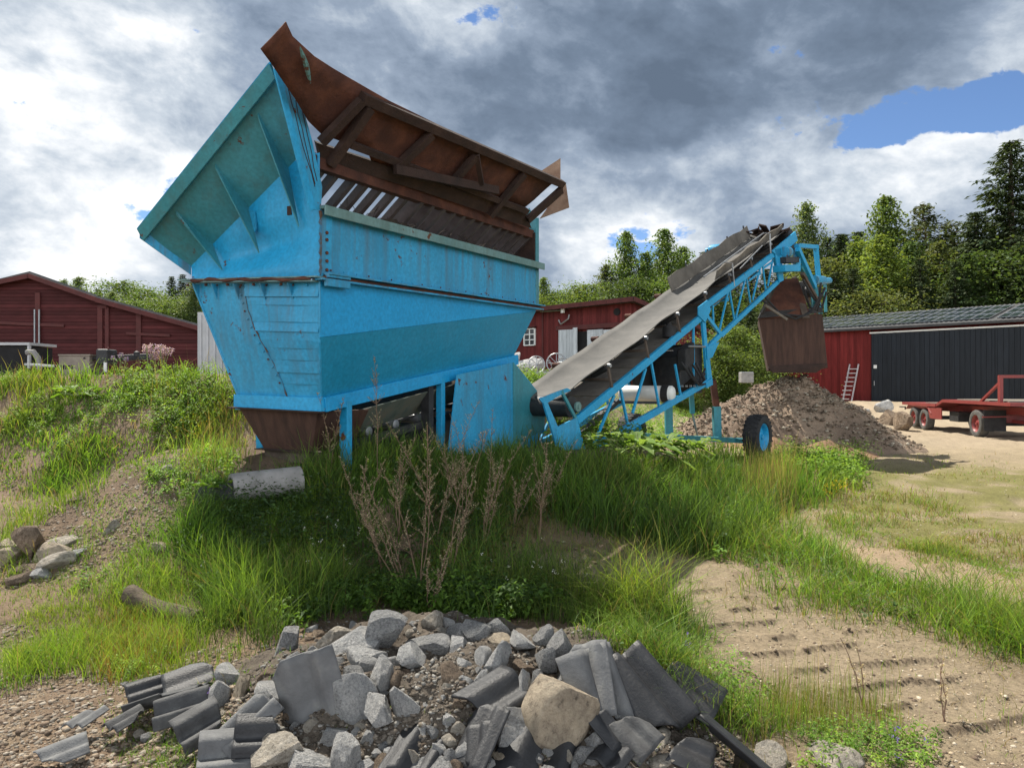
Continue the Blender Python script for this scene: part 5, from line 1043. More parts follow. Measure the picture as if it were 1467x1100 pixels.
# stones on the left flat
LG = 'stones on the bare soil at left'
for (x, y, w, h, sd, mt, lb) in ((47, 772, 46, 48, 21, 'brownstone', 'largest rounded brown boulder at the left edge, on bare soil'), (86, 776, 42, 22, 22, 'palestone', 'flat pale stone right of the largest rounded boulder'), (76, 792, 44, 22, 23, 'beige', 'smooth beige stone below the flat pale one'),
        (14, 797, 32, 20, 24, 'beige', 'wide beige stone cut by the left edge of the picture'), (84, 805, 38, 20, 25, 'palestone', 'pale stone nearest the camera in the left cluster'), (45, 812, 36, 14, 26, 'brownstone', 'flat brown stone in front of the rounded boulder'), (14, 782, 30, 14, 27, 'beige', 'small beige stone behind the one cut by the left edge'),
        (160, 756, 22, 18, 28, 'palestone', 'single pale stone on the slope right of the left cluster'), (60, 822, 22, 12, 29, 'granite', 'small grey stone below the left cluster'), (112, 790, 20, 12, 30, 'granite', 'small grey stone at the right end of the left cluster'), (30, 826, 30, 14, 31, 'brownstone', 'low brown stone at the bottom of the left cluster'), (118, 713, 30, 10, 32, 'brownstone', 'flat brown slab of stone on the bare slope below the green bank'), (242, 672, 14, 10, 33, 'palestone', 'little pale stone in the grass of the bank'), (225, 784, 24, 12, 36, 'beige', 'beige stone half buried left of the tall dark grass')):
    stone_px(x, y, w, h, sd, mt, lb, 'stone', LG, cuts=7, rough=.035)
# the rubble: the stones one can tell apart
RG = 'quarry stones of the rubble heap'
big = [(803, 1030, 88, 104, 50, 'beige', 'big smooth beige boulder in the rubble, largest of all', 5, .03), (737, 1040, 66, 60, 51, 'granite', 'angular grey block left of the big beige boulder', 9, .05), (714, 946, 46, 42, 52, 'granite', 'pyramid shaped grey block with a tan foot', 9, .04), (717, 983, 30, 29, 53, 'granite', 'round grey cobble below the pyramid shaped block', 6, .03),
  (752, 990, 24, 58, 54, 'granite', 'narrow pointed grey stone standing on end', 10, .05), (785, 944, 34, 36, 55, 'granite_d', 'dark square stone behind the narrow pointed one', 9, .05), (806, 930, 36, 50, 56, 'granite_d', 'tall dark stone at the grass edge above the beige boulder', 9, .05), (777, 914, 30, 36, 57, 'granite_d', 'dark wedge stone at the grass edge, left of the tall dark one', 9, .05),
  (548, 908, 66, 48, 58, 'granite_d', 'long slanting grey slab at the top of the rubble', 8, .05), (592, 941, 52, 36, 59, 'granite', 'pale flat faced block below the long slanting slab', 9, .05), (610, 922, 62, 22, 60, 'granite_d', 'low flat dark stone at the top middle of the rubble', 9, .05), (688, 903, 42, 36, 61, 'granite_d', 'leaning grey stone under the leafy weeds', 9, .05), (660, 908, 32, 26, 62, 'granite_d', 'small dark stone left of the leaning one under the weeds', 9, .05), (708, 898, 38, 28, 63, 'granite_d', 'rounded dark stone right of the leaning one under the weeds', 7, .05), (742, 918, 44, 30, 64, 'granite', 'grey and tan stone between pyramid block and dark wedge', 9, .05), (715, 922, 56, 18, 65, 'beige', 'flat tan slab behind the pyramid shaped block', 9, .05),
  (503, 1008, 56, 62, 66, 'granite', 'large angular grey block right of the upright roof tile', 9, .05), (545, 1020, 46, 50, 67, 'granite', 'grey block, left half of a split pair', 9, .05), (577, 1013, 34, 52, 68, 'granite', 'grey block, right half of a split pair', 9, .05), (545, 970, 38, 50, 69, 'granite', 'steep pale stone above the split pair', 9, .05), (512, 924, 60, 38, 70, 'granite', 'long stone with a brown end, above left', 9, .05), (520, 944, 52, 40, 71, 'granite', 'long grey stone lying below the brown ended one', 8, .05), (508, 968, 36, 36, 72, 'granite_d', 'dark speckled stone right behind the upright roof tile', 9, .05), (537, 952, 36, 26, 73, 'granite', 'pale small block between long stone and steep stone', 9, .05),
  (403, 1074, 78, 48, 74, 'palestone', 'broad beige grey block at the bottom left of the rubble', 9, .05), (443, 1090, 66, 40, 75, 'granite', 'white speckled block at the bottom edge', 9, .05), (498, 1078, 42, 58, 76, 'granite', 'steep grey block at the bottom edge, right of the white speckled one', 9, .05), (480, 1054, 60, 24, 77, 'granite', 'flat wedge stone below the upright roof tile', 9, .05), (414, 918, 40, 50, 78, 'granite_d', 'grey stone standing in the grass, left end of the top row', 9, .05), (482, 911, 44, 34, 80, 'palestone', 'sunlit cream stone at the top left of the rubble', 9, .05),
  (318, 996, 32, 38, 81, 'granite', 'square grey stone between the stacked roof tiles and the purple flower', 9, .05), (327, 968, 32, 34, 82, 'granite', 'pale grey stone behind the roof tile stack', 9, .05), (346, 986, 24, 42, 83, 'beige', 'upright tan stone right of the roof tile stack', 9, .05), (394, 990, 46, 32, 84, 'granite', 'grey stone left of the upright roof tile', 9, .05), (1100, 1084, 42, 32, 85, 'palestone', 'pale rounded stone in the grass right of the rubble', 6, .03), (1196, 1088, 66, 42, 86, 'palestone', 'wide pinkish pale boulder at the bottom edge, farthest right', 6, .03), (697, 1092, 38, 28, 87, 'granite', 'grey stone with a sharp top at the bottom edge, left of the glossy tile', 9, .05), (715, 1084, 26, 30, 88, 'beige', 'small tan stone beside the glossy black tile', 8, .04), (942, 1092, 36, 20, 89, 'palestone', 'cream stone at the bottom edge below the dark planks', 9, .05), (775, 985, 30, 46, 90, 'granite_d', 'blue grey stone just left above the big beige boulder', 9, .05), (620, 1100, 60, 30, 91, 'granite_d', 'dark stone at the bottom edge, middle of the rubble', 9, .05), (655, 925, 38, 22, 92, 'granite', 'grey stone in front of the dark row under the weeds', 9, .05)]
for x, y, w, h, sd, mt, lb, cu, ro in big:
    fl = Vector((random.uniform(-.15, .15), random.uniform(-.15, .15), random.uniform(-.5, .5)+(sd*1.3)))
    stone_px(x, y, w, h, sd, mt, lb, 'stone', RG, fl, cu, ro)
rnd = random.Random(77); placed = [(x, y, max(w, h)*.5) for x, y, w, h, *_ in big]; k = 0; tries = 0
rub = [(430, 900), (560, 885), (700, 895), (830, 925), (900, 985), (960, 1060), (1010, 1100), (290, 1100), (330, 1010), (390, 950)]
while k < 190 and tries < 16000:
    tries += 1; x, y = rnd.uniform(280, 1010), rnd.uniform(885, 1105)
    if not poly_in(np.array([x]), np.array([y]), rub)[0]: continue
    w = rnd.uniform(9, 36); 
    if any(math.hypot(x-a, y-b) < (c+w*.4)*.72 for a, b, c in placed): continue
    placed.append((x, y, w*.5)); k += 1
    stone_px(x, y, w, w*rnd.uniform(.6, .9), 100+k % 9, rnd.choice(['granite', 'granite', 'granite_d', 'palestone', 'brownstone']), 'fist sized broken stone lying among the bigger rubble stones', 'stone', 'small rubble stones')
k = 0; rub2 = [(180, 975), (330, 945), (330, 1060), (150, 1075)]
while k < 26:
    x, y = rnd.uniform(150, 330), rnd.uniform(950, 1075)
    if poly_in(np.array([x]), np.array([y]), rub2)[0]: w = rnd.uniform(8, 17); stone_px(x, y, w, w*.7, 100+k % 9, rnd.choice(['granite_d', 'brownstone', 'palestone']), 'pebble sized stone lying among the stacked roof tiles at left', 'stone', 'small stones by the tile stack'); k += 1
# ------------------------------------------------------------------ roof tiles
def tile_mesh(seed, broken=0.0, curl=0.036):
    rnd = random.Random(seed); nx, ny = 28, 12; Wd, Ln = .33, .42; vs = []; keep = {}
    def pz(x): 
        t = x/Wd; a = .5*(1-math.cos(2*math.pi*min(1, t/.56))) if t < .56 else .5*(1-math.cos(2*math.pi*(t-.56)/.44)); return curl*a**.8
    b = MB(); cutn = (rnd.uniform(-1, 1), rnd.uniform(-1, 1)); L = math.hypot(*cutn); cutn = (cutn[0]/L, cutn[1]/L); cd_ = .26-broken*.3
    ids = {}
    for i in range(nx+1):
        for j in range(ny+1):
            x, y = Wd*i/nx-Wd/2, Ln*j/ny-Ln/2
            ids[i, j] = len(b.v); b.v.append(Vector((x, y, pz(min(Wd, max(0, x+Wd/2))))))
    for i in range(nx):
        for j in range(ny):
            q = (ids[i, j], ids[i+1, j], ids[i+1, j+1], ids[i, j+1]); a = (b.v[q[1]]-b.v[q[0]]).cross(b.v[q[3]]-b.v[q[0]]).length+(b.v[q[1]]-b.v[q[2]]).cross(b.v[q[3]]-b.v[q[2]]).length
            if a > 2e-5: b.f.append(q)
    if broken:
        bm = bmesh.new(); bv = [bm.verts.new(v) for v in b.v]
        for q in b.f: bm.faces.new([bv[i] for i in q])
        for k in range(3):
            a = math.atan2(cutn[1], cutn[0])+(k-1)*.45+rnd.uniform(-.15, .15); nn = Vector((math.cos(a), math.sin(a), 0)); dd = (.25-broken*.28)*(1+.10*abs(k-1))
            bmesh.ops.bisect_plane(bm, geom=bm.verts[:]+bm.edges[:]+bm.faces[:], plane_co=nn*dd, plane_no=nn, clear_outer=True)
        bm.verts.index_update(); b = MB(); b.v = [v.co.copy() for v in bm.verts]; b.f = [tuple(v.index for v in f.verts) for f in bm.faces]; bm.free()
    return b
def tile(x, y, L, N, mat, label, seed, broken=0.0, sc=1.0, curl=.036, lift=0.0, dY=0.0):
    rq = random.Random(seed*3+1); L = Vector(L).normalized()+Vector((rq.uniform(-.26, .26), rq.uniform(-.26, .26), rq.uniform(-.16, .16))); N = Vector(N).normalized()+Vector((rq.uniform(-.2, .2), rq.uniform(-.1, .1), rq.uniform(-.12, .12)))
    X, Y = ground_at(x, min(1096, y+25)); p = at(x, y, Y+dY); L = Vector(L).normalized(); N = Vector(N); xa = L.cross(N).normalized(); N = xa.cross(L)
    o = tile_mesh(seed, broken, curl).build('roof_tile', mat, None, smooth=True); so = o.modifiers.new('thickness', 'SOLIDIFY'); so.thickness = .014
    o.matrix_world = Matrix((( xa.x*sc, L.x*sc, N.x*sc, p.x), (xa.y*sc, L.y*sc, N.y*sc, p.y), (xa.z*sc, L.z*sc, N.z*sc, p.z+lift), (0, 0, 0, 1)))
    return tag(o, label, 'roof tile', 'discarded roof tiles')
M['tile_g'] = mat_n('grey_concrete_tile', [(.3, (.085, .087, .09)), (.55, (.13, .132, .134)), (.75, (.19, .19, .18))], 7, .8, .35, 60, obj=True)
M['tile_b'] = mat_n('black_concrete_tile', [(.3, (.016, .017, .019)), (.6, (.028, .029, .032)), (.8, (.055, .056, .056))], 7, .5, .3, 60, obj=True)
M['tile_m'] = mat_n('worn_dark_tile', [(.3, (.038, .038, .04)), (.55, (.068, .069, .07)), (.75, (.12, .12, .115))], 7, .75, .35, 60, obj=True)
tile(448, 1000, (-.16, .30, .94), (-.12, -.95, .30), 'tile_g', 'grey roof tile standing upright with its back to the camera', 1, .12, .98, .03)
tile(858, 992, (-.22, .62, .75), (.45, -.6, .65), 'tile_g', 'grey rolled roof tile leaning right above the big beige boulder', 2, 0, .95, .06)
tile(838, 975, (-.10, .62, .75), (-.3, -.6, .65), 'tile_g', 'narrow grey tile strip beside the leaning rolled tile', 3, .4, .8)
tile(930, 990, (-.55, .55, .62), (.25, -.55, .80), 'tile_b', 'large black tile with a curved ridge, right part of the rubble', 4, .2, 1.0, .07)
tile(985, 985, (-.75, .45, .42), (.2, -.5, .85), 'tile_b', 'black tile sliding into the grass behind the large black one', 5, .3, .8)
tile(1048, 1068, (-.80, .25, .50), (.55, .45, .75), 'tile_b', 'long dark tile edge running down to the right bottom', 6, .5, .85)
tile(765, 1092, (.08, .85, .45), (.05, -.42, .9), 'tile_b', 'glossy black wavy tile at the bottom edge below the beige boulder', 7, .1, 1.0, .05)
tile(688, 1050, (.55, .45, .70), (-.55, -.45, .7), 'tile_b', 'broken dark tile leaning left of the angular grey block', 8, .35, .72)
tile(683, 1075, (.2, .7, .5), (-.6, -.5, .6), 'tile_b', 'dark tile piece under the broken leaning one', 9, .5, .5)
tile(708, 1002, (.7, .6, .15), (.0, -.35, .93), 'tile_b', 'small black tile shard lying flat in the middle', 10, .55, .8)
tile(355, 1035, (.6, .5, .45), (-.5, -.5, .75), 'tile_g', 'grey tile with a broken rolled end, left of the upright tile', 11, .3, .66, .07)
tile(375, 1052, (.75, .4, -.1), (0, -.8, .6), 'tile_b', 'dark tile wedged below the rolled grey one', 12, .5, .55)
tile(333, 1078, (.95, .15, .08), (.0, -.75, .66), 'tile_g', 'grey tile rim at the bottom edge, left of the broad block', 13, .3, .66, .06)
tile(270, 972, (.94, .22, .30), (-.2, -.6, .77), 'tile_b', 'dark flat tile at the top of the left stack', 14, .3, .6, .02)
tile(258, 990, (.96, .12, .24), (.1, .35, .93), 'tile_b', 'thin dark tile edge in the middle of the left stack', 15, .35, .62, .02)
tile(262, 1012, (.92, .28, .26), (-.1, -.4, .9), 'tile_m', 'rolled grey tile low in the left stack', 16, .3, .6, .07)
tile(213, 1002, (.75, .6, .16), (.25, -.45, -.85), 'tile_m', 'grey tile at the left end of the left stack', 17, .3, .52, .07)
tile(212, 985, (.93, .3, .2), (-.1, -.5, .85), 'tile_b', 'dark narrow tile above the left end of the stack', 18, .35, .5, .05)
tile(290, 1036, (.6, .75, .2), (.4, -.4, .83), 'tile_m', 'grey tile half buried in soil below the left stack', 19, .4, .55, .06)
tile(182, 1030, (.5, .8, .05), (-.2, -.3, .93), 'tile_m', 'short grey tile piece left of the stack, on the ground', 20, .4, .42, .06)
tile(122, 1028, (.2, .8, .1), (-.4, -.4, .85), 'tile_g', 'small curved tile shard alone left of the stack', 21, .5, .4, .05)
tile(88, 1076, (.8, .3, .0), (-.1, -.4, .9), 'tile_g', 'tile shard lying farthest left near the bottom edge', 22, .4, .5, .04)
tile(905, 1048, (-.7, .5, .35), (.1, -.6, .8), 'tile_m', 'grey tile fragment below the large black tile', 23, .5, .55)
tile(866, 1036, (-.55, .35, .65), (.75, -.5, .45), 'tile_b', 'thin black tile standing on edge beside the beige boulder', 24, .5, .48)
tile(880, 1078, (.6, .5, .25), (-.1, -.5, .85), 'tile_b', 'black tile fragment at the bottom, right of the beige boulder', 25, .5, .45)
tile(592, 1092, (.4, .7, .3), (.2, -.6, .75), 'tile_b', 'black curved tile bit at the bottom edge in the crumbly mortar', 26, .5, .7, .06)
tile(985, 1075, (-.8, .3, .3), (.1, -.6, .8), 'tile_b', 'dark tile lying under the long dark tile edge', 27, .6, .55)
# ------------------------------------------------------------------ timber, pipe and sheet
def log(name, a, c, w, h, mat, label, cat, seed=0):
    d = (c-a).normalized(); x = d.cross(Vector((0, 0, 1))).normalized(); y = x.cross(d); rnd = random.Random(seed); b = MB(); n, m = 14, 10; vs = []
    for i in range(n+1):
        t = i/n; p = a.lerp(c, t)+y*.02*math.sin(t*5+seed); k = 1+.12*math.sin(t*9+seed)+rnd.uniform(-.05, .05)
        vs += [p+x*(w/2*k*math.cos(6.283*j/m))+y*(h/2*k*math.sin(6.283*j/m)) for j in range(m)]
    b.add(vs, [(i*m+j, i*m+(j+1) % m, (i+1)*m+(j+1) % m, (i+1)*m+j) for i in range(n) for j in range(m)]+[tuple(range(m-1, -1, -1)), tuple(range(n*m, n*m+m))])
    return tag(b.build(name, mat, None, smooth=True), label, cat)
M['logwood'] = mat_n('rotting_wood', [(.3, (.06, .045, .032)), (.6, (.13, .10, .07)), (.8, (.19, .155, .115))], 6, .9, .8, 20, (3, 3, 9))
def gat(x, y, up=0.0): X, Y = ground_at(x, y); return Vector((X, Y, h1(X, Y)+up))
log('log', gat(186, 866, .10), gat(284, 892, .05), .13, .13, 'logwood', 'rotting log half hidden in the grass above the left tile stack', 'log', 2)
log('plank', at(905, 1052, 3.35), at(985, 1088, 3.2), .10, .03, 'logwood', 'weathered brown plank end under the dark tiles', 'plank', 3)
log('plank', at(955, 1045, 3.45), at(1010, 1080, 3.3), .07, .03, 'darkwood', 'dark split plank above the weathered brown one', 'plank', 5)
log('plank', at(850, 1075, 3.2), at(905, 1050, 3.35), .06, .03, 'darkwood', 'short dark plank end beside the black tile fragment', 'plank', 6)
b = MB(); a, c = at(331, 700, 6.78), at(430, 688, 7.15); d = (c-a).normalized(); L_ = (c-a).length
b.lathe(a, d, [(0, .105), (0, .14), (.02, .145), (L_, .145), (L_, .105), (0, .105)], 32); tag(b.build('concrete_pipe', 'concrete', None, smooth=True), 'grey concrete pipe lying under the rusty discharge boot', 'pipe')
b = MB(); p = [gat(276, 724, .05), gat(336, 720, .06), gat(338, 712, .16), gat(286, 715, .13)]; b.plate(p, .02); tag(b.build('metal_sheet', 'tile_b', None), 'dark bent metal sheet lying in the grass left of the concrete pipe', 'sheet')
# ------------------------------------------------------------------ vegetation builders
def zs(X, Y): return H(X, Y)
def blades(X, Y, hh, wd, lean, cols, seg=3, tipc=(1.1, 1.08, .9)):
    n = len(X); Z = H(X, Y)-.01; a = RNG.random(n)*6.283; fa = RNG.random(n)*6.283; ld = np.stack([np.cos(a), np.sin(a), np.zeros(n)], -1); wv = np.stack([np.cos(fa), np.sin(fa), np.zeros(n)], -1)
    P0 = np.stack([X, Y, Z], -1); ts = np.linspace(0, 1, seg+1); V = np.zeros((n, 2*seg+1, 3)); C = np.zeros((n, 2*seg+1, 3)); le = np.abs(RNG.normal(lean, lean*.5, n))
    for i, t in enumerate(ts):
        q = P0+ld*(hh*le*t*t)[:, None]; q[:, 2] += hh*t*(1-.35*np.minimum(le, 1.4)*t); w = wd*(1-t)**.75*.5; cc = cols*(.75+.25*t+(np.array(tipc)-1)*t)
        if i < seg: V[:, 2*i] = q-wv*w[:, None]; V[:, 2*i+1] = q+wv*w[:, None]; C[:, 2*i] = C[:, 2*i+1] = cc
        else: V[:, 2*seg] = q; C[:, 2*seg] = cc
    o = (np.arange(n)*(2*seg+1))[:, None]; Q = np.concatenate([o+np.array([[2*i, 2*i+1, 2*i+3, 2*i+2]]) for i in range(seg-1)], 0); T = o+np.array([[2*seg-2, 2*seg-1, 2*seg]])
    return V.reshape(-1, 3), C.reshape(-1, 3), [Q, T]
def leaves(P, D, ln, wd, cols, droop=.3):
    """leaf = two triangles folded along a midrib quad pair; P base (n,3), D direction (n,3)"""
    n = len(P); D = D/np.linalg.norm(D, axis=1, keepdims=True); s = np.cross(D, np.array([0, 0, 1.0])+RNG.normal(0, .35, (n, 3))); s /= np.linalg.norm(s, axis=1, keepdims=True)+1e-9
    mid = P+D*(ln*.5)[:, None]; tip = P+D*ln[:, None]; tip[:, 2] -= ln*droop; w = s*(wd*.5)[:, None]; up = np.cross(s, D)*(wd*.12)[:, None]
    V = np.stack([P, mid-w+up, tip, mid+w+up], 1); C = np.repeat(cols[:, None], 4, 1); Q = (np.arange(n)*4)[:, None]+np.array([[0, 1, 2, 3]])
    return V.reshape(-1, 3), C.reshape(-1, 3), [Q]
def merge(parts):
    Vs, Cs, Q, T = [], [], [], []; o = 0
    for V, C, fl in parts:
        Vs.append(V); Cs.append(C)
        for f in fl: (Q if f.shape[1] == 4 else T).append(f+o)
        o += len(V)
    fl = ([np.concatenate(Q)] if Q else [])+([np.concatenate(T)] if T else [])
    return np.concatenate(Vs), fl, np.concatenate(Cs)
def colpick(n, palette, var=.25):
    pal = np.array(palette); return pal[RNG.integers(0, len(pal), n)]*(1+var*(RNG.random((n, 1))-.5)*2)
GREEN = [(.12, .225, .036), (.15, .265, .045), (.10, .19, .038)]; LIME = [(.20, .34, .046), (.255, .38, .06), (.16, .285, .044)]; DARK = [(.065, .125, .03), (.085, .155, .036), (.06, .11, .034)]; DRY = [(.32, .26, .12), (.26, .20, .10), (.22, .22, .07)]; BLUEG = [(.085, .14, .06), (.07, .125, .05)]
def zone(polys, n, h0, h1_, w0, lean, pal, clump=.0, dry=.06, clscale=2.2, thr=.42, soft=14):
    X, Y, _ = samp_px(polys, soft)(n)
    if clump: k = (fbm(X*clscale, Y*clscale, int(n) % 97)+RNG.normal(0, .05, len(X))) > thr*clump+(1-clump)*.2; X, Y = X[k], Y[k]
    m = len(X); big = fbm(X*1.1, Y*1.1, 77); hs = (h0+(h1_-h0)*RNG.random(m)**1.5)*(.35+1.3*ss(.3, .7, big)); c = colpick(m, pal)*(1+np.stack([.55*(fbm(X*.9, Y*.9, 51)-.45), .25*(fbm(X*1.7, Y*1.7, 53)-.5), 0*X], -1))*(.75+.5*fbm(X*3, Y*3, 52))[:, None]; d = RNG.random(m) < dry; c[d] = colpick(int(d.sum()), DRY)
    r = np.hypot(X, Y); return blades(X, Y, hs, w0*(.6+.8*RNG.random(m))*np.clip(r/6, .8, 2.2), lean, c)
def weeds(polys, n, h0, h1_, ll, pal, per=22, clump=0, thr=.42, sc=1.6, spread=.35):
    X, Y, _ = samp_px(polys, 10)(n)
    if clump: k = fbm(X*sc, Y*sc, int(n) % 89) > thr; X, Y = X[k], Y[k]
    m = len(X); Z = H(X, Y); hs = h0+(h1_-h0)*RNG.random(m); t = RNG.random((m, per))**.7; a = RNG.random((m, per))*6.283; rad = hs[:, None]*spread*(RNG.random((m, per)))*(.3+.7*t)
    P = np.stack([X[:, None]+np.cos(a)*rad, Y[:, None]+np.sin(a)*rad, Z[:, None]+hs[:, None]*t], -1).reshape(-1, 3); D = np.stack([np.cos(a), np.sin(a), RNG.normal(.25, .35, a.shape)], -1).reshape(-1, 3)
    l = (ll*(.5+RNG.random((m, per)))*(1.15-.5*t)).ravel(); cc = np.repeat(colpick(m, pal, .3)[:, None], per, 1)*(.85+.3*RNG.random((m, per, 1)))
    return leaves(P, D, l, l*np.repeat(RNG.choice([.22, .34, .5], m), per), cc.reshape(-1, 3))
def stuff(name, parts, mat): V, fl, C = merge(parts); return tag(mesh_obj(name, np_mesh(name, V, fl, mat, C)), None, kind='stuff')
Z1 = [(770, 700), (830, 655), (1000, 655), (1110, 665), (1125, 720), (1075, 790), (1000, 800), (920, 772), (850, 768), (800, 745)]
Z2 = [(250, 770), (330, 715), (460, 690), (640, 668), (790, 655), (790, 735), (735, 785), (690, 835), (560, 850), (440, 850), (300, 860)]
Z3 = [(290, 850), (430, 845), (560, 845), (700, 840), (760, 800), (850, 850), (960, 880), (1010, 910), (985, 985), (900, 950), (830, 920), (760, 890), (700, 882), (560, 866), (430, 890), (385, 925), (300, 930)]
Z5 = [(0, 875), (60, 845), (190, 815), (300, 840), (350, 930), (290, 955), (190, 985), (120, 960), (0, 985)]
Z6 = [(1085, 750), (1170, 785), (1260, 832), (1467, 884), (1720, 930), (1720, 1010), (1467, 950), (1330, 900), (1190, 872), (1090, 845), (1040, 800)]
Z7 = [(1110, 690), (1250, 690), (1360, 720), (1467, 780), (1700, 800), (1700, 880), (1467, 850), (1330, 815), (1200, 768)]
Z8 = [(1000, 648), (1110, 645), (1245, 655), (1235, 695), (1120, 730), (1000, 700)]
Z10 = [(-260, 536), (-20, 532), (300, 505), (350, 600), (340, 650), (250, 700), (190, 680), (120, 690), (-20, 705), (-260, 700)]
Z12 = [(800, 640), (860, 575), (1010, 555), (1060, 575), (960, 640)]; Z13 = [(735, 545), (800, 525), (860, 560), (800, 610), (760, 570)]
Z14 = [(990, 600), (1040, 555), (1080, 540), (1010, 540), (960, 570)]
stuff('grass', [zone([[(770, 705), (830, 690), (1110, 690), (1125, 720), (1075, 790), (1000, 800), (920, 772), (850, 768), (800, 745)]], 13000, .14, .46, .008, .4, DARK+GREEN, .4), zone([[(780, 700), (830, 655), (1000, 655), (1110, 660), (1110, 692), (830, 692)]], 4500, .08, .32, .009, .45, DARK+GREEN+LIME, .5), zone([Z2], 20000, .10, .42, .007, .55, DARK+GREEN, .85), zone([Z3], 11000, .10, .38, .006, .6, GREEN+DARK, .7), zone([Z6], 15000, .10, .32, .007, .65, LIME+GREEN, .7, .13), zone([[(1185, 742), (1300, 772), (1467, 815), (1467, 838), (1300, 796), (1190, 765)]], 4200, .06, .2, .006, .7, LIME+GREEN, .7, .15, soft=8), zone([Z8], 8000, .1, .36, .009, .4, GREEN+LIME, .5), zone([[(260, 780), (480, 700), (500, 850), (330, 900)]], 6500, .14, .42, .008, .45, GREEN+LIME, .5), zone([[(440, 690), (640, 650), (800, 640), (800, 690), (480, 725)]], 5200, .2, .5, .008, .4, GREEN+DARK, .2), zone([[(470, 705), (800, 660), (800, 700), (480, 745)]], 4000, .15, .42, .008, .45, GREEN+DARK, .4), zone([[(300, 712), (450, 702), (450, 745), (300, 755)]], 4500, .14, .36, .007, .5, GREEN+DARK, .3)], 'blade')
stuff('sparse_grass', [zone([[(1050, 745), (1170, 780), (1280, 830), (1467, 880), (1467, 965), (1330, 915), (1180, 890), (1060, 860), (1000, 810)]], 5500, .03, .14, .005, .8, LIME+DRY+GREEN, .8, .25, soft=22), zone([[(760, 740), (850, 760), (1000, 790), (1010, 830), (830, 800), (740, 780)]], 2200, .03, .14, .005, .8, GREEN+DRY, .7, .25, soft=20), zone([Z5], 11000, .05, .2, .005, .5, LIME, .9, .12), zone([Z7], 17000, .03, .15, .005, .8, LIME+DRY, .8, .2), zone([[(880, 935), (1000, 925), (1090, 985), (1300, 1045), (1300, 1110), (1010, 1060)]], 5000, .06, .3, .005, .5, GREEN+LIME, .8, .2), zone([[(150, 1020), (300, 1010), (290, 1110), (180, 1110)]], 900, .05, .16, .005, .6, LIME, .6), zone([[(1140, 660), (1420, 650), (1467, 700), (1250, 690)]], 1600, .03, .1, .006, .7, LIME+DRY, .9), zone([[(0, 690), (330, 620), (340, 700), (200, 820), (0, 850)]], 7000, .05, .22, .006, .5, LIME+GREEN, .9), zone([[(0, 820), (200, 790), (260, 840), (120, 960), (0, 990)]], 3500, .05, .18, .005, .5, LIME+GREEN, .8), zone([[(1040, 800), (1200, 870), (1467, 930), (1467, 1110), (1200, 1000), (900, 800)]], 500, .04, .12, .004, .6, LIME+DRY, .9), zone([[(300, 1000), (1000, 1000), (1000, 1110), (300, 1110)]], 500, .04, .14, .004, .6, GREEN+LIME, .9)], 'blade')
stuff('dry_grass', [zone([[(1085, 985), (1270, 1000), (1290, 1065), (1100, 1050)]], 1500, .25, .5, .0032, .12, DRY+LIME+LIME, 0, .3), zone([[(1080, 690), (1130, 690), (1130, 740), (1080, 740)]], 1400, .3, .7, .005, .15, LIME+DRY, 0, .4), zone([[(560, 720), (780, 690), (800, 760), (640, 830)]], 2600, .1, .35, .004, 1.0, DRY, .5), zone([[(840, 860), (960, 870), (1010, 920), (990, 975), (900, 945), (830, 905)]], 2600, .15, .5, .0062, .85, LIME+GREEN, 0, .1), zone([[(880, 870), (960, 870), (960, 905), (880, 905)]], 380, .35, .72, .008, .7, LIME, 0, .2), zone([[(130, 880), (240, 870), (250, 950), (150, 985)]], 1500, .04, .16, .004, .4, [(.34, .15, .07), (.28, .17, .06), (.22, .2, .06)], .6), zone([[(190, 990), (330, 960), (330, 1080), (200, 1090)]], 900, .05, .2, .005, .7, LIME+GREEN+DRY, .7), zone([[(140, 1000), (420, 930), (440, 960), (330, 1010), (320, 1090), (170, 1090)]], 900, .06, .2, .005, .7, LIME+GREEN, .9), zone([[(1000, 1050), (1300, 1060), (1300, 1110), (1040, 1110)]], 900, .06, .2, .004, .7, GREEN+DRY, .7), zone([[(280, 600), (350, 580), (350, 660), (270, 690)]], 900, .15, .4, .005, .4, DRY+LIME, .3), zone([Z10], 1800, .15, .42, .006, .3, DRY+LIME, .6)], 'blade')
stuff('bank_weeds', [weeds([Z10], 3200, .04, .18, .05, LIME+LIME+GREEN, 16, 1, .52), weeds([[(160, 515), (310, 500), (345, 600), (250, 640), (170, 600)]], 480, .08, .32, .055, LIME+GREEN, 20), zone([Z10], 20000, .05, .26, .009, .55, GREEN+LIME+LIME, 1.0), weeds([[(180, 690), (330, 640), (340, 700), (250, 780)]], 120, .05, .18, .04, LIME+GREEN, 20, 1)], 'leaf')
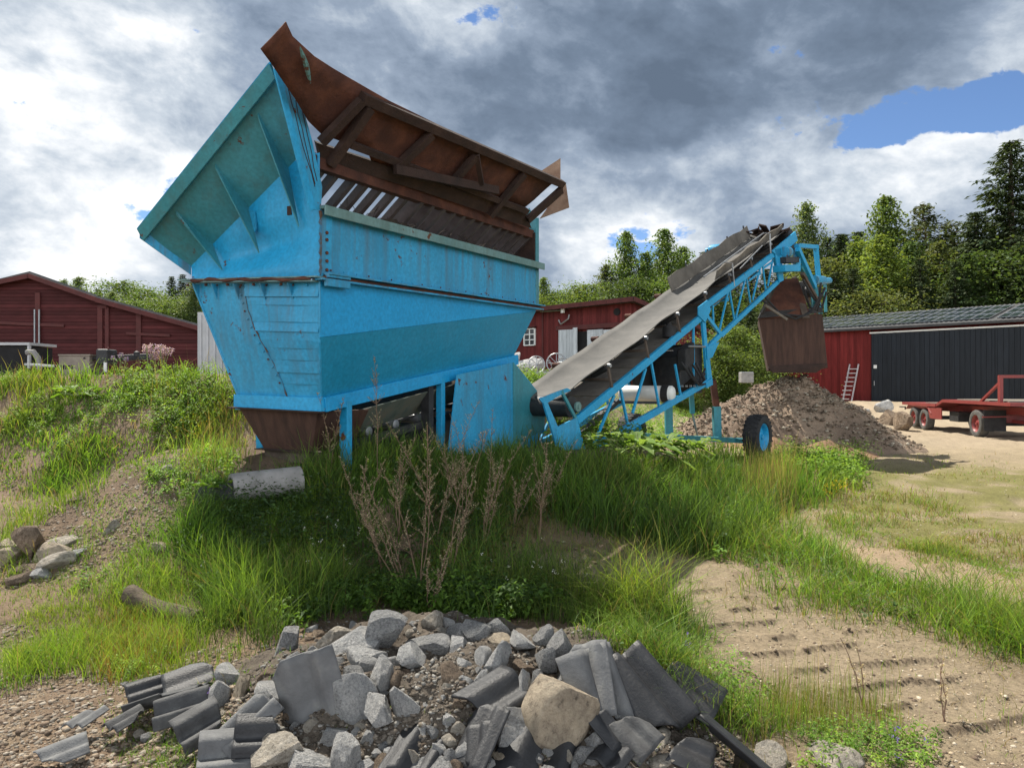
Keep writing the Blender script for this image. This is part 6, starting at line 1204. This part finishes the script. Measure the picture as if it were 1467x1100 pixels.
stuff('broadleaf_weeds', [weeds([[(290, 850), (560, 845), (740, 830), (820, 890), (700, 885), (560, 868), (400, 900)]], 520, .06, .24, .06, GREEN+DARK, 16, 1, .46), weeds([[(560, 850), (700, 840), (760, 880), (700, 882), (560, 866)]], 300, .06, .24, .07, DARK+GREEN, 18), weeds([Z1], 500, .1, .4, .06, GREEN+BLUEG, 24, 1), weeds([Z5], 420, .03, .12, .03, LIME+GREEN, 14, 1, .5), weeds([Z12, Z13, Z14], 900, .1, .45, .09, LIME+GREEN, 24), weeds([Z6], 420, .06, .2, .04, GREEN+BLUEG, 16, 1), weeds([[(1110, 640), (1250, 640), (1230, 690), (1120, 690)]], 420, .2, .5, .07, GREEN+LIME, 26, 1), weeds([[(1150, 1060), (1330, 1060), (1340, 1110), (1160, 1110)]], 170, .03, .13, .025, GREEN+LIME, 14), weeds([[(880, 920), (1080, 960), (1100, 1060), (960, 1000)]], 160, .03, .14, .03, GREEN+LIME, 14), weeds([Z2], 900, .1, .35, .05, BLUEG+DARK, 20, 1)], 'leaf')
# small flowers
def flowers(name, polys, n, h0, h1_, size, cols, k=7):
    X, Y, _ = samp_px(polys)(n); m = len(X); Z = H(X, Y)+h0+(h1_-h0)*RNG.random(m); a = RNG.random((m, k))*6.283; D = np.stack([np.cos(a), np.sin(a), RNG.normal(.3, .4, (m, k))], -1).reshape(-1, 3)
    P = np.repeat(np.stack([X, Y, Z], -1)[:, None], k, 1); P = P+RNG.normal(0, size*.4, P.shape); l = np.full(m*k, size); st = blades(X, Y, Z-H(X, Y)+.02, np.full(m, .004), .05, colpick(m, GREEN))
    return stuff(name, [leaves(P.reshape(-1, 3), D, l, l*.6, colpick(m*k, cols, .15)), st], 'leaf')
flowers('daisies', [[(420, 780), (520, 790), (500, 860), (420, 850)], [(680, 830), (850, 800), (840, 890), (700, 870)]], 14, .2, .32, .016, [(.75, .75, .72)])
flowers('yellow_flowers', [[(1170, 700), (1215, 700), (1215, 712), (1170, 712)], [(250, 620), (310, 610), (300, 640), (250, 640)]], 60, .06, .2, .018, [(.65, .48, .03)])
flowers('violets', [[(1270, 1080), (1330, 1075), (1330, 1100), (1270, 1100)], [(298, 1015), (308, 1015), (308, 1025), (298, 1025)], [(980, 935), (990, 935), (990, 945), (980, 945)]], 5, .05, .12, .014, [(.20, .13, .48)])
# ------------------------------------------------------------------ single plants
def stalk_plant(base, h, n, spread, seed, label, name='dry_stalk', tw=27, seedcol=((.40, .33, .22), (.58, .50, .36)), stem=(.15, .095, .065), lean=(0, 0), cat='weed', group='dry brown weed stalks'):
    rnd = random.Random(seed); t = thing(name, base, label, cat, group); SP, SD, SL_ = [], [], []; b = MB()
    for s in range(n):
        a = rnd.uniform(0, 6.283); sp = rnd.uniform(.1, 1.7)*spread; d = Vector((math.cos(a)*sp+lean[0], math.sin(a)*sp*.7+lean[1], 1)).normalized(); hh = h*rnd.uniform(.6, 1); pts = []
        bend = Vector((rnd.uniform(-.3, .3), rnd.uniform(-.25, .25), rnd.uniform(-.12, 0)))*hh
        for i in range(9): q = i/8; pts.append(base+d*hh*q+bend*q*q+Vector((rnd.uniform(-.008, .008), rnd.uniform(-.008, .008), 0)))
        b.tube(pts, [.0032*(1-.8*i/8)+.001 for i in range(9)], 5)
        for k in range(tw):
            q = rnd.uniform(.3, .98); p0 = base+d*hh*q+bend*q*q; a2 = rnd.uniform(0, 6.283); L = hh*rnd.uniform(.04, .17)*(1.2-q); dd = Vector((math.cos(a2), math.sin(a2), rnd.uniform(.5, 1.6))).normalized(); m = p0+dd*L*.6; e = p0+dd*L+Vector((0, 0, L*.15)); b.tube([p0, m, e], [.0018, .0014, .0008], 4, False)
            for _ in range(int(5+L*110)):
                f = rnd.uniform(.25, 1); SP.append(p0.lerp(e, f)); SD.append(Vector((rnd.gauss(0, 1), rnd.gauss(0, 1), rnd.uniform(-.3, 1)))); SL_.append(rnd.uniform(.008, .017))
    m, = [M.setdefault('stem', mat_n('dry_stems', [(.3, stem), (.7, tuple(v*1.6 for v in stem))], 20, .9, 0))]
    b.build('stems', 'stem', t); org = np.array(base); V, C, fl = leaves(np.array([v[:] for v in SP])-org, np.array([v[:] for v in SD]), np.array(SL_), np.array(SL_)*.6, colpick(len(SP), seedcol), .1)
    mesh_obj('seed_heads', np_mesh('seed_heads', V, fl, 'leaf', C), t); return t
for (x, y, hpx, n, sp, sd, lb, ln) in ((600, 850, 270, 3, .16, 1, 'tallest of the dry brown stalks, in the middle before the feeder opening', (.02, 0)), (582, 846, 215, 4, .22, 2, 'dry stalks leaning far left towards the hopper leg', (-.5, .2)), (690, 790, 165, 4, .2, 3, 'dry stalks before the blue side guard', (.1, 0)), (772, 770, 165, 4, .2, 4, 'dry stalks at the tail of the conveyor, rightmost', (.12, 0)), (645, 825, 215, 3, .2, 5, 'dry seedy stalks just right of the tallest ones', (.15, 0)), (548, 815, 160, 3, .2, 6, 'dry stalks at the left end of the row before the hopper', (-.15, 0)), (735, 758, 135, 4, .25, 8, 'short dry stalks above the sunlit patch of soil', (.1, 0)), (617, 872, 140, 3, .3, 9, 'lowest dry stalks at the edge of the rubble', (0, 0)), (665, 745, 160, 5, .25, 10, 'thick tangle of dry stalks between the feeder opening and the side guard', (0, 0)), (520, 760, 110, 3, .3, 11, 'dry stalks in the dark grass, nearest the single tall dead stem', (0, 0)), (625, 780, 200, 3, .15, 12, 'upright dry stalks behind the tallest ones', (.05, 0)), (572, 770, 170, 3, .2, 13, 'dry stalks between hopper leg and tallest ones', (-.05, 0)), (705, 735, 150, 3, .2, 14, 'dry stalks touching the left edge of the side guard', (-.05, 0)), (790, 735, 120, 3, .2, 15, 'dry stalks half hidden by green grass at the conveyor tail', (.05, 0)), (470, 690, 130, 3, .25, 16, 'dry stalks beside the rusty discharge boot', (-.2, 0))):
    p = gat(x, y); stalk_plant(p-Vector((0, 0, .02)), hpx*1.12*p.y/F, n, sp, sd, lb, lean=ln)
p = gat(541, 705); stalk_plant(p, 230*p.y/F, 1, .02, 21, 'single tall dead stem with fan of fine twigs before the sloped hopper plate', tw=46, lean=(0, 0))
for (x, y, hp_, sd, lb) in ((1165, 715, 90, 31, 'thin dead stem on the yard edge right of the wheel'), (1210, 728, 80, 32, 'second thin dead stem on the yard edge, farther right'), (1235, 1010, 110, 33, 'tall thin brown weed by the dirt track, bottom right'), (1352, 1030, 100, 34, 'thin brown weed alone on the dirt track, farthest right')):
    p = gat(x, y); stalk_plant(p, hp_*p.y/F, 2, .15, sd, lb, tw=8)
def leafy(base, n, L, wd, seed, label, pal, lean=(0, 0), name='burdock', cat='plant', up=.6, group=None):
    rnd = random.Random(seed); t = thing(name, base, label, cat, group); b = MB(); parts = []
    for k in range(n):
        a = rnd.uniform(0, 6.283); d = Vector((math.cos(a)+lean[0], math.sin(a)*.7+lean[1], rnd.uniform(up*.4, up*1.6))).normalized(); l = L*rnd.uniform(.5, 1); s = d.cross(Vector((0, 0, 1))).normalized(); o = base+Vector((rnd.gauss(0, .12), rnd.gauss(0, .1), 0)); c = []
        ribs = [o+d*l*q-Vector((0, 0, .55*l*q*q)) for q in np.linspace(0, 1, 9)]; b.tube(ribs[:6], [.006, .005, .005, .004, .003, .002], 4, False)
        V = []; 
        for i in range(2, 9):
            q = (i-2)/6; w = wd*l*(math.sin(math.pi*min(1, q*.9+.12))**.8)*(1+.25*math.sin(i*2.3+k)); V += [ribs[i]-s*w+Vector((0, 0, .03*l*math.sin(i*1.9))), ribs[i]+Vector((0, 0, -.02)), ribs[i]+s*w+Vector((0, 0, .03*l*math.sin(i*2.7)))]
        V = np.array([v[:] for v in V])-np.array(base); Q = np.array([[3*i+j, 3*i+j+1, 3*i+j+4, 3*i+j+3] for i in range(6) for j in (0, 1)]); parts.append((V, np.repeat(colpick(1, pal), len(V), 0), [Q]))
    V, fl, C = merge(parts); mesh_obj('leaves', np_mesh('leaves', V, fl, 'leaf', C, smooth=True), t); M.setdefault('greenstem', mat_n('green_stems', [(.3, (.14, .18, .06)), (.7, (.22, .26, .10))], 10, .7, 0)); b.build('leaf_stalks', 'greenstem', t); return t
for (x, y, n, L, sd, lb, ln) in ((905, 672, 26, .85, 1, 'tallest bright burdock with long leaves below the conveyor truss', (.35, -.1)), (950, 668, 26, .75, 2, 'burdock with broad drooping leaves before the axle beam', (.2, -.3)), (985, 672, 18, .55, 3, 'low burdock leaves left of the rubber wheel', (.1, -.2)), (875, 665, 16, .5, 4, 'small burdock at the foot of the lattice frame', (-.1, -.1))):
    p = gat(x, y); leafy(p+Vector((0, 0, .34)), n, L, .11, sd, lb, [(.17, .28, .06), (.22, .33, .09), (.13, .22, .05)], ln, up=.75, group='burdocks under the conveyor')
for (x, y, n, L, sd, lb) in ((1165, 668, 40, .5, 5, 'bushy green weed right of the rubber wheel'), (318, 712, 12, .28, 6, 'leafy clump at the end of the concrete pipe'), (110, 575, 24, .5, 7, 'broad leaved dark clump on the upper left bank')):
    p = gat(x, y); leafy(p+Vector((0, 0, .1)), n, L, .12, sd, lb, GREEN+LIME, (0, 0), name='leafy_weed', up=1.2, group='broad leaved weeds')
def spike(base, h, cols, seed, label, name, cat, n=5, size=.022):
    rnd = random.Random(seed); t = thing(name, base, label, cat); P, D = [], []; b = MB()
    for k in range(n):
        d = Vector((rnd.uniform(-.25, .25), rnd.uniform(-.2, .2), 1)).normalized(); hh = h*rnd.uniform(.8, 1.05); b.tube([base, base+d*hh], .006, 4)
        for i in range(70): q = rnd.uniform(.72, 1.02); a = rnd.uniform(0, 6.283); r = .055*(1 if cat == 'phlox' else (1.35-q)); P.append(base+d*hh*q+Vector((math.cos(a)*r, math.sin(a)*r, 0))*rnd.uniform(.4, 1)); D.append(Vector((math.cos(a), math.sin(a), rnd.uniform(0, .6))))
    V, C, fl = leaves(np.array([v[:] for v in P])-np.array(base), np.array([v[:] for v in D]), np.full(len(P), size*1.6), np.full(len(P), size*1.3), colpick(len(P), cols, .2), .1); mesh_obj('blossoms', np_mesh('blossoms', V, fl, 'leaf', C), t); b.build('stalks', 'greenstem', t); return t
for (x, y0, y1, sd, lb) in ((213, 520, 493, 1, 'pale pink phlox on the bank, left one'), (233, 522, 490, 2, 'pale pink phlox on the bank, tallest and rightmost'), (224, 526, 503, 3, 'low pink phlox between two taller ones')):
    Yp = 12.4; p = at(x, y0, Yp); spike(p-Vector((0, 0, .15)), (y0-y1)/F*Yp+.15, [(.46, .34, .56), (.55, .42, .64)], sd, lb, 'phlox', 'phlox', 4, .018)
for (x, y0, y1, sd, lb) in ((166, 524, 508, 4, 'purple lupin by the old engine, left one'), (171, 524, 506, 5, 'purple lupin by the old engine, tallest in the middle'), (177, 524, 510, 6, 'purple lupin nearest the phlox')):
    p = at(x, y0, 14.2); spike(p-Vector((0, 0, .1)), (y0-y1)/F*14.2+.1, [(.26, .20, .45), (.34, .28, .52)], sd, lb, 'lupin', 'lupin', 1, .02)
# ------------------------------------------------------------------ trees
def crown_pts(kind, seed):
    r = np.random.default_rng(seed); limbs = []; P, D, S, C = [], [], [], []
    if kind == 'spruce':
        z = .07
        while z < .985:
            rad = .20*(1-z)**.82*r.uniform(.8, 1.12)+.006; nb = int(5+7*(1-z)); a0 = r.random()*6.28
            for k in range(nb):
                a = a0+k*6.283/nb+r.normal(0, .2); L = rad*r.uniform(.5, 1.25); dr = .30+.5*(1-z); m = int(30+330*L); q = r.random(m)**.7; 
                p = np.stack([np.cos(a)*L*q, np.sin(a)*L*q, z-dr*L*q+.28*L*q*q], -1)+r.normal(0, .004+.012*L*4, (m, 3))*np.array([1, 1, .5]); P.append(p)
                D.append(np.stack([np.cos(a)+r.normal(0, .7, m), np.sin(a)+r.normal(0, .7, m), r.normal(-.55, .35, m)], -1)); S.append(np.full(m, .017)*(.35+.65*(1-z))*r.uniform(.7, 1.3, m)); C.append(np.full(m, r.uniform(.65, 1.25)))
                if r.random() < .5: limbs.append(([0, 0, z], p[q.argmax()]))
            z += .014+.024*(1-z)
    else:      # trunk with rising limbs, leaves strewn along them and their side twigs
        z0, z1, rm, K, m, ang = {'birch': (.05, .985, .21, 170, 230, .75), 'broad': (.06, .93, .36, 130, 250, .55), 'pine': (.36, .97, .19, 70, 190, .25), 'aspen': (.05, .985, .15, 170, 190, 1.1)}[kind]
        for k in range(K):
            t = (k+r.random())/K; z = z0+(z1-z0)*t
            prof = {'birch': min(1, .45+t*2.2)*(1-t)**.72+.05, 'aspen': min(1, .5+t*2.5)*(1-t)**.55+.05, 'broad': min(1, .55+t*1.6)*(1-t**2.2)**.6+.10, 'pine': (.55+.5*math.sin(3*t+.3))*(1.05-.6*t)}[kind]
            L = rm*prof*r.uniform(.5, 1.22); a = k*2.4+r.normal(0, .4); up = ang*r.uniform(.5, 1.3)*(1 if kind != 'pine' else r.uniform(-.6, 1.2)); n_ = max(34, int(m*(L/rm)**1.1*r.uniform(.7, 1.2)))
            q = r.random(n_)**(.55 if kind != 'pine' else .28); sp = (.07+.15*q)*L*(1.0 if kind != 'pine' else .9)+.006
            off = r.normal(0, 1, (n_, 3))*sp[:, None]*np.array([1, 1, .8]); droop = (.35 if kind in ('birch', 'aspen') else .2)*L*q*q
            p = np.stack([np.cos(a)*L*q, np.sin(a)*L*q, z+up*L*q-droop], -1)+off; P.append(p)
            D.append(np.stack([r.normal(0, 1, n_), r.normal(0, 1, n_), r.normal(-.5 if kind in ('birch', 'aspen') else .0, .6, n_)], -1)); S.append(r.uniform(.55, 1.3, n_)*{'broad': .0125, 'pine': .011}.get(kind, .0095)); C.append(np.full(n_, r.uniform(.72, 1.28))*r.uniform(.75, 1.3, n_))
            if k % 2 == 0: limbs.append(([0, 0, z], np.array([np.cos(a)*L*.8, np.sin(a)*L*.8, z+up*L*.8-.2*L])))
    return np.concatenate(P), np.concatenate(D), np.concatenate(S), np.concatenate(C), limbs
TREES = {}
PAL = {'spruce': (.060, .088, .036), 'pine': (.09, .11, .055), 'birch': (.125, .19, .055), 'broad': (.11, .17, .045), 'aspen': (.15, .20, .085), 'young': (.125, .18, .05), 'lime': (.165, .225, .055), 'dark': (.062, .098, .034), 'olive': (.115, .14, .052), 'mid': (.09, .14, .045)}
BARK = {'spruce': 'darkwood', 'pine': 'pinebark', 'birch': 'birchbark', 'broad': 'darkwood', 'aspen': 'birchbark'}
M['pinebark'] = mat_n('pine_bark', [(.3, (.10, .06, .04)), (.7, (.2, .12, .08))], 3, .9, .4, 12); M['birchbark'] = mat_n('birch_bark', [(.35, (.10, .09, .08)), (.5, (.34, .33, .31)), (.7, (.42, .41, .39))], 2, .8, .3, 8, (1, 1, 3))
def tree_proto(kind, var, pal=None):
    key = (kind, var, pal)
    if key in TREES: return TREES[key]
    P, D, S, Cv, limbs = crown_pts(kind, 100+var*7); base = np.array(PAL[pal or kind]); col = base*Cv[:, None]*(1+np.array([.15, 0, -.1])*RNG.normal(0, .5, (len(P), 1)))
    V, C, fl = leaves(P, D, S*1.6, S*(1.0 if kind != 'spruce' else .62), np.clip(col, .005, .6), .2); cm = np_mesh('crown', V, fl, 'leaf' if kind not in ('spruce', 'pine') else 'needle', C)
    b = MB(); rnd = random.Random(var); n = 10; top = .97 if kind in ('spruce',) else .9; b.tube([Vector((.012*math.sin(i*.8+var)*(kind != 'spruce'), .01*math.cos(i*1.1)*(kind != 'spruce'), -.03+(top+.03)*i/n)) for i in range(n+1)], [.017*(1-.93*i/n)+.0008 for i in range(n+1)], 8)
    for a, c in limbs[:60]: a = Vector(a); c = Vector(c); b.tube([a, a.lerp(c, .5)+Vector((0, 0, .01)), c], [.0042, .003, .001], 4, False)
    tm = bpy.data.meshes.new('trunk'); tm.from_pydata([v[:] for v in b.v], [], b.f); tm.materials.append(M[BARK[kind]])
    TREES[key] = (cm, tm); return TREES[key]
def tree(x, ytop, Y, kind, var, wid, label, pal=None, name=None, group=None):
    X = (x-CX)/F*Y; zb = h1(X, Y); zt = EYE+(CY-ytop)/F*Y; hgt = zt-zb; cm, tm = tree_proto(kind, var, pal); names = {'spruce': 'spruce_tree', 'pine': 'pine_tree', 'birch': 'birch_tree', 'broad': 'leafy_tree', 'aspen': 'aspen_tree'}
    t = thing(name or names[kind], (X, Y, zb), label, 'tree', group); t.scale = (hgt*wid, hgt*wid, hgt); t.rotation_euler = (0, 0, (x*.37) % 6.28)
    for nm, me in (('crown', cm), ('trunk', tm)): mesh_obj(nm, me, t)
    return t
GL, GM, GR = 'trees behind the old barn', 'trees behind the red shed', 'forest behind the machine barn'
for a in [(112, 396, 70, 'aspen', 1, 1.3, 'pale silvery aspen just right of the old barn ridge', None, GL), (92, 400, 72, 'aspen', 2, 1.0, 'small pale aspen touching the old barn roof', None, GL), (140, 412, 72, 'spruce', 3, 1.2, 'low dark spruce between aspen and round oak', None, GL), (178, 396, 68, 'broad', 1, 1.25, 'round dark oak, highest crown behind the old barn', 'broad', GL), (160, 418, 62, 'aspen', 3, 1.3, 'silvery willow in front of the round oak', None, GL), (212, 408, 66, 'broad', 2, 1.2, 'second round oak right of the highest crown', None, GL), (195, 426, 60, 'broad', 3, 1.2, 'low green tree behind the barn roof slope', None, GL), (246, 394, 70, 'spruce', 1, 1.2, 'tall spruce with two tops near the hopper', None, GL), (262, 391, 70, 'spruce', 2, 1.3, 'tallest spruce next to the hopper lip', None, GL), (236, 425, 62, 'broad', 1, 1.2, 'light green tree below the tall spruces', 'young', GL), (278, 402, 60, 'aspen', 1, 1.3, 'pale leaved tree cut by the hopper edge', None, GL), (265, 420, 62, 'broad', 2, 1.2, 'broad dark tree between hopper and old barn', None, GL), (300, 412, 66, 'spruce', 3, 1.3, 'spruce mostly hidden behind the hopper', None, GL),
    (778, 396, 62, 'birch', 1, 1.1, 'light green birch just right of the hopper', 'young', GM), (765, 420, 60, 'broad', 2, 1.2, 'low bright tree touching the hopper edge', 'young', GM), (812, 412, 62, 'broad', 1, 1.3, 'round green tree behind the shed roof, left of the tall birches', 'mid', GM), (840, 400, 60, 'broad', 3, 1.3, 'yellow green tree at the foot of the tall birches', 'young', GM), (868, 378, 62, 'birch', 2, 1.3, 'mid height birch on the left flank of the group', 'olive', GM), (898, 330, 62, 'birch', 3, 1.1, 'tall swaying birch, left of the two highest', None, GM), (953, 326, 64, 'birch', 1, 1.25, 'tallest birch behind the conveyor belt', None, GM), (925, 360, 60, 'birch', 2, 1.3, 'dense birch between the two highest', None, GM), (978, 352, 66, 'birch', 3, 1.2, 'right hand birch by the skirt board', None, GM), (905, 392, 56, 'broad', 2, 1.3, 'dark leafy tree low in front of the birches', 'dark', GM), (950, 395, 56, 'broad', 1, 1.3, 'leafy tree just behind the upper belt', None, GM), (1005, 395, 66, 'broad', 3, 1.2, 'leafy tree hidden behind the upper conveyor', 'dark', GM),
    (1052, 462, 36, 'broad', 2, 1.5, 'sunlit willow bush beneath the upper truss', 'young', GR), (1030, 490, 34, 'broad', 3, 1.5, 'low sunlit bush left of the willow', 'young', GR), (1092, 440, 50, 'spruce', 1, 1.6, 'dark spruce behind the discharge hood', None, GR), (1075, 430, 58, 'spruce', 2, 1.5, 'dark spruce left of the discharge hood', None, GR),
    (1155, 290, 70, 'aspen', 1, 1.0, 'slender pale aspen above the conveyor head', None, GR), (1203, 332, 74, 'spruce', 2, 1.3, 'dark spruce between aspen and green birch', None, GR), (1178, 362, 66, 'broad', 3, 1.2, 'leafy tree right of the conveyor head', 'olive', GR), (1228, 345, 66, 'birch', 2, 1.4, 'light birch with wide crown left of the tallest birch', 'lime', GR), (1270, 279, 70, 'birch', 3, 1.25, 'tall pointed green birch above the red barn wall', 'young', GR), (1262, 335, 62, 'birch', 1, 1.5, 'bushy bright tree in front of the pointed birch', 'lime', GR), (1322, 284, 72, 'pine', 1, 1.3, 'tall open pine right of the pointed birch', None, GR), (1362, 310, 74, 'pine', 2, 1.3, 'shorter open pine next to the big spruce', None, GR), (1302, 345, 66, 'birch', 1, 1.3, 'slim birch below the tall open pine', 'mid', GR), (1345, 345, 64, 'birch', 2, 1.5, 'pointed leafy tree over the solar panels', 'olive', GR), (1398, 300, 66, 'spruce', 1, 1.7, 'broad spruce leaning on the biggest one', None, GR), (1448, 198, 66, 'spruce', 3, 1.85, 'biggest spruce, rising highest at the right edge', None, GR), (1492, 240, 68, 'spruce', 2, 1.6, 'tall spruce cut by the right picture edge', None, GR), (1425, 350, 62, 'broad', 3, 1.4, 'dark leafy tree at the foot of the biggest spruce', 'dark', GR), (1385, 362, 60, 'birch', 1, 1.5, 'bushy tree behind the solar panels left of the biggest spruce', 'dark', GR), (1462, 345, 60, 'spruce', 1, 1.9, 'bushy spruce at the foot of the big spruces, rightmost', None, GR), (1196, 388, 60, 'spruce', 2, 1.8, 'dark young spruce just over the left end of the barn roof', None, GR), (1240, 410, 58, 'broad', 3, 1.4, 'second bush over the barn roof, further right', 'olive', GR), (1140, 400, 64, 'birch', 1, 1.3, 'birch half hidden by the hoses of the conveyor head', None, GR), (1318, 368, 59, 'spruce', 1, 1.6, 'young dark spruce between the slim birch and the pointed leafy tree', None, GR), (1368, 372, 59, 'spruce', 2, 1.6, 'young dark spruce below the shorter open pine', None, GR), (1222, 382, 59, 'spruce', 3, 1.7, 'young dark spruce before the light birch', None, GR), (1115, 425, 60, 'broad', 1, 1.3, 'leafy tree behind the hood back sheet', 'dark', GR)]:
    tree(*a[:7], pal=a[7], group=a[8])
for i, x in enumerate(range(1010, 1500, 22)): tree(x, 352+((i*37) % 41)-24+(30 if x < 1160 else 0), 86, 'spruce', 1+i % 3, 1.7, 'dark spruce deep in the forest behind the machine barn, one of a closed row', None, group='back row of spruces')
for i, x in enumerate(range(760, 1010, 34)): tree(x, 424-((i*29) % 17), 84, 'broad', 1+i % 3, 1.4, 'dark leafy tree in the back row behind the birches', 'broad', group='back row of leafy trees')
for i, x in enumerate(range(60, 340, 30)): tree(x, 438-((i*31) % 15), 86, 'broad', 1+i % 3, 1.4, 'dark leafy tree in the back row behind the old barn', 'broad', group='back row behind the old barn')
